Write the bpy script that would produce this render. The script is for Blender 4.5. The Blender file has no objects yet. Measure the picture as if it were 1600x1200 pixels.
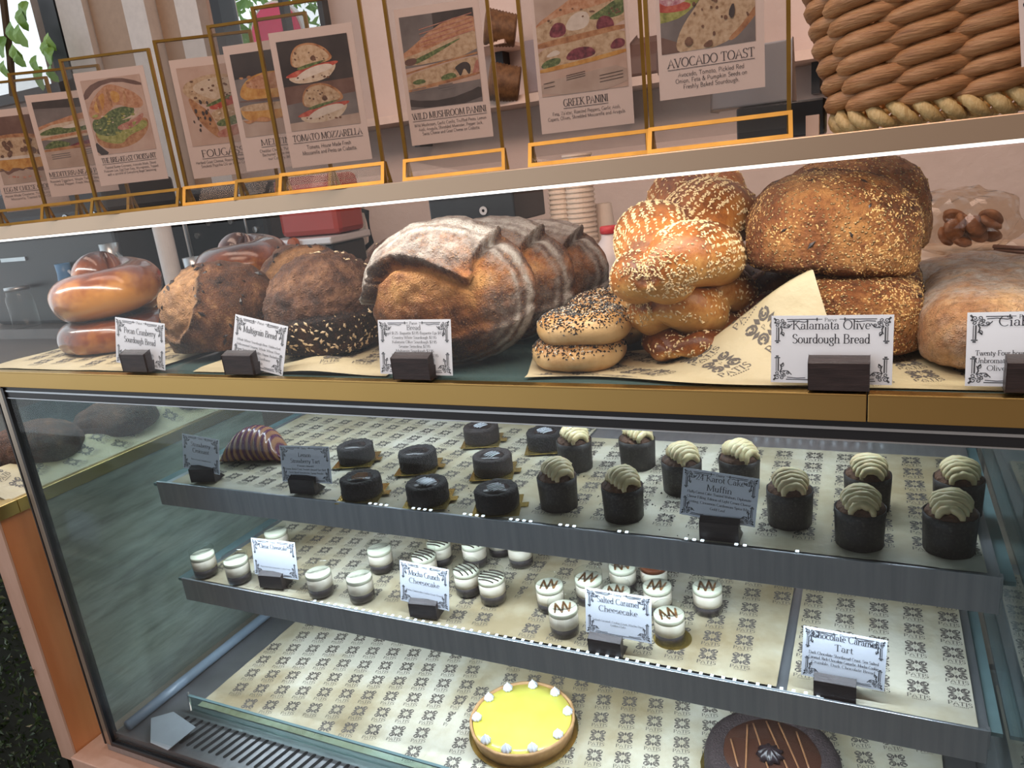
import bpy, bmesh, math, random
import numpy as np
from mathutils import Vector, Matrix, noise

# ------------------------------------------------------------------ camera
S = bpy.context.scene
COL = S.collection
FPX = 1170.9                       # focal length in pixels of a 1600 px wide frame
YAW, PITCH, ROLL = 0.46624, 0.279638, -0.112594
CAM = np.array([0.0, -0.76, 0.245])  # z = 0 is the top of the brass trim, y = 0 the front glass


def cam_rows():
    cy, sy, cp, sp = math.cos(YAW), math.sin(YAW), math.cos(PITCH), math.sin(PITCH)
    f = np.array([-sy * cp, cy * cp, -sp]); r = np.array([cy, sy, 0.0]); u = np.cross(r, f)
    cr, sr = math.cos(ROLL), math.sin(ROLL)
    return np.array([cr * r + sr * u, -(-sr * r + cr * u), f])


ROWS = cam_rows()


def P(px, py, x=None, y=None, z=None):
    """the point of a real plane (x=, y= or z=) seen at a photo pixel"""
    d = ROWS.T @ np.array([(px - 800) / FPX, (py - 600) / FPX, 1.0])
    a, v = (0, x) if x is not None else (1, y) if y is not None else (2, z)
    return CAM + d * (v - CAM[a]) / d[a]


cam_data = bpy.data.cameras.new('camera')
cam_data.sensor_width = 36; cam_data.lens = FPX / 1600 * 36
cam_data.clip_start = 0.02; cam_data.clip_end = 200
cam = bpy.data.objects.new('camera', cam_data); COL.objects.link(cam)
mw = Matrix.Identity(4)
for i in range(3):
    mw[i][0] = ROWS[0][i]; mw[i][1] = -ROWS[1][i]; mw[i][2] = -ROWS[2][i]; mw[i][3] = CAM[i]
cam.matrix_world = mw
S.camera = cam

# ------------------------------------------------------------------ light
S.view_settings.view_transform = 'Standard'
S.view_settings.look = 'None'
S.view_settings.gamma = 1.0
S.view_settings.use_curve_mapping = False
S.view_settings.exposure = 0.0
S.cycles.use_denoising = True
S.cycles.max_bounces = 10
S.cycles.transparent_max_bounces = 24
S.cycles.sample_clamp_indirect = 4.0
S.cycles.caustics_reflective = False
S.cycles.caustics_refractive = False

W = bpy.data.worlds.new('daylight'); S.world = W; W.use_nodes = True
wn = W.node_tree; wn.nodes.clear()
w_out = wn.nodes.new('ShaderNodeOutputWorld'); w_bg = wn.nodes.new('ShaderNodeBackground')
w_tc = wn.nodes.new('ShaderNodeTexCoord'); w_sep = wn.nodes.new('ShaderNodeSeparateXYZ')
w_ry = wn.nodes.new('ShaderNodeValToRGB')
wn.links.new(w_tc.outputs['Generated'], w_sep.inputs[0])
w_mx = wn.nodes.new('ShaderNodeMath'); w_mx.operation = 'MULTIPLY'; w_mx.inputs[1].default_value = -0.75
wn.links.new(w_sep.outputs['X'], w_mx.inputs[0])
w_mm = wn.nodes.new('ShaderNodeMath'); w_mm.operation = 'MAXIMUM'
wn.links.new(w_sep.outputs['Y'], w_mm.inputs[0]); wn.links.new(w_mx.outputs[0], w_mm.inputs[1])
wn.links.new(w_mm.outputs[0], w_ry.inputs[0])
w_ry.color_ramp.elements[0].position = 0.0; w_ry.color_ramp.elements[0].color = (0.235, 0.185, 0.16, 1)
w_ry.color_ramp.elements[1].position = 0.62; w_ry.color_ramp.elements[1].color = (1.15, 1.22, 1.30, 1)
wn.links.new(w_ry.outputs[0], w_bg.inputs['Color'])
w_bg.inputs['Strength'].default_value = 1.0
wn.links.new(w_bg.outputs[0], w_out.inputs[0])


def area_light(name, loc, size, energy, color, direction):
    L = bpy.data.lights.new(name, 'AREA'); L.shape = 'RECTANGLE'
    L.size, L.size_y = size; L.energy = energy; L.color = color
    o = bpy.data.objects.new(name, L); COL.objects.link(o); o.location = loc
    o.rotation_euler = Vector(direction).to_track_quat('-Z', 'Y').to_euler()
    return o


# LED_OR_GLINT strips of the case: under the top shelf, under the bread deck, under the two shelves
area_light('led_top_shelf', (-0.6, 0.022, 0.2185), (1.9, 0.012), 3.3, (1.0, 0.97, 0.92), (0, 0.45, -1))
area_light('led_bread_deck', (-0.6, 0.44, -0.055), (1.4, 0.02), 4.2, (0.86, 0.94, 1.0), (0, 0.05, -1))
area_light('led_upper_shelf', (-0.6, 0.218, -0.345), (1.40, 0.012), 4.6, (0.86, 0.93, 1.0), (0, 0.55, -1))
area_light('led_lower_shelf', (-0.6, 0.218, -0.57), (1.40, 0.012), 4.4, (0.88, 0.95, 1.0), (0, 0.50, -1))
# warm lamps of the shop ceiling, in front of and behind the counter
area_light('fill_neighbour_case', (-1.60, 0.3, -0.02), (0.1, 0.5), 1.6, (0.9, 0.95, 1.0), (0, 0, -1))  # added fill to brighten the neighbouring case's bread, not a real lamp
area_light('ceiling_lamp_front', (-0.3, -1.3, 2.0), (1.6, 0.8), 27, (1.0, 0.70, 0.54), (0, 0.55, -1))
area_light('ceiling_lamp_back', (-0.5, 0.0, 1.55), (2.6, 0.5), 24, (1.0, 0.70, 0.57), (0, 1.0, -0.62))

# ------------------------------------------------------------------ helpers
rng = random.Random(7)
nrng = np.random.default_rng(7)


def tag(o, label=None, cat=None, group=None, kind=None):
    if label: o['label'] = label
    if cat: o['category'] = cat
    if group: o['group'] = group
    if kind: o['kind'] = kind
    return o


def thing(name, label, cat, loc=(0, 0, 0), rz=0.0, group=None):
    o = bpy.data.objects.new(name, None); COL.objects.link(o)
    o.empty_display_size = 0.02
    o.location = loc; o.rotation_euler = (0, 0, rz)
    return tag(o, label, cat, group)


def frame_thing(name, label, cat, origin, U, V, group=None):
    """an Empty whose local x runs along U and local z along V (a card, a stand)"""
    U = np.array(U, float); U /= np.linalg.norm(U)
    V = np.array(V, float); V -= U * (V @ U); V /= np.linalg.norm(V)
    N = np.cross(V, U)            # local y, away from the viewer
    o = bpy.data.objects.new(name, None); COL.objects.link(o); o.empty_display_size = 0.02
    m = Matrix.Identity(4)
    for i in range(3):
        m[i][0] = U[i]; m[i][1] = N[i]; m[i][2] = V[i]; m[i][3] = origin[i]
    o.matrix_world = m
    return tag(o, label, cat, group)


def dup(root, loc=None, rz=None, label=None, group=None):
    r = root.copy(); COL.objects.link(r)
    if loc is not None: r.location = loc
    if rz is not None: r.rotation_euler = (0, 0, rz)
    if label: r['label'] = label
    if group: r['group'] = group
    for ch in list(root.children):
        c = ch.copy(); COL.objects.link(c); c.parent = r
        for g in list(ch.children):
            d = g.copy(); COL.objects.link(d); d.parent = c
    return r


class MB:
    """collects shapes, builds ONE mesh object"""
    def __init__(self):
        self.v = []; self.f = []; self.m = []; self.n = 0

    def add(self, V, F, mi=0):
        b = self.n
        V = np.asarray(V, float).reshape(-1, 3)
        self.v.append(V); self.n += len(V)
        for f in F:
            self.f.append(tuple(int(i) + b for i in f)); self.m.append(mi)
        return self

    def box(self, lo, hi, mi=0):
        x0, y0, z0 = lo; x1, y1, z1 = hi
        V = [(x0, y0, z0), (x1, y0, z0), (x1, y1, z0), (x0, y1, z0), (x0, y0, z1), (x1, y0, z1), (x1, y1, z1), (x0, y1, z1)]
        return self.add(V, [(0, 3, 2, 1), (4, 5, 6, 7), (0, 1, 5, 4), (1, 2, 6, 5), (2, 3, 7, 6), (3, 0, 4, 7)], mi)

    def prism(self, poly, axis, a, b, mi=0):
        """extrude a 2-D polygon along an axis; poly gives the other two coordinates in order"""
        n = len(poly); V = []
        for t in (a, b):
            for p in poly:
                q = list(p); q.insert(axis, t); V.append(q)
        F = [tuple(range(n)), tuple(range(2 * n - 1, n - 1, -1))]
        F += [(i, (i + 1) % n, n + (i + 1) % n, n + i) for i in range(n)]
        return self.add(V, F, mi)

    def tube(self, path, rad, n=8, mi=0, cap=True, flat=1.0, up=(0, 0, 1)):
        path = np.asarray(path, float); k = len(path)
        rad = np.full(k, rad) if np.isscalar(rad) else np.asarray(rad, float)
        T = np.gradient(path, axis=0); T /= np.linalg.norm(T, axis=1)[:, None] + 1e-12
        up = np.array(up, float); V = []
        prev = None
        for i in range(k):
            s = np.cross(T[i], up)
            if np.linalg.norm(s) < 0.15: s = prev if prev is not None else np.cross(T[i], (1, 0, 0.01))
            s /= np.linalg.norm(s); prev = s
            w = np.cross(s, T[i])
            for j in range(n):
                a = 2 * math.pi * j / n
                V.append(path[i] + rad[i] * (math.cos(a) * s + flat * math.sin(a) * w))
        F = [(i * n + j, i * n + (j + 1) % n, (i + 1) * n + (j + 1) % n, (i + 1) * n + j) for i in range(k - 1) for j in range(n)]
        if cap: F += [tuple(range(n - 1, -1, -1)), tuple((k - 1) * n + j for j in range(n))]
        return self.add(V, F, mi)

    def lathe(self, prof, n=32, c=(0, 0, 0), mi=0, wob=None):
        V = []; k = len(prof)
        for i, (r, z) in enumerate(prof):
            for j in range(n):
                a = 2 * math.pi * j / n
                rr = r * (1 + (wob(a, i) if wob else 0))
                V.append((c[0] + rr * math.cos(a), c[1] + rr * math.sin(a), c[2] + z))
        F = [(i * n + j, i * n + (j + 1) % n, (i + 1) * n + (j + 1) % n, (i + 1) * n + j) for i in range(k - 1) for j in range(n)]
        if prof[0][0] > 1e-6: F.append(tuple(range(n - 1, -1, -1)))
        if prof[-1][0] > 1e-6: F.append(tuple((k - 1) * n + j for j in range(n)))
        return self.add(V, F, mi)

    def grid(self, fn, nu, nv, mi=0):
        V = [fn(i / (nu - 1), j / (nv - 1)) for j in range(nv) for i in range(nu)]
        F = [(j * nu + i, j * nu + i + 1, (j + 1) * nu + i + 1, (j + 1) * nu + i) for j in range(nv - 1) for i in range(nu - 1)]
        return self.add(V, F, mi)

    def build(self, name, mats, parent=None, loc=None, rz=None, smooth=False, bevel=0, weld=False):
        V = np.concatenate(self.v) if self.v else np.zeros((0, 3))
        me = bpy.data.meshes.new(name); me.from_pydata(V.tolist(), [], self.f)
        mats = mats if isinstance(mats, (list, tuple)) else [mats]
        for m in mats: me.materials.append(m)
        if len(mats) > 1: me.polygons.foreach_set('material_index', self.m)
        if smooth: me.polygons.foreach_set('use_smooth', [True] * len(me.polygons))
        me.update()
        o = bpy.data.objects.new(name, me); COL.objects.link(o)
        if parent is not None: o.parent = parent
        if loc is not None: o.location = loc
        if rz is not None: o.rotation_euler = (0, 0, rz)
        if bevel:
            b = o.modifiers.new('bevel', 'BEVEL'); b.width = bevel; b.segments = 2; b.limit_method = 'ANGLE'
        if smooth and smooth != True:
            for p in me.polygons: p.use_smooth = True
        return o


def nz(p, s=1.0, off=0.0):
    return noise.noise(Vector((p[0] * s + off, p[1] * s + off * 1.7, p[2] * s - off)))


def nz_arr(V, s, off=0.0, octaves=1):
    out = np.zeros(len(V)); amp = 1.0
    for k in range(octaves):
        out += amp * np.array([noise.noise(Vector((x * s + off, y * s + off * 1.7, z * s - off))) for x, y, z in V])
        s *= 2.1; amp *= 0.5
    return out


def smooth01(a, b, x):
    t = np.clip((x - a) / (b - a + 1e-12), 0, 1)
    return t * t * (3 - 2 * t)


# ------------------------------------------------------------------ materials
def new_mat(name):
    m = bpy.data.materials.new(name); m.use_nodes = True
    nt = m.node_tree; nt.nodes.clear()
    out = nt.nodes.new('ShaderNodeOutputMaterial')
    return m, nt, out


def nd(nt, typ, **kw):
    n = nt.nodes.new(typ)
    for k, v in kw.items():
        if k.startswith('i_'): n.inputs[k[2:].replace('_', ' ')].default_value = v
        else: setattr(n, k, v)
    return n


def ramp(nt, fac, stops):
    r = nt.nodes.new('ShaderNodeValToRGB'); e = r.color_ramp.elements
    while len(e) < len(stops): e.new(0.5)
    for el, (p, c) in zip(e, stops):
        el.position = p; el.color = (*c, 1)
    nt.links.new(fac, r.inputs[0])
    return r.outputs[0]


def coords(nt, scale=(1, 1, 1)):
    tc = nt.nodes.new('ShaderNodeTexCoord'); mp = nt.nodes.new('ShaderNodeMapping')
    mp.inputs['Scale'].default_value = scale
    nt.links.new(tc.outputs['Object'], mp.inputs[0])
    return mp.outputs[0]


def surf(name, stops, scale=20, rough=0.5, metal=0.0, bump=0.0, bscale=None, spec=0.5, stretch=(1, 1, 1), detail=5,
         coat=0.0, sss=0.0, kind='noise', rr=0.0, bdist=0.002):
    """a Principled surface whose colour runs over `stops` by a procedural texture"""
    m, nt, out = new_mat(name)
    b = nd(nt, 'ShaderNodeBsdfPrincipled')
    co = coords(nt, stretch)
    if kind == 'noise':
        t = nd(nt, 'ShaderNodeTexNoise', i_Scale=scale, i_Detail=detail, i_Roughness=0.6); fac = t.outputs['Fac']
    elif kind == 'voronoi':
        t = nd(nt, 'ShaderNodeTexVoronoi', i_Scale=scale); fac = t.outputs['Distance']
    else:
        t = nd(nt, 'ShaderNodeTexWave', i_Scale=scale, i_Distortion=3.0, i_Detail=3.0); fac = t.outputs['Fac']
    nt.links.new(co, t.inputs['Vector'])
    nt.links.new(ramp(nt, fac, stops), b.inputs['Base Color'])
    b.inputs['Roughness'].default_value = rough; b.inputs['Metallic'].default_value = metal
    b.inputs['Specular IOR Level'].default_value = spec
    b.inputs['Coat Weight'].default_value = coat
    if sss:
        b.inputs['Subsurface Weight'].default_value = sss; b.inputs['Subsurface Scale'].default_value = 0.003
    if bump:
        t2 = nd(nt, 'ShaderNodeTexNoise', i_Scale=bscale or scale, i_Detail=6.0)
        nt.links.new(co, t2.inputs['Vector'])
        bp = nd(nt, 'ShaderNodeBump', i_Strength=bump, i_Distance=bdist)
        nt.links.new(t2.outputs['Fac'], bp.inputs['Height'])
        nt.links.new(bp.outputs[0], b.inputs['Normal'])
    nt.links.new(b.outputs[0], out.inputs[0])
    return m


def flat(name, c, rough=0.5, metal=0.0, var=0.06, scale=30, **kw):
    d = tuple(max(0, x * (1 - var)) for x in c); u = tuple(min(1, x * (1 + var)) for x in c)
    return surf(name, [(0.3, d), (0.7, u)], scale=scale, rough=rough, metal=metal, **kw)


def glass(name, tint=(0.96, 0.985, 0.98), refl=1.0, rough=0.01, ior=1.45, haze=0.0):
    """thin clear pane: passes light with a tint, mirrors by Fresnel; haze = pale diffuse veil painted over the pane"""
    m, nt, out = new_mat(name)
    tr = nd(nt, 'ShaderNodeBsdfTransparent'); tr.inputs[0].default_value = (*tint, 1)
    gl = nd(nt, 'ShaderNodeBsdfGlossy'); gl.inputs['Roughness'].default_value = rough
    fr = nd(nt, 'ShaderNodeFresnel'); ge = nd(nt, 'ShaderNodeNewGeometry')   # same mirror strength on both faces of the thin pane
    mi = nd(nt, 'ShaderNodeMapRange'); mi.inputs[3].default_value = ior; mi.inputs[4].default_value = 1 / ior
    nt.links.new(ge.outputs['Backfacing'], mi.inputs[0]); nt.links.new(mi.outputs[0], fr.inputs[0])
    mu = nd(nt, 'ShaderNodeMath', operation='MULTIPLY'); mu.inputs[1].default_value = refl
    nt.links.new(fr.outputs[0], mu.inputs[0])
    mx = nd(nt, 'ShaderNodeMixShader')
    nt.links.new(mu.outputs[0], mx.inputs[0]); nt.links.new(tr.outputs[0], mx.inputs[1]); nt.links.new(gl.outputs[0], mx.inputs[2])
    last = mx.outputs[0]
    if haze:
        co = coords(nt, (1, 1, 2.2))
        t = nd(nt, 'ShaderNodeTexNoise', i_Scale=5.0, i_Detail=5.0); nt.links.new(co, t.inputs['Vector'])
        mr = nd(nt, 'ShaderNodeMapRange'); mr.inputs[1].default_value = 0.42; mr.inputs[2].default_value = 0.75
        mr.inputs[3].default_value = haze * 0.25; mr.inputs[4].default_value = haze
        nt.links.new(t.outputs['Fac'], mr.inputs[0])
        df = nd(nt, 'ShaderNodeBsdfDiffuse'); df.inputs[0].default_value = (0.8, 0.86, 0.88, 1)
        m2 = nd(nt, 'ShaderNodeMixShader')
        nt.links.new(mr.outputs[0], m2.inputs[0]); nt.links.new(last, m2.inputs[1]); nt.links.new(df.outputs[0], m2.inputs[2])
        last = m2.outputs[0]
    nt.links.new(last, out.inputs[0])
    return m


def emit(name, c, s):
    m, nt, out = new_mat(name)
    e = nd(nt, 'ShaderNodeEmission'); e.inputs[0].default_value = (*c, 1); e.inputs[1].default_value = s
    nt.links.new(e.outputs[0], out.inputs[0])
    return m


def crust(name, dark, mid, light, flour=(0.78, 0.72, 0.64), rough=0.6, scale=28, speck=220, speck_amt=0.35, bump=0.5, spec=0.35,
          coat=0.0, speck_col=None, bscale=160, flour_rough=60, sss=0.0, grit=0.42, sp_range=(0.18, 0.42)):
    """bread crust; the mesh attribute 'mask' holds r = flour, g = how dark baked (0.5 = even), b = torn open crumb"""
    m, nt, out = new_mat(name); L = nt.links.new
    b = nd(nt, 'ShaderNodeBsdfPrincipled'); co = coords(nt)
    at = nd(nt, 'ShaderNodeAttribute', attribute_name='mask')
    sp = nd(nt, 'ShaderNodeSeparateColor'); L(at.outputs['Color'], sp.inputs[0])
    n1 = nd(nt, 'ShaderNodeTexNoise', i_Scale=scale, i_Detail=9.0, i_Roughness=0.72); L(co, n1.inputs['Vector'])
    a = nd(nt, 'ShaderNodeMath', operation='SUBTRACT'); L(n1.outputs['Fac'], a.inputs[0]); a.inputs[1].default_value = 0.5
    a1 = nd(nt, 'ShaderNodeMath', operation='MULTIPLY'); L(a.outputs[0], a1.inputs[0]); a1.inputs[1].default_value = 1.9
    a2 = nd(nt, 'ShaderNodeMath', operation='ADD'); L(a1.outputs[0], a2.inputs[0]); L(sp.outputs['Green'], a2.inputs[1])
    n2 = nd(nt, 'ShaderNodeTexVoronoi', i_Scale=speck); L(co, n2.inputs['Vector'])
    r2 = nd(nt, 'ShaderNodeMapRange'); L(n2.outputs['Distance'], r2.inputs[0])
    r2.inputs[1].default_value, r2.inputs[2].default_value = sp_range; r2.inputs[3].default_value = 1.0; r2.inputs[4].default_value = 0.0
    base = ramp(nt, a2.outputs[0], [(0.12, dark), (0.5, mid), (0.88, light)])
    n3 = nd(nt, 'ShaderNodeTexNoise', i_Scale=scale * 1.7, i_Detail=3.0); L(co, n3.inputs['Vector'])
    sm = nd(nt, 'ShaderNodeMath', operation='MULTIPLY'); L(r2.outputs[0], sm.inputs[0]); L(n3.outputs['Fac'], sm.inputs[1])
    sm2 = nd(nt, 'ShaderNodeMath', operation='MULTIPLY'); L(sm.outputs[0], sm2.inputs[0]); sm2.inputs[1].default_value = speck_amt * 2
    sm2.use_clamp = True
    m1 = nd(nt, 'ShaderNodeMix', data_type='RGBA'); L(sm2.outputs[0], m1.inputs['Factor']); L(base, m1.inputs[6])
    m1.inputs[7].default_value = (*(speck_col or light), 1)
    m2 = nd(nt, 'ShaderNodeMix', data_type='RGBA'); L(sp.outputs['Blue'], m2.inputs['Factor']); L(m1.outputs[2], m2.inputs[6])
    n5 = nd(nt, 'ShaderNodeTexNoise', i_Scale=90.0, i_Detail=4.0); L(co, n5.inputs['Vector'])
    L(ramp(nt, n5.outputs['Fac'], [(0.3, tuple(0.55 * x + 0.45 * y for x, y in zip(mid, light))), (0.7, tuple(min(1, x * 1.25) for x in light))]), m2.inputs[7])
    n4 = nd(nt, 'ShaderNodeTexNoise', i_Scale=float(flour_rough), i_Detail=6.0, i_Roughness=0.75); L(co, n4.inputs['Vector'])
    f1 = nd(nt, 'ShaderNodeMath', operation='MULTIPLY_ADD'); L(n4.outputs['Fac'], f1.inputs[0]); f1.inputs[1].default_value = 3.2; f1.inputs[2].default_value = -1.6
    f2 = nd(nt, 'ShaderNodeMath', operation='ADD'); L(f1.outputs[0], f2.inputs[0]); L(sp.outputs['Red'], f2.inputs[1])
    f3 = nd(nt, 'ShaderNodeMath', operation='MULTIPLY'); L(f2.outputs[0], f3.inputs[0]); L(sp.outputs['Red'], f3.inputs[1]); f3.use_clamp = True
    m3 = nd(nt, 'ShaderNodeMix', data_type='RGBA'); L(f3.outputs[0], m3.inputs['Factor']); L(m2.outputs[2], m3.inputs[6]); m3.inputs[7].default_value = (*flour, 1)
    n7 = nd(nt, 'ShaderNodeTexNoise', i_Scale=float(bscale) * 0.8, i_Detail=7.0, i_Roughness=0.75); L(co, n7.inputs['Vector'])
    dk = ramp(nt, n7.outputs['Fac'], [(0.36, (0.32, 0.28, 0.26)), (0.52, (1.0, 1.0, 1.0))])
    m4 = nd(nt, 'ShaderNodeMix', data_type='RGBA', blend_type='MULTIPLY'); m4.inputs['Factor'].default_value = grit; L(m3.outputs[2], m4.inputs[6]); L(dk, m4.inputs[7])
    L(m4.outputs[2], b.inputs['Base Color'])
    b.inputs['Roughness'].default_value = rough; b.inputs['Specular IOR Level'].default_value = spec
    b.inputs['Coat Weight'].default_value = coat; b.inputs['Coat Roughness'].default_value = 0.12
    n6 = nd(nt, 'ShaderNodeTexNoise', i_Scale=float(bscale), i_Detail=6.0, i_Roughness=0.7); L(co, n6.inputs['Vector'])
    hs = nd(nt, 'ShaderNodeMath', operation='MULTIPLY_ADD'); L(r2.outputs[0], hs.inputs[0]); hs.inputs[1].default_value = speck_amt; L(n6.outputs['Fac'], hs.inputs[2])
    bp = nd(nt, 'ShaderNodeBump', i_Strength=min(1.0, bump), i_Distance=0.0065); L(hs.outputs[0], bp.inputs['Height']); L(bp.outputs[0], b.inputs['Normal'])
    L(b.outputs[0], out.inputs[0])
    return m


BRASS = surf('brushed_brass', [(0.35, (0.50, 0.33, 0.115)), (0.65, (0.55, 0.36, 0.13))], scale=3, stretch=(0.5, 1, 1), rough=0.34, metal=1.0)
GOLD = surf('gold_foil', [(0.3, (0.29, 0.17, 0.036)), (0.7, (0.40, 0.24, 0.052))], scale=30, rough=0.30, metal=0.8)
GOLDBOARD = surf('gold_cardboard', [(0.3, (0.62, 0.42, 0.10)), (0.7, (0.80, 0.60, 0.20))], scale=40, rough=0.22, metal=0.9)
BRONZE = surf('bronze_laminate', [(0.3, (0.56, 0.42, 0.30)), (0.7, (0.60, 0.46, 0.33))], scale=4, stretch=(0.3, 1, 1), rough=0.36, metal=0.8)
STEEL = surf('shelf_steel', [(0.3, (0.34, 0.36, 0.385)), (0.7, (0.42, 0.44, 0.465))], scale=14, stretch=(8, 1, 0.3), rough=0.33, metal=0.75, bump=0.04)
STEEL_L = surf('pale_steel', [(0.3, (0.45, 0.5, 0.53)), (0.7, (0.58, 0.62, 0.65))], scale=14, rough=0.3, metal=0.85)
BLACK = flat('black_plastic', (0.012, 0.014, 0.018), rough=0.35)
DARKMETAL = flat('dark_anodised_metal', (0.035, 0.038, 0.042), rough=0.35, metal=0.6)
DARKWOOD = surf('dark_stained_wood', [(0.3, (0.014, 0.009, 0.010)), (0.7, (0.045, 0.030, 0.030))], scale=60, stretch=(0.4, 1, 6), rough=0.42, bump=0.25, bscale=220)
PAPER_W = flat('white_card', (0.83, 0.87, 0.97), rough=0.55, var=0.02)
PAPER_M = flat('menu_card_stock', (0.82, 0.665, 0.60), rough=0.4, var=0.02)
INK = flat('printed_ink', (0.015, 0.016, 0.03), rough=0.6)
INK_G = flat('parchment_ink', (0.10, 0.085, 0.075), rough=0.7)
PARCH = surf('parchment_paper', [(0.25, (0.36, 0.29, 0.16)), (0.5, (0.47, 0.39, 0.24)), (0.8, (0.57, 0.50, 0.34))], scale=6, rough=0.55, bump=0.8, bscale=13, bdist=0.012)
PARCH_F = surf('tray_parchment', [(0.35, (0.34, 0.265, 0.15)), (0.5, (0.48, 0.42, 0.29)), (0.62, (0.60, 0.56, 0.45))], scale=4.5, rough=0.5, bump=0.7, bscale=11, bdist=0.010)
WOOD_O = surf('orange_wood_laminate', [(0.3, (0.56, 0.22, 0.085)), (0.7, (0.68, 0.29, 0.12))], scale=7, stretch=(3, 3, 0.35), rough=0.35, bump=0.05)
WOOD_P = surf('pink_beech_laminate', [(0.3, (0.56, 0.36, 0.27)), (0.7, (0.66, 0.45, 0.36))], scale=14, stretch=(2, 2, 0.4), rough=0.4)
GREYED_WOOD = surf('greyed_wood_laminate', [(0.30, (0.32, 0.275, 0.215)), (0.5, (0.50, 0.44, 0.355)), (0.70, (0.62, 0.56, 0.46))], scale=9, stretch=(1, 1.0, 7), rough=0.5, detail=8)  # the orange side wood, its colour greyed for reflections veiling the pane
G_PANE = glass('clear_glass', (0.985, 0.995, 0.99), 0.45)
G_TINT = glass('cool_case_glass', (0.86, 0.905, 0.93), 0.42, haze=0.012)
G_SIDE = glass('green_edge_glass', (0.80, 0.88, 0.88), 0.9, haze=0.07)  # painted veil stands in for this pane's pale reflections
G_EDGE = flat('glass_edge', (0.16, 0.25, 0.26), rough=0.15)
ACRYL = glass('acrylic', (0.95, 0.95, 0.95), 0.55, haze=0.02)
CLEARCUP = glass('clear_plastic_cup', (0.96, 0.97, 0.96), 0.75, rough=0.08, ior=1.4)
LED_OR_GLINT = emit('led_strip_or_glint', (0.86, 0.94, 1.0), 3.0)  # glows for LEDs and for their reflections on the shelf lips

# ------------------------------------------------------------------ lettering: a pen-stroke alphabet
def arc(cx, cy, rx, ry, a0, a1, n=10):
    return [(cx + rx * math.cos(math.radians(a0 + (a1 - a0) * i / n)), cy + ry * math.sin(math.radians(a0 + (a1 - a0) * i / n))) for i in range(n + 1)]


def o_(cx, cy, rx, ry): return arc(cx, cy, rx, ry, 90, 450, 14)


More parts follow.
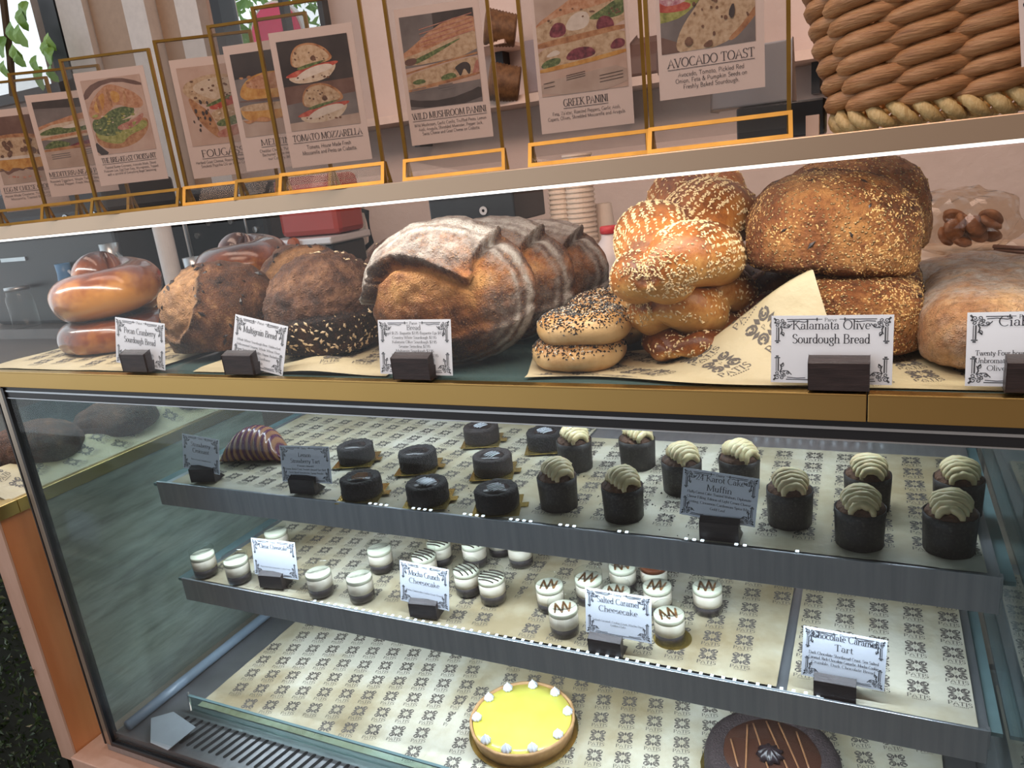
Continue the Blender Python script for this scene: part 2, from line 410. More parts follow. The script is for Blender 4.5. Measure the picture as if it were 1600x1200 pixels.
GL = {
    'A': (9.0, [[(0.6, 0), (4.5, 10), (8.4, 0)], [(2.2, 3.6), (6.8, 3.6)]]),
    'B': (8.0, [[(1.6, 0), (1.6, 10)], [(1.6, 10), (4, 10)] + arc(4, 7.7, 2.3, 2.3, 90, -90, 6), [(1.6, 5.3), (4.2, 5.3)] + arc(4.2, 2.65, 2.8, 2.65, 90, -90, 6) + [(1.6, 0)]]),
    'C': (8.6, [arc(4.9, 5, 4.1, 5.1, 48, 312, 14)]),
    'D': (9.2, [[(1.6, 0), (1.6, 10)], [(1.6, 10), (3.8, 10)] + arc(3.8, 5, 4.6, 5, 90, -90, 10) + [(1.6, 0)]]),
    'E': (7.4, [[(1.6, 0), (1.6, 10)], [(1.6, 9.9), (6.4, 9.9), (6.5, 8.4)], [(1.6, 5.2), (5.4, 5.2)], [(1.6, 0.1), (6.7, 0.1), (6.9, 1.8)]]),
    'F': (6.9, [[(1.6, 0), (1.6, 10)], [(1.6, 9.9), (6.3, 9.9), (6.4, 8.4)], [(1.6, 5.1), (5.4, 5.1)]]),
    'G': (9.2, [arc(4.9, 5, 4.1, 5.1, 48, 330, 14), [(8.0, 0.8), (8.0, 4.4)], [(6.2, 4.4), (8.9, 4.4)]]),
    'H': (9.4, [[(1.6, 0), (1.6, 10)], [(7.8, 0), (7.8, 10)], [(1.6, 5.1), (7.8, 5.1)]]),
    'I': (3.4, [[(1.7, 0), (1.7, 10)]]),
    'J': (4.6, [[(2.8, 10), (2.8, 0.6)] + arc(1.2, 0.6, 1.6, 2.0, 0, -110, 5)]),
    'K': (8.6, [[(1.6, 0), (1.6, 10)], [(7.3, 10), (1.8, 4.4)], [(3.4, 5.8), (8.2, 0)]]),
    'L': (7.2, [[(1.6, 0), (1.6, 10)], [(1.6, 0.1), (6.5, 0.1), (6.8, 2)]]),
    'M': (11.4, [[(1.4, 0), (1.8, 10)], [(1.8, 10), (5.7, 0.6)], [(5.7, 0.6), (9.6, 10)], [(9.6, 10), (10.0, 0)]]),
    'N': (9.4, [[(1.6, 0), (1.6, 10)], [(1.6, 10), (7.9, 0.2)], [(7.9, 0.2), (7.9, 10)]]),
    'O': (9.8, [o_(4.9, 5, 4.2, 5.1)]),
    'P': (7.6, [[(1.6, 0), (1.6, 10)], [(1.6, 10), (4.2, 10)] + arc(4.2, 7.3, 2.7, 2.7, 90, -90, 8) + [(1.6, 4.6)]]),
    'Q': (9.8, [o_(4.9, 5, 4.2, 5.1), [(5.2, 1.8), (9.2, -2.0)]]),
    'R': (8.4, [[(1.6, 0), (1.6, 10)], [(1.6, 10), (4.2, 10)] + arc(4.2, 7.4, 2.6, 2.6, 90, -90, 8) + [(1.6, 4.8)], [(4.0, 4.8), (8.0, 0)]]),
    'S': (6.8, [[(5.9, 8.2)] + arc(3.5, 7.6, 2.4, 2.5, 45, 215, 7) + arc(3.3, 2.5, 2.7, 2.6, 55, -150, 9)]),
    'T': (8.2, [[(4.1, 0), (4.1, 10)], [(0.6, 8.2), (0.7, 9.9), (7.5, 9.9), (7.6, 8.2)]]),
    'U': (9.0, [[(1.5, 10), (1.5, 3.2)] + arc(4.5, 3.2, 3.0, 3.3, 180, 360, 8) + [(7.5, 10)]]),
    'V': (8.8, [[(0.7, 10), (4.4, 0)], [(4.4, 0), (8.1, 10)]]),
    'W': (12.6, [[(0.7, 10), (3.9, 0)], [(3.9, 0), (6.6, 10)], [(6.2, 8.6), (9.0, 0)], [(9.0, 0), (12.0, 10)]]),
    'X': (8.6, [[(0.9, 10), (7.7, 0)], [(7.5, 10), (0.9, 0)]]),
    'Y': (8.2, [[(0.7, 10), (4.1, 4.8), (4.1, 0)], [(7.5, 10), (4.1, 4.8)]]),
    'Z': (8.0, [[(0.8, 8.4), (1.0, 9.9), (7.0, 9.9), (0.9, 0.1), (7.1, 0.1), (7.3, 1.8)]]),
    'a': (5.8, [[(1.0, 4.6)] + arc(2.7, 4.5, 1.6, 1.6, 130, 0, 6) + [(4.3, 0.9), (5.4, 0.3)], arc(2.6, 1.8, 1.8, 1.7, 80, 330, 9)]),
    'b': (6.4, [[(1.4, 0), (1.4, 10.4)], [(1.4, 4.6)] + arc(3.5, 3.1, 2.3, 3.1, 120, -150, 11)]),
    'c': (5.3, [arc(3.1, 3.1, 2.4, 3.1, 45, 315, 11)]),
    'd': (6.5, [[(5.0, 10.4), (5.0, 0)], o_(3.0, 3.1, 2.2, 3.1)]),
    'e': (5.6, [[(0.9, 3.4), (5.0, 3.4)] + arc(2.95, 3.2, 2.2, 3.0, 4, 310, 12)]),
    'f': (4.0, [[(1.8, 0), (1.8, 8.4)] + arc(3.3, 8.4, 1.5, 2.0, 180, 60, 5), [(0.4, 6), (3.6, 6)]]),
    'g': (5.8, [o_(2.8, 4.1, 1.9, 2.0), [(4.2, 5.8), (5.6, 6.2)], [(2.0, 2.3), (1.4, 1.2), (4.0, 0.7)] + arc(2.9, -1.2, 2.2, 1.7, 60, -200, 9)]),
    'h': (6.8, [[(1.4, 0), (1.4, 10.4)], [(1.4, 4.4)] + arc(3.4, 4.3, 1.9, 1.9, 140, 0, 6) + [(5.3, 0)]]),
    'i': (3.1, [[(1.5, 0), (1.5, 6)], [(1.5, 8.2), (1.5, 9.3)]]),
    'j': (3.0, [[(1.6, 6), (1.6, -1)] + arc(0.4, -1.2, 1.2, 1.6, 0, -100, 4), [(1.6, 8.2), (1.6, 9.3)]]),
    'k': (6.4, [[(1.4, 0), (1.4, 10.4)], [(5.2, 6.1), (1.6, 2.8)], [(2.7, 3.8), (6.0, 0)]]),
    'l': (3.1, [[(1.5, 0), (1.5, 10.4)]]),
    'm': (10.0, [[(1.4, 0), (1.4, 6)], [(1.4, 4.4)] + arc(3.2, 4.3, 1.8, 1.9, 140, 0, 6) + [(5.0, 0)], [(5.0, 4.4)] + arc(6.8, 4.3, 1.8, 1.9, 140, 0, 6) + [(8.6, 0)]]),
    'n': (6.8, [[(1.4, 0), (1.4, 6)], [(1.4, 4.4)] + arc(3.4, 4.3, 1.9, 1.9, 140, 0, 6) + [(5.3, 0)]]),
    'o': (6.2, [o_(3.1, 3.1, 2.5, 3.1)]),
    'p': (6.4, [[(1.4, -3.2), (1.4, 6)], [(1.4, 4.6)] + arc(3.5, 3.1, 2.3, 3.1, 120, -150, 11)]),
    'q': (6.4, [[(5.0, 6), (5.0, -3.2)], o_(3.0, 3.1, 2.2, 3.1)]),
    'r': (4.6, [[(1.4, 0), (1.4, 6)], [(1.4, 4.2), (2.4, 5.8), (3.8, 6.0), (4.2, 5.0)]]),
    's': (4.7, [[(4.0, 5.2)] + arc(2.4, 4.6, 1.6, 1.5, 40, 220, 6) + arc(2.3, 1.6, 1.8, 1.6, 60, -145, 7)]),
    't': (4.0, [[(1.8, 8.0), (1.8, 1.2)] + arc(3.0, 1.2, 1.2, 1.2, 180, 320, 4), [(0.4, 6), (3.6, 6)]]),
    'u': (6.6, [[(1.4, 6), (1.4, 1.9)] + arc(3.1, 1.9, 1.7, 1.9, 180, 340, 6), [(5.1, 6), (5.1, 0)]]),
    'v': (6.0, [[(0.6, 6), (3.0, 0)], [(3.0, 0), (5.4, 6)]]),
    'w': (9.0, [[(0.6, 6), (2.8, 0)], [(2.8, 0), (4.6, 6)], [(4.6, 6), (6.6, 0)], [(6.6, 0), (8.6, 6)]]),
    'x': (6.0, [[(0.8, 6), (5.3, 0)], [(5.1, 6), (0.8, 0)]]),
    'y': (6.0, [[(0.6, 6), (3.0, 0.2)], [(5.4, 6), (2.6, -2.0), (0.9, -3.0)]]),
    'z': (5.4, [[(0.8, 5.0), (0.9, 6), (4.7, 6), (0.8, 0.1), (4.8, 0.1), (5.0, 1.2)]]),
    '0': (6.2, [o_(3.1, 5, 2.4, 5)]), '1': (4.6, [[(1.2, 8.4), (2.6, 10), (2.6, 0)]]),
    '2': (6.2, [arc(3.0, 7.4, 2.2, 2.6, 160, -40, 8) + [(0.8, 0.1), (5.4, 0.1), (5.6, 1.4)]]),
    '3': (6.0, [arc(2.8, 7.6, 2.0, 2.4, 150, -80, 8), arc(2.7, 2.7, 2.5, 2.7, 85, -150, 9)]),
    '4': (6.4, [[(4.4, 0), (4.4, 10)], [(4.4, 10), (0.6, 3.2), (6.0, 3.2)]]),
    '5': (6.0, [[(5.2, 9.8), (1.6, 9.8), (1.2, 5.6)] + arc(2.7, 3.0, 2.6, 3.0, 120, -140, 10)]),
    '7': (6.0, [[(0.8, 8.6), (0.9, 9.9), (5.4, 9.9), (2.4, 0)]]),
    '8': (6.2, [o_(3.1, 7.5, 1.9, 2.5), o_(3.1, 2.6, 2.4, 2.6)]), '9': (6.2, [o_(3.1, 6.9, 2.3, 3.0), [(5.4, 6.8), (5.0, 3.0), (2.0, 0)]]),
    '$': (6.2, [[(5.4, 8)] + arc(3.1, 7.3, 2.2, 2.2, 45, 215, 6) + arc(3.0, 2.7, 2.4, 2.4, 55, -150, 8), [(3.1, -1), (3.1, 11)]]),
    '%': (9.4, [o_(2.3, 7.6, 1.6, 2.2), o_(7.1, 2.3, 1.6, 2.2), [(7.6, 10), (1.8, 0)]]),
    '.': (2.8, [[(1.3, 0), (1.3, 1.1)]]), ',': (2.8, [[(1.5, 1.0), (1.0, -1.8)]]), '-': (4.0, [[(0.7, 3.2), (3.3, 3.2)]]),
    '&': (8.6, [[(8.0, 4.6), (5.6, 0.8)] + arc(3.2, 2.4, 2.4, 2.4, -30, -250, 8) + [(5.0, 7.2)] + arc(3.5, 8.1, 1.5, 1.8, -20, 220, 7) + [(7.8, 0)]]),
    "'": (2.4, [[(1.2, 10), (1.0, 7.6)]]), '(': (3.6, [arc(4.2, 4, 3, 6.4, 120, 240, 6)]), ')': (3.6, [arc(-0.6, 4, 3, 6.4, 60, -60, 6)]),
    '*': (4.0, [[(2, 5), (2, 9)], [(0.4, 6), (3.6, 8)], [(0.4, 8), (3.6, 6)]]),
    'ñ': (6.8, [[(1.4, 0), (1.4, 6)]]),
}


def pen(pts, thick, thin):
    """one pen stroke: broad on upright moves, fine on level ones; returns verts, faces (2-D)"""
    p = np.array(pts, float); k = len(p)
    T = np.gradient(p, axis=0) if k > 2 else np.repeat((p[1] - p[0])[None], 2, 0)
    T /= np.linalg.norm(T, axis=1)[:, None] + 1e-9
    w = thin + (thick - thin) * np.abs(T[:, 1]) ** 1.6
    w = np.where((T[:, 0] * T[:, 1] > 0.12) & (np.abs(T[:, 1]) > 0.3) & (k == 2), np.minimum(w, thin * 1.25), w)
    N = np.stack([-T[:, 1], T[:, 0]], 1)
    V = np.concatenate([p + N * w[:, None] / 2, p - N * w[:, None] / 2])
    F = [(i, k + i, k + i + 1, i + 1) for i in range(k - 1)]
    return V, F


def add_stroke(mb, pts, thick, thin, at=(0, 0), sc=1.0, y=0.0, mi=0):
    V, F = pen(pts, thick, thin)
    mb.add([(at[0] + a * sc, y, at[1] + b * sc) for a, b in V], F, mi)


def text_width(s, size, track=0.0, sx=1.0):
    return sum((GL[c][0] if c in GL else 3.6) + track for c in s) * size / 10 * sx


def add_text(mb, s, x, z, size, y=0.0, serif=True, bold=1.0, anchor='c', track=0.0, sx=1.0, mi=0):
    """letters in the local x/z plane at depth y; size = cap height"""
    w = text_width(s, size, track, sx)
    cx = x - w / 2 if anchor == 'c' else x
    k = size / 10
    th, tn = (1.25 * bold, 0.5 * bold) if serif else (0.95 * bold, 0.9 * bold)
    for ch in s:
        if ch not in GL:
            cx += (3.6 + track) * k * sx; continue
        adv, strokes = GL[ch]
        for st in strokes:
            q = [(a * sx, b) for a, b in st]
            add_stroke(mb, q, th, tn, (cx, z), k, y, mi)
            if serif and ch.isalnum():
                for e, f in ((0, 1), (-1, -2)):
                    (ax, ay), (bx, by) = q[e], q[f]
                    if abs(by - ay) > 1.1 * abs(bx - ax) and abs(by - ay) > 1.5 and min(abs(ay - t) for t in (0, 6, 10, 10.4, -3.2)) < 0.05:
                        if ay == 6 or ay == 10.4: tick = [(ax - 1.3, ay - 0.1), (ax + 0.3, ay - 0.1)]
                        else: tick = [(ax - 1.35, ay + (0.2 if ay <= 0 else -0.2)), (ax + 1.35, ay + (0.2 if ay <= 0 else -0.2))]
                        add_stroke(mb, tick, 0.5 * bold, 0.5 * bold, (cx, z), k, y, mi)
        cx += (adv + track) * k * sx
    return w


def spiral(cx, cz, r, a0, turns, n=14):
    return [(cx + r * (1 - 0.8 * i / n) * math.cos(a0 + turns * 2 * math.pi * i / n), cz + r * (1 - 0.8 * i / n) * math.sin(a0 + turns * 2 * math.pi * i / n)) for i in range(n + 1)]


def add_border(mb, w, h, y=0.0, word=None):
    """scroll-and-column corner ornament of a price card, centred card of size w x h (local x/z, z from 0)"""
    k = h / 0.07
    for sx in (-1, 1):
        for sz in (0, 1):
            def q(a, b): return (sx * (w / 2 - a * k), (h - b * k) if sz else b * k)
            def st(pts, wd): add_stroke(mb, [q(a, b) for a, b in pts], wd * k, wd * k, y=y)
            # column bar up the side
            st([(0.0052, 0.012), (0.0052, 0.0255)], 0.0007); st([(0.0072, 0.012), (0.0072, 0.0255)], 0.0013)
            st([(0.0035, 0.0262), (0.009, 0.0262)], 0.0011); st([(0.0048, 0.0278), (0.0075, 0.0278)], 0.0014)
            # bar along the edge, up to the middle gap
            L = w / 2 / k - 0.012
            if sz:
                st([(0.015, 0.0040), (L, 0.0040)], 0.0009); st([(L - 0.001, 0.0024), (L - 0.001, 0.0056)], 0.0012); st([(L, 0.004), (L + 0.004, 0.004)], 0.0006)
                st([(0.016, 0.0062), (0.024, 0.0056), (0.032, 0.0068), (0.036, 0.0058)], 0.0008)
            else:
                st([(0.015, 0.0036), (w / 2 / k, 0.0036)], 0.0009); st([(0.016, 0.0058), (0.026, 0.005), (0.034, 0.0055)], 0.0008)
            # corner rosette
            for (a, b, r, a0, t) in ((0.0062, 0.0056, 0.0030, 0.3, 1.4), (0.0105, 0.0052, 0.0022, 2.0, -1.2), (0.0056, 0.0098, 0.0022, 4.0, 1.2), (0.0115, 0.0098, 0.0026, 0.5, 1.3),
                                     (0.0135, 0.0078, 0.0018, 1.0, 1.2), (0.0165, 0.0105, 0.0018, 1.0, -1.3), (0.0112, 0.0190, 0.0022, 3.0, 1.2)):
                st(spiral(a, b, r, a0, t), 0.0008)
            st([(0.0088, 0.011), (0.0105, 0.0145), (0.0098, 0.018), (0.0125, 0.021)], 0.0013)
            st([(0.012, 0.0125), (0.0165, 0.0125), (0.0205, 0.0085)], 0.0009)
            st([(0.0025, 0.0025), (0.0050, 0.0050)], 0.0018); st([(0.0030, 0.0078), (0.0045, 0.0062)], 0.0015)
    if word: add_text(mb, word, 0, h - 0.0062 * k, 0.0036 * k, y, bold=1.1, track=0.6)


def logo_polys():
    """the paper's printed mark: scrolled flower square over its name, about 1 unit wide; list of (verts2d, faces)"""
    out = []
    for q in range(4):
        a = math.pi / 4 + q * math.pi / 2; c, s = math.cos(a), math.sin(a)
        def rot(pts): return [(x * c - z * s, x * s + z * c) for x, z in pts]
        out.append(pen(rot([(0.42 + 0.19 * math.cos(t), 0.155 * math.sin(t)) for t in np.linspace(0.2, 2 * math.pi - 0.2, 9)]), 0.085, 0.085))
        out.append(pen(rot([(0.43 + 0.09 * math.cos(t), 0.07 * math.sin(t)) for t in np.linspace(0.6, 2 * math.pi - 1.5, 6)]), 0.07, 0.07))
        b = q * math.pi / 2; c2, s2 = math.cos(b), math.sin(b)
        def rot2(pts): return np.array([(x * c2 - z * s2, x * s2 + z * c2) for x, z in pts])
        out.append((rot2([(0.17, 0), (0.33, 0.09), (0.52, 0), (0.33, -0.09)]), [(0, 3, 2, 1)]))
    m = MB(); add_text(m, 'P', 0, -0.09, 0.17, bold=0.8)
    add_text(m, 'PATIS', 0.0, -0.88, 0.28, bold=1.25, track=0.8)
    for i in range(8): m.add([(-0.30 + i * 0.085, 0, -1.0), (-0.26 + i * 0.085, 0, -1.0), (-0.26 + i * 0.085, 0, -0.95), (-0.30 + i * 0.085, 0, -0.95)], [(0, 1, 2, 3)])
    V = np.concatenate(m.v)
    out.append((V[:, [0, 2]], m.f))
    VV, FF, n = [], [], 0
    for v, f in out:
        v = np.asarray(v, float); VV.append(v); FF += [tuple(i + n for i in g) for g in f]; n += len(v)
    return np.concatenate(VV), FF


LOGO_V, LOGO_F = logo_polys()


def parchment(name, label, fn, usize, vsize, nu, nv, mats, parent=None, pitch=0.050, size=0.0275, skew=0.0, inside=None, cat='parchment paper', phase=(0.3, 0.4), rot=0.0):
    """printed paper sheet: fn(u_m, v_m) -> world point, sheet usize x vsize metres; the print is the sheet's second material"""
    mb = MB()
    mb.grid(lambda s, t: fn(s * usize, t * vsize), nu, nv, 0)
    rows = int(vsize / (pitch * 0.95)) + 3; cols = int(usize / pitch) + 3
    cr, sr = math.cos(rot), math.sin(rot)
    e = 0.0004
    if abs(rot) > 0.01: rows += cols // 2 + 4; cols += rows // 2 + 4
    for r in range(-rows, rows):
        for c in range(-cols, cols):
            gu, gv = (c + phase[0] + skew * (r % 2)) * pitch, (r + phase[1]) * pitch * 0.95
            cu, cv = gu * cr - gv * sr, gu * sr + gv * cr
            V = []; ok = True
            for x, z in LOGO_V:
                u = cu + size * (x * cr - z * sr); v = cv + size * (x * sr + z * cr)
                if not (0.001 < u < usize - 0.001 and 0.001 < v < vsize - 0.001): ok = False; break
                V.append((u, v))
            if not ok or (inside and not inside(cu, cv)): continue
            q = np.array([fn(u, v) for u, v in V])
            du = np.array(fn(cu + 0.001, cv)) - np.array(fn(cu, cv)); dv = np.array(fn(cu, cv + 0.001)) - np.array(fn(cu, cv))
            nrm = np.cross(du, dv); nrm /= np.linalg.norm(nrm) + 1e-9
            mb.add(q + nrm * e, LOGO_F, 1)
    o = mb.build(name, mats, parent, smooth=True)
    if label: tag(o, label, cat)
    return o

# ------------------------------------------------------------------ the setting
FLOOR = -1.15
XL, XR = -1.385, 0.176
WALL = surf('painted_brick_wall', [(0.3, (0.58, 0.46, 0.41)), (0.7, (0.68, 0.56, 0.50))], scale=3, rough=0.7, bump=0.5, bscale=16, bdist=0.01)


def structure(o): return tag(o, kind='structure')


m = MB(); m.box((-7, -2.2, FLOOR - 0.05), (3, 4, FLOOR)); structure(m.build('floor', surf('stone_floor', [(0.3, (0.20, 0.18, 0.16)), (0.7, (0.28, 0.25, 0.22))], scale=4, rough=0.5)))
YW = 2.0
w1a, w1b = P(62, 60, y=YW), P(100, 60, y=YW)
w2a, w2b = P(345, 40, y=YW), P(515, 20, y=YW)
x1 = w1a[0]; x2, x3 = w2a[0], w2b[0]
zs1, zs2, ztop = 0.85, 0.80, 1.9
m = MB()
m.box((x1, YW, FLOOR), (x2, YW + 0.12, ztop)); m.box((x3, YW, FLOOR), (3.0, YW + 0.12, ztop))
m.box((-7, YW, FLOOR), (x1, YW + 0.12, zs1)); m.box((x2, YW, FLOOR), (x3, YW + 0.12, zs2))
structure(m.build('wall_back', WALL))


def window(name, xa, xb, za, zb, bars):
    t = bpy.data.objects.new(name, None); COL.objects.link(t); t.location = ((xa + xb) / 2, YW, za); structure(t)
    f = MB(); b = 0.05
    w, h = xb - xa, zb - za
    f.box((-w / 2, -0.04, 0), (-w / 2 + b, 0.06, h)); f.box((w / 2 - b * (2.2 if w > 1.5 else 0.5), -0.04, 0), (w / 2, 0.06, h)); f.box((-w / 2, -0.04, 0), (w / 2, 0.06, b)); f.box((-w / 2, -0.04, h - b), (w / 2, 0.06, h))
    for q in bars: f.box((-w / 2 + q * w - 0.012, -0.02, 0), (-w / 2 + q * w + 0.012, 0.02, h))
    structure(f.build('window_frame', BLACK, t))
    g = MB(); g.box((-w / 2, 0, 0), (w / 2, 0.006, h)); structure(g.build('window_pane', G_PANE, t))
    return t


window('window_1', x1 - 2.2, x1 + 0.22, zs1, ztop, (0.55,))
window('window_2', x2, x3, zs2, ztop, (0.62,))
# pilasters between the windows
m = MB()
for pa, pb, d in ((118, 158, 0.06), (228, 262, 0.09), (300, 334, 0.06)):
    a, b = P(pa, 60, y=YW)[0], P(pb, 60, y=YW)[0]
    m.box((a, YW - d, FLOOR), (b, YW - 0.001, ztop))
structure(m.build('trim_1', flat('white_paint', (0.74, 0.70, 0.66), rough=0.5)))
m = MB()
for pa, pb in ((160, 224), (264, 298)):
    a, b = P(pa, 60, y=YW)[0], P(pb, 60, y=YW)[0]
    m.box((a, YW - 0.03, FLOOR), (b, YW - 0.001, ztop))
structure(m.build('trim_2', flat('tan_panel', (0.46, 0.32, 0.22), rough=0.5)))

# outdoors beyond the windows
LEAF = surf('leaf_green', [(0.3, (0.10, 0.30, 0.04)), (0.7, (0.34, 0.60, 0.12))], scale=6, rough=0.45)
LEAF_D = surf('boxwood_green', [(0.3, (0.016, 0.04, 0.015)), (0.7, (0.055, 0.11, 0.045))], scale=25, rough=0.3)


def leaf_cloud(mb, n, centre, half, size, r):
    for _ in range(n):
        c = np.array([centre[i] + (r.random() * 2 - 1) * half[i] for i in range(3)])
        u = Vector((r.gauss(0, 1), r.gauss(0, 1), r.gauss(0, 1))).normalized(); v = u.cross(Vector((r.gauss(0, 1), r.gauss(0, 1), r.gauss(0, 1)))).normalized()
        s = size * r.uniform(0.6, 1.3); U, V2 = np.array(u) * s, np.array(v) * s * 0.55; nn = np.array(u.cross(v)) * s * 0.18
        mb.add([c - U, c - V2 * 0.9 + nn, c + U, c + V2 * 0.9 + nn, c - 0.2 * U], [(0, 1, 2), (0, 2, 3)])


m = MB(); c = P(440, 20, y=6.0); leaf_cloud(m, 1500, c, (1.6, 0.8, 1.0), 0.09, random.Random(3))
tag(m.build('tree_foliage', LEAF), 'green tree foliage outside behind the round pink sign', 'foliage', kind='stuff')
t = thing('ivy_vine', 'vine with green leaves hanging in the window beyond the menu stands', 'vine', P(30, 70, y=1.86))
m = MB(); c0 = P(30, 70, y=1.86)
m.tube([np.array(P(q, w, y=1.86)) - c0 for q, w in ((4, -10), (10, 40), (16, 90), (20, 150))], 0.018, 6); m.build('stem', flat('vine_stem', (0.10, 0.07, 0.04)), t)
r = random.Random(5)
for i, (q, w) in enumerate(((33, 26), (18, 48), (30, 52), (38, 14), (22, 80), (28, 90), (55, 98), (72, 75), (78, 85), (62, 118), (76, 62), (80, 112), (6, 105), (3, 70))):
    m = MB(); c = np.array(P(q, w, y=1.84 - 0.01 * (i % 3))) - c0; a = r.uniform(-0.7, 0.7)
    L = 0.052 + 0.02 * r.random(); pts = []
    for k in range(11):
        th = 2 * math.pi * k / 11; rr = L * (0.62 + 0.38 * max(0, math.cos(th)) ** 3)
        pts.append((c[0] + rr * math.sin(th) * 0.8 * math.cos(a) + rr * math.cos(th) * math.sin(a), c[1] + 0.012 * math.cos(2 * th), c[2] - rr * math.cos(th) * math.cos(a) + rr * math.sin(th) * 0.8 * math.sin(a)))
    m.add(pts + [tuple(np.array(c) + (0, -0.012, 0))], [(k, (k + 1) % 11, 11) for k in range(11)])
    m.build('leaf', LEAF, t)
t = thing('round_sign', 'round pink sign with a white rim standing outside the window', 'sign', P(436, 60, y=2.6))
c0 = P(436, 60, y=2.6); rad = P(436 + 42, 55, y=2.6)[0] - c0[0]
m = MB(); m.lathe([(rad * 0.93, -0.02), (rad * 0.93, 0.02)], 40); o = m.build('sign_face', flat('pink_paint', (0.95, 0.06, 0.22), rough=0.4), t); o.rotation_euler = (math.pi / 2, 0, 0)
m = MB(); m.lathe([(rad * 0.9, -0.025), (rad, -0.025), (rad, 0.015), (rad * 0.9, 0.015)], 40); o = m.build('rim', flat('white_rim', (0.8, 0.8, 0.8)), t); o.rotation_euler = (math.pi / 2, 0, 0)
m = MB(); m.tube([(0, 0.03, -rad), (0, 0.03, FLOOR - c0[2])], 0.025, 8); m.build('post', DARKMETAL, t)

# ------------------------------------------------------------------ the display case
CASE_AT = (-0.6, 0.35, FLOOR)
case = thing('display_case', 'long glass bakery display case with brass trim holding breads, muffins and tarts', 'display case', CASE_AT)
NEG = tuple(-v for v in CASE_AT)


def part(mb, name, mat, parent=case, **kw):
    o = mb.build(name, mat, parent, **kw)
    o.location = NEG if parent is case else (0, 0, 0)
    return o


m = MB(); m.box((-1.4675, -0.045, FLOOR), (0.186, 0.74, -0.8155)); part(m, 'plinth', WOOD_P, bevel=0.002)
m = MB(); m.box((XL - 0.02, -0.002, -0.815), (0.2, 0.72, -0.79)); part(m, 'base_tray', STEEL)
for a, b in ((-1.46, -0.0035), (-0.0025, 0.24)):
    m = MB(); m.box((a, -0.006, -0.027), (b, 0.012, 0.0)); m.box((a, -0.0065, -0.0012), (b, -0.005, 0.0012)); part(m, 'brass_trim', BRASS, bevel=0.0008)
m = MB(); m.box((-1.46, 0.000, -0.0475), (0.24, 0.02, -0.0272)); part(m, 'black_rail', BLACK)
m = MB(); m.box((-1.46, -0.0015, -0.0375), (0.24, 0.0, -0.0345)); m.box((-1.46, -0.0015, -0.0495), (0.24, 0.0035, -0.0478)); part(m, 'glass_gasket', STEEL_L)
m = MB(); m.box((-1.46, 0.0125, -0.03), (0.24, 0.66, -0.001)); part(m, 'bread_deck', surf('dark_teal_glass', [(0.3, (0.05, 0.085, 0.085)), (0.7, (0.07, 0.11, 0.105))], scale=4, rough=0.12))
m = MB(); m.box((-1.46, 0.004, 0.0005), (0.24, 0.009, 0.2165)); part(m, 'upper_front_glass', G_PANE)
m = MB(); m.box((-1.46, 0.012, 0.2245), (0.26, 0.34, 0.2425)); part(m, 'top_shelf_glass', ACRYL)
ts = MB(); ts.box((-1.46, -0.004, 0.2225), (0.26, 0.012, 0.243)); ts = part(ts, 'top_shelf_edge', BRONZE, bevel=0.001)
m = MB(); m.box((-1.46, -0.0035, 0.2195), (0.24, 0.010, 0.2224)); part(m, 'led_strip_or_glint', emit('led_white', (1.0, 0.97, 0.92), 2.2), ts)
for x in (-1.44, 0.235):
    m = MB(); m.box((x - 0.004, 0.012, 0.0), (x + 0.004, 0.33, 0.2240)); part(m, 'upper_side_glass', G_PANE)
m = MB(); m.box((XL, 0.0, -0.789), (XR, 0.005, -0.0496)); part(m, 'front_glass', G_TINT)
m = MB(); m.box((XL, 0.0055, -0.789), (XL + 0.006, 0.70, -0.05)); part(m, 'side_glass', G_SIDE)
m = MB(); m.box((XR - 0.006, 0.0055, -0.789), (XR, 0.70, -0.05)); part(m, 'side_glass', G_SIDE)
m = MB(); m.box((XL - 0.003, 0.70, -0.789), (XR + 0.003, 0.706, -0.05)); part(m, 'rear_door_glass', G_PANE)
# corner profile of the front glass
m = MB(); m.box((XL - 0.020, -0.003, -0.80), (XL - 0.004, 0.016, -0.028)); part(m, 'corner_profile', surf('bronze_profile', [(0.3, (0.34, 0.29, 0.23)), (0.7, (0.46, 0.40, 0.33))], scale=10, stretch=(9, 9, 0.4), rough=0.25, metal=0.9), bevel=0.002)
m = MB(); m.box((XL - 0.004, -0.0035, -0.80), (XL + 0.003, 0.012, -0.03)); m.box((XL - 0.0245, -0.0035, -0.80), (XL - 0.0205, 0.014, -0.03)); part(m, 'corner_seal', BLACK)
m = MB(); m.box((XL, -0.004, -0.80), (XR + 0.02, 0.008, -0.789)); part(m, 'lower_gasket', DARKMETAL, bevel=0.002)
for x in (XL + 0.015, -0.62, XR - 0.012):
    m = MB(); m.box((x - 0.008, 0.685, -0.79), (x + 0.008, 0.699, -0.05)); part(m, 'rear_post', DARKMETAL)
m = MB(); m.box((XL, 0.66, -0.05), (XR, 0.70, -0.031)); part(m, 'rear_rail', DARKMETAL)

T1, T2, PAN = -0.302, -0.527, -0.772


def led_or_glint_dots(xs, y, z, w=0.0045, d=0.004):  # glowing squares; along the lips they stand for mirrored LEDs
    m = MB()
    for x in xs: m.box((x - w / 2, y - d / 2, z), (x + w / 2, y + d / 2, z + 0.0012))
    return m


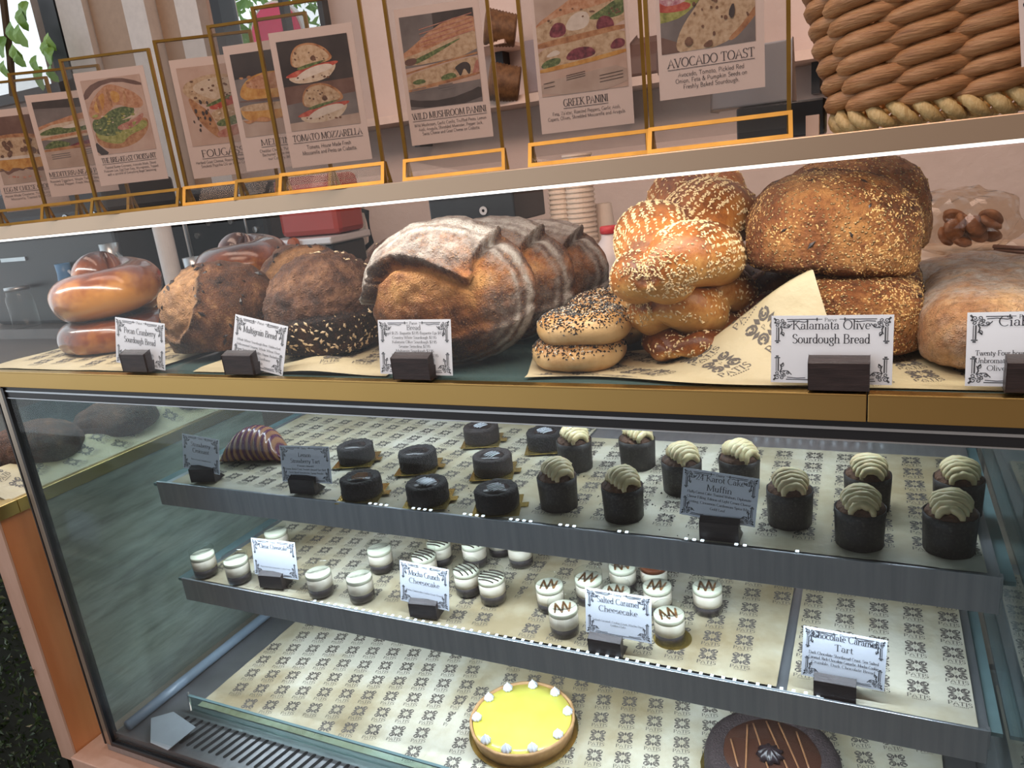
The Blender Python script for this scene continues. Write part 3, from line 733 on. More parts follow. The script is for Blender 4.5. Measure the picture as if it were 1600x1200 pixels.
for zt, name in ((T1, 'upper'), (T2, 'lower')):
    m = MB(); m.box((-1.318, 0.201, zt - 0.010), (0.150, 0.665, zt)); sh = part(m, 'shelf', STEEL)
    m = MB(); m.box((-1.320, 0.196, zt - 0.042), (0.148, 0.2005, zt + 0.010)); m.box((0.145, 0.1965, zt - 0.020), (0.150, 0.206, zt + 0.010)); part(m, 'front_lip', STEEL, sh, bevel=0.0008)
    for xa, xb in ((-1.355, -1.3185), (0.1505, 0.166)):
        m = MB(); m.box((xa, 0.215, zt - 0.011), (xb, 0.66, zt - 0.005)); part(m, 'glass_edge', G_EDGE, sh)
    m = MB(); m.box((-1.31, 0.206, zt - 0.022), (0.14, 0.226, zt - 0.0105)); part(m, 'led_housing', STEEL_L, sh)
    if name == 'upper':
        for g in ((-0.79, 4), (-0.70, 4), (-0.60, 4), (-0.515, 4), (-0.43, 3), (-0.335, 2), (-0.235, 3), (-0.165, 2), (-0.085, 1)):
            part(led_or_glint_dots([g[0] + 0.0115 * i for i in range(g[1])], 0.2055, zt + 0.0090), 'led_strip_or_glint', LED_OR_GLINT, sh)  # glowing dots in place of the LED_OR_GLINT row mirrored in this lip
        part(led_or_glint_dots([-0.20 + 0.02 * i for i in range(12)], 0.662, zt + 0.012), 'led_strip_or_glint', LED_OR_GLINT, sh)
    else:
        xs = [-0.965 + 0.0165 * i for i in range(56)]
        part(led_or_glint_dots(xs, 0.2040, zt + 0.0088, 0.0046, 0.0065), 'led_strip_or_glint', LED_OR_GLINT, sh)  # mirrored LEDs of the lower lip, made as glowing dots
        m = MB(); m.box((-0.97, 0.1985, zt + 0.0102), (-0.05, 0.2000, zt + 0.0112)); part(m, 'edge_glint', emit('lip_glow', (0.80, 0.91, 1.0), 0.9), sh)  # glowing sliver stands in for light caught on the lip's top edge
    for x in (-1.20, -0.20):
        m = MB(); m.box((x - 0.012, 0.60, zt - 0.03), (x + 0.012, 0.684, zt - 0.0105)); part(m, 'bracket', DARKMETAL, sh)

m = MB(); m.box((XL + 0.007, 0.006, PAN - 0.012), (XR - 0.007, 0.684, PAN)); pan = part(m, 'floor_pan', surf('pan_steel', [(0.3, (0.16, 0.16, 0.165)), (0.7, (0.24, 0.24, 0.245))], scale=8, rough=0.35, metal=0.6))
m = MB()
for i in range(66):
    x = -1.262 + i * 0.0196
    n = 8; pts = [(x + 0.0042 * math.cos(a), 0.088 + 0.0042 * math.sin(a)) for a in np.linspace(0, math.pi, n)] + [(x - 0.012 + 0.0042 * math.cos(a), 0.030 + 0.0042 * math.sin(a)) for a in np.linspace(math.pi, 2 * math.pi, n)]
    m.add([(a, b, PAN + 0.0006) for a, b in pts], [tuple(range(2 * n))])
part(m, 'air_grille', flat('slot_black', (0.006, 0.006, 0.007), rough=0.9), pan)
m = MB(); m.box((-1.272, 0.108, PAN), (0.165, 0.1125, PAN + 0.034)); part(m, 'glass_lip', glass('lip_glass', (0.72, 0.84, 0.82), 1.0), pan)
m = MB(); m.box((-1.272, 0.1075, PAN + 0.0335), (0.165, 0.113, PAN + 0.036)); part(m, 'glass_lip_edge', G_EDGE, pan)
m = MB(); m.tube([(XL + 0.030, y, PAN + 0.011) for y in np.linspace(0.02, 0.66, 6)], 0.011, 12); part(m, 'side_rail', surf('blue_grey_rail', [(0.3, (0.16, 0.21, 0.27)), (0.7, (0.2, 0.26, 0.33))], scale=9, rough=0.3), pan, smooth=True)
m = MB(); m.tube([(-1.285, 0.118, PAN + 0.034), (-1.277, 0.112, PAN + 0.016), (-1.268, 0.104, PAN + 0.003)], 0.0022, 6); part(m, 'clip', STEEL_L, pan)
m = MB(); q = [P(*a, z=PAN + 0.014) for a in ((236, 1122), (271, 1112), (306, 1136), (262, 1172), (235, 1160))]
m.add(q, [(0, 4, 3, 2, 1)]); tag(m.build('paper_scrap', flat('foil_grey', (0.42, 0.46, 0.50), rough=0.3, metal=0.3)), 'crumpled pale paper scrap lying beside the air grille', 'paper')
S.objects['paper_scrap'].modifiers.new('thick', 'SOLIDIFY').thickness = 0.001

# ------------------------------------------------------------------ the neighbouring case beyond the side glass
NX = -1.470
nb_at = (-1.84, 0.3, FLOOR)
nb = thing('low_bread_case', 'lower wooden bread case with brass trim standing beside the glass display case', 'bread case', nb_at)
nneg = tuple(-v for v in nb_at)


def npart(mb, name, mat, parent=nb, **kw):
    o = mb.build(name, mat, parent, **kw); o.location = nneg if parent is nb else (0, 0, 0); return o


m = MB(); m.box((-2.2, 0.044, -0.83), (NX, 0.66, -0.285)); npart(m, 'side_panel', GREYED_WOOD)
m = MB(); m.box((-1.5175, -0.030, -0.838), (NX + 0.001, 0.0435, -0.285)); npart(m, 'corner_post', WOOD_O, bevel=0.001)
m = MB(); m.box((-1.518, -0.0345, -0.838), (NX + 0.001, -0.0305, -0.285)); npart(m, 'front_stile', WOOD_P)
m = MB(); m.box((-2.2, -0.040, -0.285), (NX + 0.006, 0.006, -0.258)); m.box((NX - 0.010, 0.0062, -0.285), (NX + 0.006, 0.66, -0.258)); npart(m, 'brass_trim', BRASS, bevel=0.001)
m = MB(); m.box((-2.2, 0.0, -0.30), (NX - 0.011, 0.66, -0.262)); npart(m, 'deck', surf('deck_dark', [(0.3, (0.05, 0.08, 0.085)), (0.7, (0.08, 0.11, 0.11))], scale=5, rough=0.2))
m = MB(); m.box((NX - 0.022, -0.034, -0.258), (NX - 0.008, -0.020, -0.02)); npart(m, 'glass_post', BRASS)
m = MB(); m.box((NX - 0.006, -0.019, -0.257), (NX - 0.001, 0.64, -0.02)); npart(m, 'side_glass', G_PANE)
m = MB(); m.box((-2.2, 0.02, FLOOR), (-1.50, 0.60, -0.84)); npart(m, 'plinth', flat('plinth_dark', (0.03, 0.04, 0.03), rough=0.8))
m = MB(); leaf_cloud(m, 3600, (-1.86, -0.035, -0.68), (0.345, 0.012, 0.40), 0.0075, random.Random(11)); leaf_cloud(m, 900, (-1.66, 0.0, -0.98), (0.17, 0.012, 0.14), 0.0075, random.Random(12))
o = npart(m, 'boxwood_hedge', LEAF_D); o['kind'] = 'stuff'
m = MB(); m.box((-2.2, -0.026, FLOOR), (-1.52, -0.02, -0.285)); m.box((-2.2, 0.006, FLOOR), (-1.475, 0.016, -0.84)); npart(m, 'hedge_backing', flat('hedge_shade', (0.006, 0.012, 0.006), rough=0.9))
# the next case seen past the side glass on the other side
fx = XR + 0.012
oth_at = (0.55, 0.3, FLOOR)
oth = thing('dark_drinks_case', 'dark glass case with a wire shelf standing past the side pane', 'display case', oth_at)
oneg = tuple(-v for v in oth_at)
m = MB(); m.box((fx, 0.0, FLOOR), (0.8, 0.66, -0.70)); o = m.build('base', DARKMETAL, oth); o.location = oneg
m = MB(); m.box((0.30, 0.60, -0.70), (0.8, 0.62, -0.05)); o = m.build('back_panel', surf('dull_plywood', [(0.3, (0.10, 0.09, 0.075)), (0.7, (0.15, 0.135, 0.11))], scale=8, stretch=(1, 1, 6), rough=0.6), oth); o.location = oneg
m = MB(); m.box((fx, 0.006, -0.70), (fx + 0.005, 0.62, -0.05)); o = m.build('side_glass', G_SIDE, oth); o.location = oneg
m = MB(); m.tube([(fx + 0.006, 0.17, -0.70), (fx + 0.006, 0.17, -0.05)], 0.004, 8); m.tube([(fx + 0.03, 0.30, -0.70), (fx + 0.03, 0.30, -0.05)], 0.004, 8); o = m.build('post', STEEL_L, oth); o.location = oneg
m = MB()
for i in range(14): m.tube([(fx + 0.01, 0.05 + i * 0.04, -0.46), (0.7, 0.05 + i * 0.04, -0.46)], 0.0025, 6)
m.tube([(fx + 0.02, 0.03, -0.462), (fx + 0.02, 0.60, -0.462)], 0.003, 6)
o = m.build('wire_shelf', DARKMETAL, oth); o.location = oneg
c = P(1578, 1125, y=0.46)
t = thing('takeaway_box', 'white box on the dark case floor under the tape roll', 'box', (c[0] + 0.03, 0.46, -0.70))
m = MB(); m.box((-0.035, -0.05, 0), (0.06, 0.06, 0.085)); m.build('carton', flat('white_carton', (0.5, 0.54, 0.58), rough=0.5), t, bevel=0.002)
m = MB(); m.box((-0.036, -0.051, 0.0855), (0.061, 0.061, 0.097)); m.build('lid', flat('dark_lid', (0.04, 0.045, 0.05), rough=0.3), t, bevel=0.002)
t = thing('tape_roll', 'pale blue tape roll with a dark rim lying on the white box', 'tape roll', (c[0] + 0.045, 0.46, -0.70 + 0.098))
m = MB(); m.lathe([(0.016, 0), (0.034, 0), (0.034, 0.02), (0.016, 0.02), (0.016, 0)], 32); m.build('roll', flat('tape_blue', (0.35, 0.45, 0.6), rough=0.3), t)
m = MB(); m.lathe([(0.0345, 0), (0.042, 0.0), (0.042, 0.016), (0.0345, 0.016), (0.0345, 0)], 32); m.build('rim', BLACK, t)

# ------------------------------------------------------------------ papers on the shelves
PM = [PARCH_F, INK_G]


def paper_flat(name, label, x0, x1, y0, y1, z, wr=0.0012, off=0.0, phase=(0.3, 0.4), skewed=0.0, rot=0.0, **kw):
    def fn(u, v):
        x = x0 + u + skewed * v; y = y0 + v
        return (x, y, z + wr * (1.0 + nz((x, y, 0), 9, off) + 0.5 * nz((x, y, 0), 23, off)))
    return parchment(name, label, fn, x1 - x0, y1 - y0, max(8, int((x1 - x0) / 0.012)), max(8, int((y1 - y0) / 0.012)), PM, phase=phase, rot=rot, **kw)


paper_flat('parchment_sheet', 'printed parchment lining the upper glass shelf under croissant and chocolate cakes', -1.30, -0.52, 0.215, 0.66, T1 + 0.0005, off=1, rot=-0.1)
paper_flat('parchment_sheet', 'printed parchment lining the upper glass shelf under the muffins', -0.535, 0.135, 0.212, 0.585, T1 + 0.0040, off=4, phase=(0.1, 0.1), wr=0.0012, rot=0.02)
paper_flat('parchment_sheet', 'printed parchment under the plain white and striped cheesecakes', -1.30, -0.56, 0.212, 0.655, T2 + 0.0005, off=7, phase=(0.6, 0.2), wr=0.0014, rot=0.12)
paper_flat('parchment_sheet', 'printed parchment under the caramel zigzag cheesecakes', -0.58, -0.115, 0.212, 0.64, T2 + 0.0042, off=9, phase=(0.2, 0.6), rot=0.05)
paper_flat('parchment_sheet', 'printed parchment under the chocolate caramel tart card', -0.10, 0.137, 0.206, 0.62, T2 + 0.0042, off=12, phase=(0.4, 0.3), rot=0.0)
paper_flat('parchment_sheet', 'printed parchment on the case floor beside the air grille', -1.27, -0.70, 0.122, 0.64, PAN + 0.0005, off=15, phase=(0.3, 0.3), wr=0.001, rot=0.22)
paper_flat('parchment_sheet', 'printed parchment on the case floor under lemon tart and chocolate tart', -0.72, 0.12, 0.118, 0.64, PAN + 0.0042, off=18, phase=(0.25, 0.45), wr=0.0016, rot=0.2)
m = MB()
for _ in range(90):
    g = rng.choice([(-0.70, 0.23), (-0.40, 0.30), (-0.62, 0.30), (-0.79, 0.32), (-0.36, 0.36), (-0.25, 0.25)])
    x, y = rng.gauss(g[0], 0.05), max(0.215, rng.gauss(g[1], 0.03)); s = rng.uniform(0.0008, 0.0022)
    m.add([(x - s, y, T1 + 0.0068), (x, y - s, T1 + 0.0068), (x + s, y, T1 + 0.0068), (x, y + s, T1 + 0.0068), (x, y, T1 + 0.0068 + s * 1.4), (x, y, T1 + 0.0062)],
          [(0, 1, 4), (1, 2, 4), (2, 3, 4), (3, 0, 4), (1, 0, 5), (2, 1, 5), (3, 2, 5), (0, 3, 5)])
tag(m.build('cake_crumbs', flat('crumb_black', (0.012, 0.009, 0.008))), 'dark cake crumbs scattered over the upper shelf paper', 'crumbs', kind='stuff')

Z1, Z2, Z3 = T1 + 0.0062, T2 + 0.0062, PAN + 0.0072


def base_at(px, py, z, r):
    """centre of a round foot of radius r whose near edge shows at the pixel"""
    q = P(px, py, z=z); d = q[:2] - CAM[:2]; d /= np.linalg.norm(d)
    c = q[:2] + d * r
    return (c[0], c[1], z)


# ------------------------------------------------------------------ carrot muffins
CUPM = surf('dark_baking_paper', [(0.3, (0.020, 0.015, 0.013)), (0.55, (0.030, 0.022, 0.018)), (0.75, (0.075, 0.06, 0.05))], scale=260, rough=0.55, detail=2)
CAKEM = surf('carrot_cake_top', [(0.25, (0.035, 0.015, 0.008)), (0.5, (0.11, 0.045, 0.02)), (0.8, (0.22, 0.10, 0.045))], scale=70, rough=0.7, bump=1.0, bscale=120, bdist=0.004)
FROST = surf('cream_cheese_frosting', [(0.3, (0.66, 0.52, 0.27)), (0.7, (0.78, 0.65, 0.38))], scale=40, rough=0.38, sss=0.1, bump=0.1, bscale=300)


def muffin_meshes(seed):
    r = random.Random(seed); off = seed * 3.1
    R = 0.0325; H = 0.053
    cup = MB()
    def wob(a, i): return 0.012 * math.sin(7 * a + seed) + 0.008 * math.sin(17 * a)
    cup.lathe([(R * 0.94, 0), (R * 0.96, 0.02), (R * 0.985, 0.04), (R, H), (R * 0.975, H), (R * 0.95, 0.045)], 40, wob=wob)
    cup.lathe([(0.0001, 0.0006), (R * 0.93, 0.0006)], 40)
    cake = MB()
    prof = [(R * 0.94, H - 0.008)] + [(R * (0.95 * math.cos(t) ** 0.6), H - 0.003 + 0.013 * math.sin(t)) for t in np.linspace(0, math.pi / 2 - 0.02, 10)] + [(0.0001, H + 0.0105)]
    cake.lathe(prof, 36)
    V = cake.v[0]; d = nz_arr(V, 90, off, 2); V[:, 2] += 0.0022 * d * (V[:, 2] > H - 0.006); V[:, :2] *= (1 + 0.05 * d)[:, None]
    # piped frosting: a ribbed band folded to and fro along the top and hanging over one edge
    fr = MB(); k = 9
    for i in range(k):
        t = i / (k - 1); y = -0.026 + 0.047 * t
        wd = 0.0195 * math.sin(math.pi * (0.14 + 0.78 * t)) ** 0.7 + 0.003
        zc = H + 0.011 - 0.30 * abs(y + 0.002) ** 1.35 * 3.0 + 0.006 * math.sin(math.pi * t)
        pts = [(wd * math.sin(a) * 1.0, y + 0.003 * math.cos(a * 1.2) + r.uniform(-0.0016, 0.0016), zc + r.uniform(-0.001, 0.001) + 0.012 * math.cos(a) - 0.003) for a in np.linspace(-1.65, 1.65, 11)]
        fr.tube(pts, [0.0026 + 0.0036 * math.sin(math.pi * (j + 0.6) / 11.2) for j in range(11)], 10)
    # core filling the fold
    fr.lathe([(0.0155, -0.002), (0.016, 0.004), (0.012, 0.010), (0.0001, 0.013)], 24, c=(0, -0.002, H + 0.004))
    return cup, cake, fr


def muffin(label, px0, px1, py, turn, seed, src=None):
    t = thing('carrot_muffin', label, 'muffin', base_at((px0 + px1) / 2, py, Z1, 0.0325), turn, 'frosted carrot muffins on the upper shelf')
    for nm, mb, mt in zip(('baking_cup', 'cake', 'frosting'), muffin_meshes(seed), (CUPM, CAKEM, FROST)):
        mb.build(nm, mt, t, smooth=True)


for lab, a, b, y, tn in (
    ('carrot muffin with ribbed cream frosting beside the chocolate cake with white icing lines, front row', 843, 908, 803, 0.9),
    ('carrot muffin with ribbed frosting, front row, second from the chocolate cakes', 941, 1011, 821, 0.9),
    ('carrot muffin with a frosting blob just past the 24 Karot card', 1196, 1272, 831, 0.3),
    ('carrot muffin with two frosting blobs in front of a taller frosted muffin', 1300, 1385, 865, 0.1),
    ('carrot muffin in the shelf corner by the side glass, frontmost', 1432, 1530, 875, -0.1),
    ('carrot muffin behind the first front muffin, next to the round chocolate cakes', 875, 928, 740, 0.8),
    ('carrot muffin in the back row above the second front muffin', 968, 1028, 738, 0.9),
    ('carrot muffin partly hidden behind the upper corner of the 24 Karot card', 1032, 1103, 778, 0.8),
    ('carrot muffin mostly hidden behind the 24 Karot card, only frosting showing', 1120, 1192, 775, 1.0),
    ('carrot muffin with long swirled frosting behind the two-blob muffin', 1313, 1396, 806, 0.2),
    ('carrot muffin by the side glass behind the corner muffin', 1448, 1540, 815, 0.1)):
    muffin(lab, a, b, y, tn, int(a))

# ------------------------------------------------------------------ round chocolate cakes on gold boards
CHOC = surf('dark_cake_crumb', [(0.25, (0.006, 0.004, 0.004)), (0.6, (0.020, 0.013, 0.012)), (0.85, (0.05, 0.034, 0.03))], scale=150, rough=0.75, bump=1.0, bscale=260, bdist=0.004)
CHOC2 = surf('brown_cake_crumb', [(0.25, (0.012, 0.007, 0.006)), (0.6, (0.035, 0.020, 0.016)), (0.85, (0.07, 0.042, 0.034))], scale=120, rough=0.7, bump=0.8, bscale=260, bdist=0.003)
GANACHE = flat('ganache', (0.022, 0.014, 0.013), rough=0.3)
ICING = flat('white_icing', (0.72, 0.74, 0.80), rough=0.35)
CARAMEL = flat('caramel_icing', (0.32, 0.145, 0.05), rough=0.3)


def choc_cake(label, px0, px1, py, kind, seed):
    R, H = 0.037, 0.034
    c = base_at((px0 + px1) / 2, py, Z1, R * 0.95)
    t = thing('chocolate_cake', label, 'chocolate cake', c, 0.0, 'round chocolate cakes on gold boards')
    b = MB(); b.box((-0.040, -0.040, 0), (0.040, 0.040, 0.0012)); b.box((0.040, -0.008, 0), (0.052, 0.008, 0.0012)); o = b.build('gold_board', GOLDBOARD, t); o.rotation_euler = (0, 0, 0.32)
    body = MB()
    prof = [(R * 0.96, 0.0014), (R, 0.004)] + [(R, 0.004 + (H - 0.007) * i / 7) for i in range(1, 8)] + [(R * 0.96, H)] + [(R * q, H + 0.001 - 0.003 * smooth01(0.85, 0.6, q)) for q in (0.85, 0.75, 0.65, 0.5, 0.3, 0.12)] + [(0.0001, H - 0.002)]
    body.lathe(prof, 56)
    V = body.v[0]; rough = 0.0018 if kind != 'brown' else 0.0006
    V += (rough * nz_arr(V, 160, seed, 2))[:, None] * (V / (np.linalg.norm(V, axis=1)[:, None] + 1e-9)) * (V[:, 2:3] > 0.002)
    body.build('cake', CHOC2 if kind == 'brown' else CHOC, t, smooth=True)
    g = MB(); g.lathe([(0.0001, 0.0), (R * 0.62, 0.0), (R * 0.60, 0.0016), (0.0001, 0.0022)], 32, c=(0, 0, H - 0.0025)); g.build('ganache', GANACHE, t, smooth=True)
    m = MB()
    ang = {'white': 1.2, 'caramel': 0.25, 'fine': 0.9, 'brown': 1.2, 'plain': 0.2}[kind]
    ca, sa = math.cos(ang), math.sin(ang); n = {'white': 6, 'caramel': 5, 'fine': 5, 'brown': 4, 'plain': 3}[kind]
    for i in range(n):
        o = (i - (n - 1) / 2) * 0.0062; L = 0.015 * (1 - abs(i - (n - 1) / 2) / n * 0.7)
        m.tube([(L * q * ca - o * sa, L * q * sa + o * ca, H + 0.0012 + 0.0006 * math.cos(q * 2)) for q in (-1, -0.5, 0, 0.5, 1)], 0.00095 if kind != 'white' else 0.0013, 6)
    m.build('icing_drizzle', CARAMEL if kind == 'caramel' else (ICING if kind != 'plain' else GANACHE), t, smooth=True)
    if kind == 'white':
        m = MB(); m.lathe([(0.0001, 0), (0.012, 0), (0.011, 0.0025), (0.0001, 0.0032)], 24, c=(0, 0, H - 0.0008)); m.build('icing_dot', ICING, t, smooth=True)


for lab, a, b, y, k in (
    ('rough chocolate cake behind the Lemon Strawberry card, nearest the croissant', 526, 594, 728, 'plain'),
    ('chocolate cake without icing lines in the middle row on a gold board', 622, 691, 740, 'plain'),
    ('smooth brown chocolate cake in the back row with fine caramel stripes', 722, 788, 698, 'brown'),
    ('knobbly chocolate cake with white flecks behind the first muffin', 820, 889, 708, 'fine'),
    ('chocolate cake with caramel stripes on its top beside the Lemon Strawberry card', 531, 607, 783, 'caramel'),
    ('chocolate cake with a bright white iced centre and dark stripes', 634, 710, 794, 'white'),
    ('smooth chocolate cake with two pairs of thin white icing ticks', 737, 809, 748, 'brown'),
    ('chocolate cake with thin slanted white icing lines in the front row', 741, 819, 805, 'fine')):
    choc_cake(lab, a, b, y, k, int(a) * 0.37)

# ------------------------------------------------------------------ cheesecakes in clear cups
C_BASE = surf('dark_crumb_base', [(0.3, (0.016, 0.011, 0.013)), (0.7, (0.055, 0.038, 0.04))], scale=180, rough=0.6)
C_CREAM = surf('cheesecake_cream', [(0.3, (0.74, 0.68, 0.54)), (0.7, (0.86, 0.82, 0.70))], scale=60, rough=0.4, sss=0.05)
C_SIDE = surf('cheesecake_side', [(0.3, (0.50, 0.38, 0.28)), (0.5, (0.72, 0.62, 0.50)), (0.8, (0.84, 0.79, 0.68))], scale=24, stretch=(1, 1, 0.25), rough=0.4)
C_TOP = flat('cheesecake_top', (0.84, 0.83, 0.66), rough=0.25, var=0.03)
STRIPE = flat('chocolate_stripe', (0.03, 0.015, 0.010), rough=0.25)
COCOA = flat('cocoa_top', (0.16, 0.045, 0.018), rough=0.35)


def make_cheesecake(kind):
    R = 0.0255; H = 0.046
    t = thing('cheesecake_cup', 'x', 'cheesecake')
    m = MB(); m.lathe([(R * 0.93, 0.0008), (R * 0.955, 0.0165)], 32); m.build('crumb_base', C_BASE, t, smooth=True)
    m = MB(); m.lathe([(R * 0.955, 0.0166), (R * 0.96, 0.026), (R * 0.965, H - 0.008)], 32); m.build('filling', C_SIDE, t, smooth=True)
    m = MB(); m.lathe([(R * 0.965, H - 0.0079), (R * 0.965, H - 0.001), (R * 0.95, H), (0.0001, H + 0.0005)], 32); m.build('topping', COCOA if kind == 'cocoa' else C_TOP, t, smooth=True)
    m = MB(); m.lathe([(R * 0.95, 0.0001), (R * 0.985, 0.02), (R, 0.058), (R * 1.01, 0.0585), (R * 0.99, 0.057)], 32); m.v[0][:, 2] += 0.0
    m.build('clear_cup', CLEARCUP, t, smooth=True)
    if kind == 'mocha':
        m = MB()
        for i in range(5):
            o = (i - 2) * 0.0088; L = math.sqrt(max(0.00005, (R * 0.93) ** 2 - o * o))
            m.tube([(L * q, o + 0.003 * (1 - q * q), H + 0.0014) for q in np.linspace(-1, 1, 9)], 0.0014, 6)
        m.build('chocolate_stripes', STRIPE, t, smooth=True)
    if kind == 'caramel':
        m = MB(); pts = []
        zz = [(-0.015, -0.013), (-0.011, 0.015), (-0.003, -0.015), (0.003, 0.017), (0.009, -0.014), (0.014, 0.012)]
        for (a, b), (c, d) in zip(zz, zz[1:]):
            m.tube([(a + (c - a) * q, b + (d - b) * q, H + 0.0008) for q in np.linspace(0, 1, 4)], [0.0015, 0.0020, 0.0020, 0.0015], 8, flat=0.5); m.build('caramel_zigzag', CARAMEL, t, smooth=True)
    return t


CHEESE = {
    'classic': [('plain cheesecake cup nearest the shelf end, outermost in the front', 300, 350, 903), ('plain cheesecake cup beside the Classic Cheesecake card, on its outer side', 356, 398, 913),
                ('plain cheesecake cup directly behind the Classic Cheesecake card', 416, 460, 866), ('plain bright white cheesecake cup just past the Classic Cheesecake card', 481, 529, 935),
                ('plain bright white cheesecake cup between the Classic and Mocha cards, nearest the lip', 544, 593, 943), ('plain white cheesecake cup standing behind the two bright white front ones', 577, 621, 897)],
    'mocha': [('striped cheesecake cup hidden to its top behind the Mocha Crunch card', 648, 688, 909), ('striped cheesecake cup behind the Mocha card, further back against the upper shelf', 669, 713, 887),
              ('striped cheesecake cup next to the Mocha card with thin stripes', 713, 755, 934), ('striped cheesecake cup with the boldest stripes, frontmost of its kind', 748, 798, 947),
              ('striped cheesecake cup behind the boldest striped one', 722, 768, 889), ('cheesecake cup showing only its dark base behind other striped cups', 765, 803, 872),
              ('cheesecake cup alone in the gap, its top cut off by the upper shelf', 792, 840, 889)],
    'caramel': [('caramel zigzag cheesecake cup in the group, farthest from the Salted Caramel card', 840, 886, 961), ('caramel zigzag cheesecake cup in front, beside the Salted Caramel card', 858, 911, 1000),
                ('caramel cheesecake cup behind the Salted Caramel card corner, tall view of its side', 900, 947, 950), ('caramel cheesecake cup at the back under the upper shelf, behind the card', 951, 1000, 930),
                ('caramel cheesecake cup mostly hidden behind the Salted Caramel card top edge', 943, 989, 972), ('caramel cheesecake cup peeking above the far corner of the Salted Caramel card', 1003, 1056, 964),
                ('caramel cheesecake cup on a gold board just past the Salted Caramel card', 1023, 1073, 1012), ('caramel cheesecake cup standing alone at the end of its group', 1080, 1134, 966)],
    'cocoa': [('cheesecake cup with a red-brown cocoa top at the back of the caramel group', 1000, 1047, 928)]}
GROUPS = {'classic': 'plain cheesecakes on the lower shelf', 'mocha': 'chocolate striped cheesecakes on the lower shelf', 'caramel': 'caramel zigzag cheesecakes on the lower shelf', 'cocoa': None}
for kind, rows in CHEESE.items():
    proto = make_cheesecake(kind)
    for i, (lab, a, b, y) in enumerate(rows):
        loc = base_at((a + b) / 2, y, Z2 + 0.0005, 0.0245)
        t = proto if i == 0 else dup(proto)
        t.location = loc; t.rotation_euler = (0, 0, (0.3 if kind != 'mocha' else -0.25) + 0.25 * math.sin(i * 2.3)); t['label'] = lab
        if GROUPS[kind]: t['group'] = GROUPS[kind]
        if 'gold board' in lab:
            m = MB(); m.lathe([(0.0001, 0), (0.031, 0), (0.031, 0.0012), (0.0001, 0.0012)], 28, c=(0.004, 0, -0.0014)); m.build('gold_board', GOLDBOARD, t)

# ------------------------------------------------------------------ striped croissant
CROI = new_mat('striped_croissant_dough')
m_, nt, out = CROI
b = nd(nt, 'ShaderNodeBsdfPrincipled'); at = nd(nt, 'ShaderNodeAttribute', attribute_name='mask'); sp = nd(nt, 'ShaderNodeSeparateColor'); nt.links.new(at.outputs['Color'], sp.inputs[0])
n_ = nd(nt, 'ShaderNodeTexNoise', i_Scale=60.0, i_Detail=4.0); nt.links.new(coords(nt), n_.inputs['Vector'])
ad = nd(nt, 'ShaderNodeMath', operation='MULTIPLY_ADD'); nt.links.new(n_.outputs['Fac'], ad.inputs[0]); ad.inputs[1].default_value = 0.5; nt.links.new(sp.outputs['Red'], ad.inputs[2])
nt.links.new(ramp(nt, ad.outputs[0], [(0.30, (0.085, 0.022, 0.060)), (0.6, (0.13, 0.042, 0.05)), (0.95, (0.29, 0.14, 0.07))]), b.inputs['Base Color'])
b.inputs['Roughness'].default_value = 0.22; nt.links.new(b.outputs[0], out.inputs[0])
CROI = m_


def set_mask(o, R, G, B):
    me = o.data; ca = me.color_attributes.new('mask', 'FLOAT_COLOR', 'POINT')
    n = len(me.vertices); buf = np.ones((n, 4)); buf[:, 0] = R; buf[:, 1] = G; buf[:, 2] = B
    ca.data.foreach_set('color', buf.ravel())


a0, a1 = P(360, 712, z=Z1), P(452, 722, z=Z1)
cc = base_at(408, 722, Z1, 0.040)
t = thing('striped_croissant', 'glossy purple and gold striped croissant behind the Strawberry Croissant card', 'croissant', cc, math.atan2(a1[1] - a0[1], a1[0] - a0[0]) + 0.25)
m = MB(); nu, nv = 110, 40; L = 0.078; MK = []
V = []
for i in range(nu):
    s = i / (nu - 1) * 2 - 1
    x = L * s; prof = max(0.0, 1 - abs(s) ** 2.4) ** 0.75
    seg = s * 5.2; ridge = abs(math.sin(math.pi * seg * 0.9)) ** 0.6
    r0 = 0.006 + 0.041 * prof * (0.90 + 0.10 * ridge)
    yb = -0.020 * s * s
    for j in range(nv):
        a = 2 * math.pi * j / nv
        z = r0 * 0.86 * math.sin(a); y = r0 * 1.0 * math.cos(a)
        V.append((x + 0.010 * math.sin(a) * (1 if s < 0 else -1) * abs(s), y + yb, max(z, -r0 * 0.55) + 0.026 * prof + 0.004))
        MK.append(0.5 + 0.5 * math.sin(2 * math.pi * (seg * 1.0) + 0.9 * math.sin(a)))
V = np.array(V); V[:, 2] -= V[:, 2].min()
V += (0.0007 * nz_arr(V, 120, 3))[:, None]
V[:, 2] = np.maximum(V[:, 2], 0)
m.add(V, [(i * nv + j, i * nv + (j + 1) % nv, (i + 1) * nv + (j + 1) % nv, (i + 1) * nv + j) for i in range(nu - 1) for j in range(nv)] + [tuple(range(nv - 1, -1, -1)), tuple((nu - 1) * nv + j for j in range(nv))])
o = m.build('dough', CROI, t, smooth=True); set_mask(o, np.array(MK), 0.5, 0)

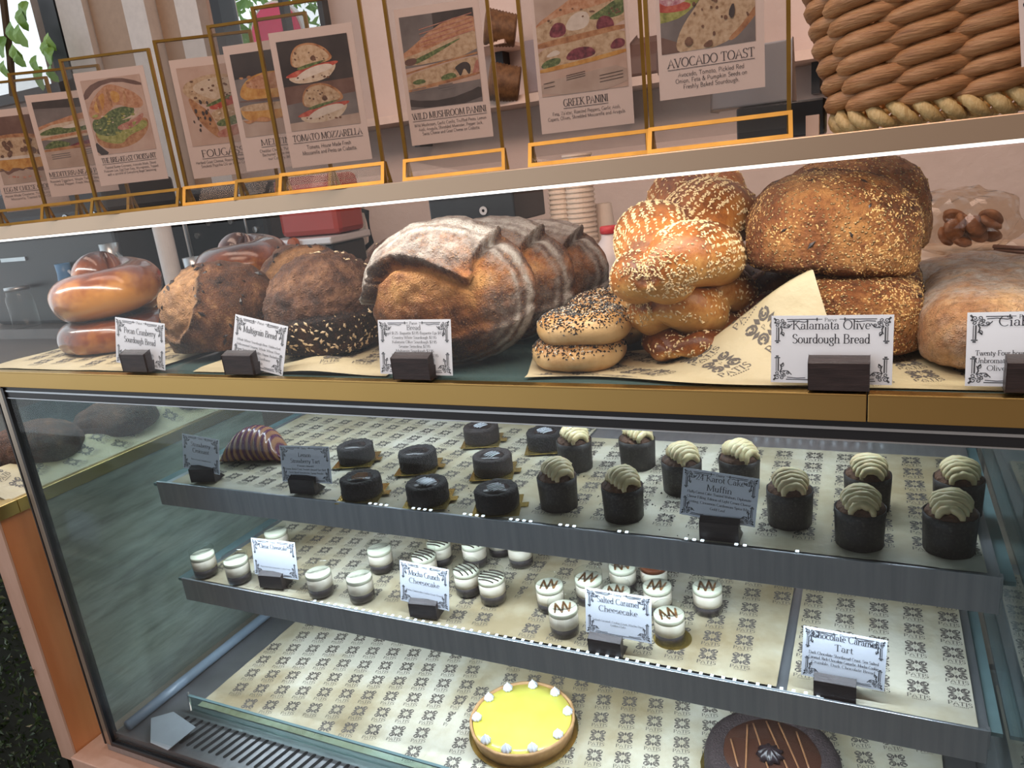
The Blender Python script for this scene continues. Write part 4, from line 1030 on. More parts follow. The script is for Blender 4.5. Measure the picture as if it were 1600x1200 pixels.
# ------------------------------------------------------------------ lemon tart with meringue kisses
CRUST_T = surf('tart_shortcrust', [(0.3, (0.42, 0.22, 0.09)), (0.7, (0.60, 0.36, 0.17))], scale=60, rough=0.6, bump=0.4, bscale=200)
LEMON = surf('lemon_curd', [(0.3, (0.66, 0.60, 0.09)), (0.7, (0.74, 0.68, 0.14))], scale=9, rough=0.22, bump=0.06, bscale=120)
MERINGUE = flat('meringue', (0.82, 0.84, 0.92), rough=0.4, var=0.02)
TR = 0.099
tc = (np.array(P(816, 1121, z=Z3 + 0.026)))
t = thing('lemon_tart', 'round lemon tart with bright yellow curd and nine white meringue kisses', 'tart', (tc[0], tc[1], Z3))
m = MB(); m.lathe([(0.0001, 0), (TR + 0.004, 0), (TR + 0.004, 0.0012), (0.0001, 0.0012)], 60, wob=lambda a, i: 0.014 * math.sin(30 * a)); m.build('gold_board', GOLDBOARD, t)
m = MB(); m.lathe([(TR * 0.94, 0.0014), (TR, 0.026), (TR * 0.995, 0.029), (TR * 0.955, 0.0295), (TR * 0.945, 0.024), (TR * 0.94, 0.02)], 96, wob=lambda a, i: 0.004 * math.sin(11 * a) + 0.003 * math.sin(29 * a)); m.build('crust', CRUST_T, t, smooth=True)
m = MB(); m.lathe([(TR * 0.944, 0.0235), (TR * 0.93, 0.0262), (TR * 0.7, 0.0258), (0.0001, 0.0258)], 96, wob=lambda a, i: 0.003 * math.sin(13 * a)); m.build('lemon_curd', LEMON, t, smooth=True)
for k, (q, w) in enumerate(((834, 1065), (791, 1069), (760, 1087), (738, 1120), (747, 1163), (784, 1184), (836, 1180), (879, 1150), (889, 1110), (871, 1078))):
    c = P(q, w, z=Z3 + 0.032); c = c - np.array([tc[0], tc[1], Z3])
    d = math.hypot(c[0], c[1]); c[:2] *= min(1, TR * 0.865 / d)
    if k == 9: c[:2] *= 1.0
    m = MB(); n = 44
    m.lathe([(0.0078, 0.0), (0.0092, 0.003), (0.0085, 0.0065), (0.0055, 0.0105), (0.0022, 0.0140), (0.0004, 0.0172)], n, wob=lambda a, i: (0.11 if i < 5 else 0) * math.cos(8 * a + 0.5 * i))
    m.build('meringue_kiss', MERINGUE, t, loc=(c[0], c[1], 0.0262), smooth=True)

# ------------------------------------------------------------------ chocolate tart
t0 = P(1205, 1178, z=Z3 + 0.04)
t = thing('chocolate_tart', 'large dark chocolate tart with crumb rim, caramel lines and a rosette', 'tart', (t0[0], t0[1], Z3))
CR = 0.108
m = MB(); m.lathe([(0.0001, 0), (CR + 0.007, 0), (CR + 0.007, 0.0012), (0.0001, 0.0012)], 60, wob=lambda a, i: 0.013 * math.sin(26 * a)); m.build('gold_board', GOLDBOARD, t)
m = MB(); m.lathe([(CR * 0.96, 0.0014), (CR, 0.006), (CR, 0.030), (CR * 0.96, 0.042), (CR * 0.86, 0.046), (CR * 0.74, 0.045), (CR * 0.69, 0.0415), (0.0001, 0.0405)], 110)
V = m.v[0]; V += (0.0016 * nz_arr(V, 210, 5, 2))[:, None] * np.array([0.6, 0.6, 1]) * (V[:, 2:3] > 0.003)
m.build('crumb_rim', surf('cocoa_crumb', [(0.25, (0.012, 0.007, 0.007)), (0.6, (0.038, 0.022, 0.022)), (0.85, (0.085, 0.055, 0.055))], scale=240, rough=0.7, bump=1.0, bscale=340, bdist=0.004), t, smooth=True)
m = MB(); m.lathe([(CR * 0.715, 0.0415), (CR * 0.70, 0.0435), (0.0001, 0.0440)], 64, wob=lambda a, i: 0.012 * math.sin(7 * a + 1)); m.build('chocolate_glaze', flat('chocolate_glaze', (0.055, 0.022, 0.014), rough=0.25), t, smooth=True)
m = MB()
for (xa, ya, xb, yb) in ((-0.045, 0.050, -0.032, -0.060), (-0.036, 0.056, 0.010, -0.065), (-0.016, 0.068, 0.040, -0.055), (0.004, 0.070, 0.052, -0.04), (0.034, 0.058, 0.060, -0.02), (-0.066, 0.008, -0.045, -0.05)):
    m.tube([(xa + (xb - xa) * q, ya + (yb - ya) * q, 0.0452 if abs(q - 0.5) < 0.6 else 0.045) for q in np.linspace(0, 1, 8)], 0.0016, 6, flat=0.6)
m.build('caramel_lines', flat('caramel_line', (0.26, 0.12, 0.055), rough=0.35), t, smooth=True)
m = MB(); m.lathe([(0.017, 0), (0.020, 0.004), (0.017, 0.009), (0.010, 0.014), (0.0001, 0.018)], 60, c=(0.0, -0.01, 0.0440), wob=lambda a, i: 0.16 * math.cos(9 * a + i)); m.build('rosette', flat('dark_rosette', (0.02, 0.012, 0.014), rough=0.3), t, smooth=True)

# ------------------------------------------------------------------ price cards in dark wooden blocks
def holder_mesh(w=0.055):
    m = MB()
    m.prism([(0, 0), (0, 0.028), (0.013, 0.033), (0.013, 0.006), (0.0148, 0.006), (0.0148, 0.016), (0.034, 0.0)], 0, 0, w)
    return m


HOLD = holder_mesh().build('card_holder', DARKWOOD, bevel=0.0006)
first_holder = True


def price_card(name, TLp, TRp, BRp, BLp, y, lean, hold_px, zsurf, head, body, word, hlabel, size=0.0088, hy=None, hrot=0.0, bodysize=0.0036, body_top=0.42, head_top=None, lead=1.25, hw=0.64):
    """card stood in its block: corners given where the photo shows them, on the card's own leaning plane"""
    global first_holder
    hb = P(*hold_px, z=zsurf)
    if first_holder: h = HOLD; first_holder = False
    else: h = HOLD.copy(); COL.objects.link(h)
    h.location = (hb[0], hb[1], zsurf); h.rotation_euler = (0, 0, hrot)
    tag(h, hlabel, 'card holder', 'dark wooden card blocks')
    yc = hb[1] + 0.0142
    bl, br = P(*BLp, y=yc), P(*BRp, y=yc); tl = P(*TLp, y=yc + lean); tr = P(*TRp, y=yc + lean)
    U = br - bl; w = (np.linalg.norm(U) + np.linalg.norm(tr - tl)) / 2
    V = (tl + tr) / 2 - (bl + br) / 2; hgt = np.linalg.norm(V)
    c = (bl + br) / 2
    t = frame_thing('price_card', name, 'price card', c, U, V, 'white price cards with scroll borders')
    m = MB(); m.box((-w / 2, 0, 0), (w / 2, 0.0004, hgt)); m.build('paper', PAPER_W, t)
    m = MB(); add_border(m, w, hgt, -0.0003, word); m.build('scroll_border', flat('border_ink', (0.05, 0.055, 0.07), rough=0.6) if 'border_ink' not in bpy.data.materials else bpy.data.materials['border_ink'], t)
    m = MB(); k = hgt / 0.07
    z = hgt * (head_top or 0.80) - size * k * 0.9
    for s in head:
        add_text(m, s, 0, z, size * k, -0.0003, bold=0.9, sx=min(1.12, w * hw / max(0.001, text_width(s, size * k)))); z -= size * k * 1.55
    z = hgt * body_top
    for s in body:
        add_text(m, s, 0, z, bodysize * k, -0.0003, bold=1.0, sx=min(1.15, w * 0.84 / max(0.001, text_width(s, bodysize * k)))); z -= bodysize * k * lead * 1.3
    m.build('lettering', INK, t)
    return t


ZD = 0.0035
price_card('Pecan Cranberry Sourdough Bread card standing before the dark nut loaf', (186, 497), (264, 507), (258, 579), (182, 566), 0, 0.012, (193, 581), ZD,
           ['Pecan Cranberry', 'Sourdough Bread'], ['Sourdough Base, Toasted Pecans,', 'Dried Cranberries'], 'Parve', 'wooden block holding the Pecan Cranberry card', bodysize=0.0030, body_top=0.27)
price_card('tilted Multigrain Bread card in front of the oat-topped loaf', (384, 498), (466, 516), (442, 588), (360, 566), 0, 0.014, (352, 585), ZD,
           ['Multigrain Bread'], ['Whole Wheat Sourdough Base, Unbleached,', 'Unbromated Organic Whole Wheat Flour,', 'Brown Sugar, Organic Millet, Organic Buckwheat,', 'Organic Flax, Sunflower', 'Seeds, Salt'], 'Parve', 'wooden block holding the Multigrain Bread card', bodysize=0.0032, body_top=0.50, lead=1.6)
price_card('Bread price list card standing before the big floured sourdough wheel', (600, 500), (714, 500), (708, 587), (594, 584), 0, 0.012, (615, 593), ZD,
           ['Bread'], ['Bagel $1.25  Baguette $3.95 Baguette Epi $4.95', 'Country White Sourdough $7.95', 'Kalamata Olive Sourdough $7.95', 'Sesame Semolina $7.95', 'Multigrain Sourdough $7.95', 'Pecan Cranberry Sourdough $7.95', '100% Spelt Sourdough $8.50'], 'Parve',
           'wooden block holding the Bread price list card', size=0.0062, bodysize=0.0034, body_top=0.735, head_top=0.895, lead=1.28)
price_card('Kalamata Olive Sourdough Bread card in front of the stacked golden loaves', (1208, 493), (1397, 492), (1395, 602), (1203, 597), 0, 0.010, (1262, 610), ZD,
           ['Kalamata Olive', 'Sourdough Bread'], [], 'Parve', 'wooden block holding the Kalamata Olive card', size=0.0092, head_top=0.915)
price_card('Ciabatta card cut by the picture edge in front of the floury loaf', (1502, 490), (1692, 484), (1697, 606), (1507, 603), 0, 0.010, (1570, 614), ZD,
           ['Ciabatta'], ['Twenty-Four hour Rise, Unbleached,', 'Unbromated wheat Flour, Water,', 'Olive Oil, Yeast, Salt'], 'Parve', 'wooden block holding the Ciabatta card', size=0.0090, head_top=0.93, bodysize=0.0048, body_top=0.42, lead=1.15)
price_card('Strawberry Croissant card beside the purple striped croissant', (291, 681), (349, 687), (343, 742), (287, 731), 0, 0.012, (299, 754), Z1,
           ['Strawberry', 'Croissant'], ['Butter Croissant, Strawberry Jam'], 'Dairy', 'wooden block holding the Strawberry Croissant card', hrot=0.25, bodysize=0.0026, body_top=0.30, size=0.008)
price_card('Lemon Strawberry Tart card standing between croissant and chocolate cakes', (446, 698), (524, 699), (519, 756), (442, 752), 0, 0.012, (454, 771), Z1,
           ['Lemon', 'Strawberry Tart'], ['(Contains Almonds)', 'Lemon Butter Curd, Toasted Almond Tart Shell,', 'Fresh Sliced Strawberries, Syrup, Powder'], 'Dairy', 'wooden block holding the Lemon Strawberry Tart card', hrot=0.12, bodysize=0.0034, body_top=0.43, size=0.0076, lead=1.5)
price_card('24 Karot Cake Muffin card standing among the frosted muffins', (1069, 731), (1190, 748), (1179, 824), (1062, 803), 0, 0.012, (1093, 843), Z1,
           ['24 Karot Cake', 'Muffin'], ['Fluffy Carrot Cake, Toasted Walnuts, Diplomate', 'Cheese Filling, Edition of Light Cream Cheese', 'Frosting, Cinnamon Cardamom Spice Mix,', 'Gold Leaf'], 'Dairy', 'wooden block holding the 24 Karot Cake Muffin card', size=0.0088, head_top=0.90, bodysize=0.0036, body_top=0.50, lead=1.5)
price_card('Classic Cheesecake card among the plain white cups', (404, 844), (474, 851), (466, 906), (399, 897), 0, 0.012, (407, 918), Z2,
           ['Classic Cheesecake'], ['', '', 'New York Style Cheesecake, Cookie Crust'], 'Dairy', 'wooden block holding the Classic Cheesecake card', hrot=0.12, size=0.0082, head_top=0.86, bodysize=0.0028, body_top=0.36)
price_card('Mocha Crunch Cheesecake card beside the striped cups', (634, 878), (711, 893), (702, 955), (626, 938), 0, 0.012, (641, 964), Z2,
           ['Mocha Crunch', 'Cheesecake'], ['Mocha Cheesecake, Cookie Crust, Crunch'], 'Dairy', 'wooden block holding the Mocha Crunch Cheesecake card', hrot=0.12, size=0.0086, bodysize=0.0028, body_top=0.30)
price_card('Salted Caramel Cheesecake card in the middle of the zigzag cups', (925, 919), (1028, 937), (1019, 1006), (915, 987), 0, 0.012, (920, 1021), Z2,
           ['Salted Caramel', 'Cheesecake'], ['Salted Caramel, Cookie Crust, Mocha Dust,', 'Golden Flake'], 'Dairy', 'wooden block holding the Salted Caramel Cheesecake card', size=0.0088, head_top=0.84, bodysize=0.003, body_top=0.30)
price_card('Chocolate Caramel Tart card alone on the bare printed paper', (1257, 978), (1387, 1001), (1382, 1081), (1251, 1054), 0, 0.012, (1271, 1089), Z2,
           ['Chocolate Caramel', 'Tart'], ['Dark Chocolate Shortbread Crust, Sea Salted', 'Caramel, Rich Chocolate Ganache, Mocha Cookie', 'Crumble, Dark Chocolate Bread'], 'Dairy', 'wooden block holding the Chocolate Caramel Tart card', size=0.0090, head_top=0.93, hw=0.78, bodysize=0.0040, body_top=0.48, lead=1.25)

# ------------------------------------------------------------------ breads
_ICO = {}


def ico(k):
    if k not in _ICO:
        bm = bmesh.new(); bmesh.ops.create_icosphere(bm, subdivisions=k, radius=1.0)
        bm.verts.ensure_lookup_table()
        _ICO[k] = (np.array([v.co[:] for v in bm.verts]), [tuple(v.index for v in f.verts) for f in bm.faces]); bm.free()
    return _ICO[k]


def sup(d, e):
    """round direction pushed towards a squarer body (e < 1)"""
    n = (np.abs(d) ** (2 / e)).sum(1) ** (-e / 2)
    return d * n[:, None]


def rough_up(Pn, d, amp, s, seed, octv=3):
    return Pn + d * (amp * nz_arr(Pn, s, seed, octv))[:, None]


def loaf_obj(name, part_name, mat, label, cat, loc, rz, V, F, mask, group=None, rx=0.0, ry=0.0):
    """loaf as a thing (Empty on its underside) with its crust as the body part; V local, underside at z = 0"""
    t = thing(name, label, cat, loc, rz, group)
    t.rotation_euler = (rx, ry, rz)
    m = MB(); m.add(V, F); o = m.build(part_name, mat, t, smooth=True)
    set_mask(o, *mask)
    return t, o


def scatter(V, N, n, keep, size, seed, length=1.7, lift=0.0003, flatness=0.45, spread=0.0):
    """small seeds lying on a surface"""
    r = random.Random(seed); mb = MB(); idx = [i for i in range(len(V)) if keep[i] > 0]
    if not idx: return mb
    w = np.array([keep[i] for i in idx], float); w /= w.sum()
    pick = np.random.default_rng(seed).choice(idx, size=n, p=w)
    base = np.array([(-1, 0, 0), (0, -0.55, 0), (1, 0, 0), (0, 0.55, 0), (0, 0, 1), (0, 0, -1)], float)
    F = [(0, 1, 4), (1, 2, 4), (2, 3, 4), (3, 0, 4), (1, 0, 5), (2, 1, 5), (3, 2, 5), (0, 3, 5)]
    for i in pick:
        nrm = Vector(N[i]); a = Vector((r.gauss(0, 1), r.gauss(0, 1), r.gauss(0, 1))); u = a.cross(nrm)
        if u.length < 1e-4: continue
        u.normalize(); v = nrm.cross(u); s = size * r.uniform(0.75, 1.25)
        c = np.array(V[i]) + np.array(u) * r.gauss(0, size * 0.8 + spread) + np.array(v) * r.gauss(0, size * 0.8 + spread) + np.array(nrm) * lift
        M = np.stack([np.array(u) * s * length / 1.7, np.array(v) * s * 0.9, np.array(nrm) * s * flatness])
        mb.add(c + base @ M, F)
    return mb


def normals(o):
    n = len(o.data.vertices); a = np.zeros(n * 3); o.data.vertices.foreach_get('normal', a); return a.reshape(-1, 3)


SESAME = flat('sesame_seed', (0.68, 0.50, 0.27), rough=0.45, var=0.12, scale=300)
POPPY = flat('black_seed', (0.012, 0.012, 0.016), rough=0.4)
BLISTER = flat('crust_blister', (0.60, 0.36, 0.135), rough=0.4, var=0.3, scale=120)
OATS = flat('oat_flake', (0.78, 0.60, 0.38), rough=0.6, var=0.15, scale=120)

CR_WHITE = crust('country_crust', (0.060, 0.018, 0.009), (0.33, 0.120, 0.036), (0.62, 0.31, 0.10), flour=(0.44, 0.39, 0.34), scale=26, speck=330, speck_amt=0.35, bump=0.7, rough=0.5)
CR_DARK = crust('multigrain_crust', (0.018, 0.008, 0.006), (0.105, 0.042, 0.021), (0.30, 0.145, 0.072), scale=34, speck=260, speck_amt=0.30, bump=0.9, rough=0.55)
CR_NUT = crust('cranberry_crust', (0.024, 0.009, 0.006), (0.150, 0.054, 0.020), (0.48, 0.26, 0.115), scale=24, speck=300, speck_amt=0.3, bump=0.9, rough=0.5)
CR_CHAL = crust('challah_crust', (0.040, 0.008, 0.004), (0.19, 0.045, 0.010), (0.50, 0.21, 0.045), scale=10, speck=500, speck_amt=0.05, bump=0.06, rough=0.22, coat=0.8, bscale=300, grit=0.0)
CR_SES = crust('semolina_crust', (0.11, 0.028, 0.008), (0.36, 0.115, 0.022), (0.60, 0.31, 0.09), scale=16, speck=400, speck_amt=0.1, bump=0.2, rough=0.32, grit=0.15)
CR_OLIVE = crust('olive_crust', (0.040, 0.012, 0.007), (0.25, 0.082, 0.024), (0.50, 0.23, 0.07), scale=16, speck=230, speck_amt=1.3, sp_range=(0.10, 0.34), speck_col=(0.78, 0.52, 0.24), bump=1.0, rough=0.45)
CR_CIAB = crust('ciabatta_crust', (0.10, 0.036, 0.016), (0.33, 0.15, 0.065), (0.55, 0.32, 0.15), flour=(0.40, 0.35, 0.31), scale=22, speck=420, speck_amt=0.4, bump=0.7, rough=0.6, flour_rough=110, grit=0.6)
CR_BAGEL = crust('bagel_crust', (0.30, 0.12, 0.035), (0.56, 0.31, 0.11), (0.72, 0.50, 0.25), scale=12, speck=500, speck_amt=0.08, bump=0.12, rough=0.35, grit=0.1)


# --- the floured country wheels, standing on edge one behind another
def country_wheel(label, loc, rz, seed, R=0.118, H=0.098, T=0.105, hero=True):
    d, F = ico(6)
    q = sup(d, 0.95)
    # local: x across, z up, -y = scored face; dome towards -y, flat back
    V = np.stack([q[:, 0] * R, np.where(q[:, 1] < 0, q[:, 1] * T * 0.62, q[:, 1] * T * 0.38), q[:, 2] * H], 1)
    rad = np.sqrt(d[:, 0] ** 2 + d[:, 2] ** 2)
    u, v = q[:, 0], q[:, 2]
    g = np.interp(u, [-1, -0.93, -0.86, -0.80, -0.70, -0.42, -0.07, 0.2, 0.40, 0.455, 0.50, 0.62, 0.72, 1.0], [-0.1, -0.02, 0.04, 0.12, 0.40, 0.60, 0.54, 0.40, 0.26, 0.24, 0.58, 0.78, 0.84, 0.9])
    gn = g + 0.02 * nz_arr(np.stack([u, v, 0 * u], 1), 9, seed)
    face = smooth01(0.05, -0.15, d[:, 1])
    flap = smooth01(-0.018, 0.018, v - gn) * smooth01(0.45, 0.1, d[:, 1])
    # second flap: the lower bulge below the belly
    g2 = np.interp(u, [-1, -0.2, 0.1, 0.45, 0.75, 1.0], [-1.2, -0.75, -0.52, -0.42, -0.38, -0.2]) + 0.03 * nz_arr(np.stack([u, v, 0 * u], 1), 6, seed + 3)
    low = smooth01(0.03, -0.03, v - g2) * face
    lip = np.exp(-((v - gn - 0.02) / 0.05) ** 2) * face
    cut = np.exp(-((v - gn + 0.075) / 0.06) ** 2) * face * (1 - flap)
    V += d * (0.008 * flap + 0.006 * lip * flap - 0.010 * cut + 0.005 * low)[:, None]
    V = rough_up(V, d, 0.0030, 22, seed, 3); V = rough_up(V, d, 0.0014 * 1.0, 95, seed + 5, 2)
    rightb = smooth01(0.50, 0.64, u + 0.06 * nz_arr(V, 30, seed)) * face * (1 - flap)
    rings = 0.5 + 0.5 * np.sin(rad * 74 + 2 * nz_arr(V, 14, seed))
    rim = smooth01(0.82, 0.93, rad)
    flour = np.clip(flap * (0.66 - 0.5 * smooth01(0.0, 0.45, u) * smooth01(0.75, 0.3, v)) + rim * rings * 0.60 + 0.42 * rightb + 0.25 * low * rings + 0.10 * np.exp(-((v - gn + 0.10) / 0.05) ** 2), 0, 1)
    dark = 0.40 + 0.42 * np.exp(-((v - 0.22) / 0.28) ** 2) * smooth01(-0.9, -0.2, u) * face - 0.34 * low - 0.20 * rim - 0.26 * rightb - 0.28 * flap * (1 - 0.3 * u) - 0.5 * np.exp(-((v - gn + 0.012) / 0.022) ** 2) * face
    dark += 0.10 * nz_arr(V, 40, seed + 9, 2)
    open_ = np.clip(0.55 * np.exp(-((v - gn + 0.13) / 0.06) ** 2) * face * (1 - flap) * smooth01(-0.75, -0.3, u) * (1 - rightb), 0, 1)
    V[:, 2] -= V[:, 2].min()
    lim = 0.006
    V[:, 2] = np.where(V[:, 2] < lim, lim + (V[:, 2] - lim) * 0.3, V[:, 2]); V[:, 2] -= V[:, 2].min()
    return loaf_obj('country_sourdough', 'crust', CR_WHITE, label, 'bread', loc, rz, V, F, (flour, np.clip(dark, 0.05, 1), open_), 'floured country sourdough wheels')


country_wheel('big floured sourdough wheel standing frontmost with a torn flap behind the Bread card', (-0.507, 0.098, ZD), 0.10, 3.0, H=0.090)
country_wheel('floured country sourdough wheel standing second, right behind the frontmost wheel', (-0.490, 0.214, ZD), 0.02, 17.0, R=0.114, H=0.084)
country_wheel('floured country sourdough wheel standing third and last of the row', (-0.472, 0.325, ZD), 0.08, 29.0, R=0.108, H=0.076)


# --- round dark loaves
def boule(name, label, mat, loc, rz, R, H, seed, cat='bread', group=None, score=True, nut=0.0, rx=0.0, crater=None, k=6):
    d, F = ico(k); q = sup(d, 0.88)
    V = q * np.array([R, R, H / 1.55])
    V[:, 2] = np.where(V[:, 2] < -0.55 * H / 1.55, -0.55 * H / 1.55 + (V[:, 2] + 0.55 * H / 1.55) * 0.15, V[:, 2])
    V = rough_up(V, d, 0.006, 14, seed, 3); V = rough_up(V, d, 0.0024, 60, seed + 2, 3)
    dark = 0.38 + 0.10 * nz_arr(V, 30, seed, 2); open_ = np.zeros(len(V)); fl = np.zeros(len(V))
    if crater:
        cd = np.array(crater[:3]); cd = cd / np.linalg.norm(cd); c = d @ cd + 0.13 * nz_arr(V, 16, seed + 4, 3)
        inside = smooth01(crater[3] - 0.015, crater[3] + 0.02, c); edge = np.exp(-((c - crater[3]) / 0.03) ** 2)
        V += d * (0.004 * edge - 0.004 * inside + 0.006 * smooth01(crater[3], 1.0, c))[:, None]
        open_ = inside * 0.75; dark = dark + 0.2 * inside - 0.4 * edge
    V[:, 2] -= V[:, 2].min()
    return loaf_obj(name, 'crust', mat, label, cat, loc, rz, V, F, (fl, np.clip(dark, 0.03, 1), open_), group, rx=rx)


def bits(t, o, mat, name, n, size, seed, cond, **kw):
    V = np.array([v.co[:] for v in o.data.vertices]); N = normals(o)
    mb = scatter(V, N, n, cond(V, N), size, seed, **kw)
    b = mb.build(name, mat, t, smooth=False); b['kind'] = 'stuff'
    return b


NUT = flat('dark_nut_piece', (0.020, 0.011, 0.010), rough=0.35)
t, o = boule('cranberry_sourdough', 'rough nut and cranberry loaf behind the Pecan Cranberry card, its crust burst open', CR_NUT, (-0.985, 0.150, ZD), 0.0, 0.092, 0.135, 41, group='nut and cranberry loaves', crater=(-0.25, -0.75, 0.45, 0.72))
bits(t, o, NUT, 'nut_pieces', 46, 0.0052, 5, lambda V, N: (N[:, 2] > -0.2) * (V[:, 1] < 0.05), length=2.0, flatness=0.6)
t, o = boule('cranberry_sourdough', 'nut and cranberry loaf at the back between the cranberry loaf and the oat loaf', CR_NUT, (-0.962, 0.345, ZD), 0.5, 0.088, 0.138, 47, group='nut and cranberry loaves', crater=(0.1, -0.8, 0.5, 0.75), k=5)
bits(t, o, NUT, 'nut_pieces', 40, 0.0052, 6, lambda V, N: (N[:, 2] > -0.1) * 1.0, length=2.0, flatness=0.6)
# multigrain loaf: rough dome split over a smooth seeded lower flap
def multigrain(label, loc, rz, seed, R=0.088, H=0.140, k=6):
    d, F = ico(k); q = sup(d, 0.86)
    V = q * np.array([R, R, H / 1.6])
    V[:, 2] = np.where(V[:, 2] < -0.6 * H / 1.6, -0.6 * H / 1.6 + (V[:, 2] + 0.6 * H / 1.6) * 0.15, V[:, 2])
    edge = -0.02 + 0.22 * np.clip(d[:, 0] + 0.2, -1, 1) * 0.3 + 0.05 * nz_arr(V, 30, seed, 2)
    front = smooth01(0.35, 0.0, d[:, 1])
    flap = smooth01(0.015, -0.015, d[:, 2] - edge) * front
    V += d * (0.007 * flap * np.exp(-((d[:, 2] - edge) / 0.30) ** 2))[:, None]
    V = rough_up(V, d, 0.005, 14, seed, 3)
    V += d * ((1 - flap) * 0.0040 * nz_arr(V, 75, seed + 2, 3))[:, None]
    dark = 0.40 + 0.12 * nz_arr(V, 40, seed, 2) - 0.22 * flap - 0.45 * np.exp(-((d[:, 2] - edge - 0.015) / 0.03) ** 2) * front + 0.12 * (1 - flap)
    V[:, 2] -= V[:, 2].min()
    t, o = loaf_obj('multigrain_loaf', 'crust', CR_DARK, label, 'bread', loc, rz, V, F, (0, np.clip(dark, 0.02, 1), 0), 'multigrain loaves')
    bits(t, o, OATS, 'oat_flakes', 120, 0.0042, int(seed), lambda V, N: flap ** 2 * (N[:, 2] > -0.5) + 0.5 * (N[:, 2] > 0.86) * (d[:, 1] > -0.2) + 0.25 * (np.abs(d[:, 2] - 0.7) < 0.12) * (d[:, 1] > 0.1), flatness=0.35)
    bits(t, o, SESAME, 'small_seeds', 260, 0.0018, int(seed) + 1, lambda V, N: flap + 0.4 * (N[:, 2] > 0.86) * (d[:, 1] > -0.1), flatness=0.5)
    return t


multigrain('dark multigrain loaf with oat flakes on its lower crust behind the Multigrain card', (-0.762, 0.150, ZD), 0.1, 61)
multigrain('dark multigrain loaf hidden far back between the cranberry and oat loaves', (-0.760, 0.390, ZD), 0.6, 67, H=0.138, k=5)


# --- braids
def braid(name, label, mat, loc, rz, L, r, A, B, turns, seed, group=None, tilt=0.0, roll=0.0, dome=0.25, dip=0.0, shine=0.0, dark0=0.5, phase=0.0):
    """three strands plaited along local y; local z = 0 on the underside"""
    nu, nv = 120, 28; VV, FF, G, OP, n = [], [], [], [], 0
    for k in range(3):
        ph = phase + k * 2 * math.pi / 3
        for i in range(nu):
            s = i / (nu - 1); y = (s - 0.5) * L
            env = max(0.0, 1 - abs(2 * s - 1) ** 3.2) ** 0.5
            a = turns * 2 * math.pi * s + ph
            cx = A * env * math.sin(a); cz = B * env * math.sin(2 * a)
            rr = r * (0.02 + 0.98 * env)
            dx = A * env * math.cos(a) * turns * 2 * math.pi / L
            sl = math.atan(dx * 0.8)
            for j in range(nv):
                b = 2 * math.pi * j / nv
                ex, ez = math.cos(b), math.sin(b)
                VV.append((cx + rr * ex * math.cos(sl) , y - rr * ex * math.sin(sl) * 0.6, cz + rr * 0.88 * ez))
                groove = 1 - abs(ez)
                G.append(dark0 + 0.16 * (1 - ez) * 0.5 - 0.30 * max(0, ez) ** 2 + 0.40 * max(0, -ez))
                OP.append(0.0)
        FF += [(n + i * nv + j, n + (i + 1) * nv + j, n + (i + 1) * nv + (j + 1) % nv, n + i * nv + (j + 1) % nv) for i in range(nu - 1) for j in range(nv)]
        FF += [tuple(n + j for j in range(nv - 1, -1, -1)), tuple(n + (nu - 1) * nv + j for j in range(nv))]
        n += nu * nv
    V = np.array(VV); V[:, 2] += dome * A * (1 - (V[:, 0] / (A + r)) ** 2)
    V += (0.0016 * nz_arr(V, 26, seed, 2))[:, None]
    lo = V[:, 2].min() + r * 0.28
    low = V[:, 2] < lo; V[:, 2] = np.where(low, lo + (V[:, 2] - lo) * 0.25, V[:, 2]); V[:, 2] -= V[:, 2].min()
    Gm = np.clip(np.array(G) + 0.10 * nz_arr(V, 22, seed + 1, 2), 0.05, 1)
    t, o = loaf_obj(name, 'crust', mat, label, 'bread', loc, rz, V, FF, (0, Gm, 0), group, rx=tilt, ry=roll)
    return t, o


# --- round turban challahs: one rope wound inwards and upwards
def turban(label, loc, rz, R, r, H, seed, dark0, turns=1.75, tail=True):
    nu, nv = 190, 30; V, G = [], []
    for i in range(nu):
        s = i / (nu - 1); a = rz + 2 * math.pi * turns * s
        rad = R * (1 - s ** 1.25) + 0.004; env = min(1.0, (s * 14) ** 0.5 + 0.12) * min(1.0, ((1 - s) * 8) ** 0.5 + 0.02)
        rr = r * env * (1 - 0.12 * s); z = H * (0.04 + 0.96 * s ** 1.1)
        for j in range(nv):
            b = 2 * math.pi * j / nv; ex, ez = math.cos(b), math.sin(b)
            V.append(((rad + rr * ex) * math.cos(a), (rad + rr * ex) * math.sin(a), z + rr * 0.92 * ez))
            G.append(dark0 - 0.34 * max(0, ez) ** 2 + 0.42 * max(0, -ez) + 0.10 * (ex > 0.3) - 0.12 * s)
    V = np.array(V); V += (0.0014 * nz_arr(V, 24, seed, 2))[:, None]
    lo = -r * 0.55; V[:, 2] = np.where(V[:, 2] < lo, lo + (V[:, 2] - lo) * 0.2, V[:, 2]); V[:, 2] -= V[:, 2].min()
    F = [(i * nv + j, (i + 1) * nv + j, (i + 1) * nv + (j + 1) % nv, i * nv + (j + 1) % nv) for i in range(nu - 1) for j in range(nv)]
    F += [tuple(j for j in range(nv)), tuple((nu - 1) * nv + j for j in range(nv - 1, -1, -1))]
    Gm = np.clip(np.array(G) + 0.08 * nz_arr(V, 20, seed + 1, 2), 0.05, 1)
    return loaf_obj('round_challah', 'crust', CR_CHAL, label, 'bread', loc, 0.0, V, [f[::-1] for f in F], (0, Gm, 0), 'glossy round challahs')


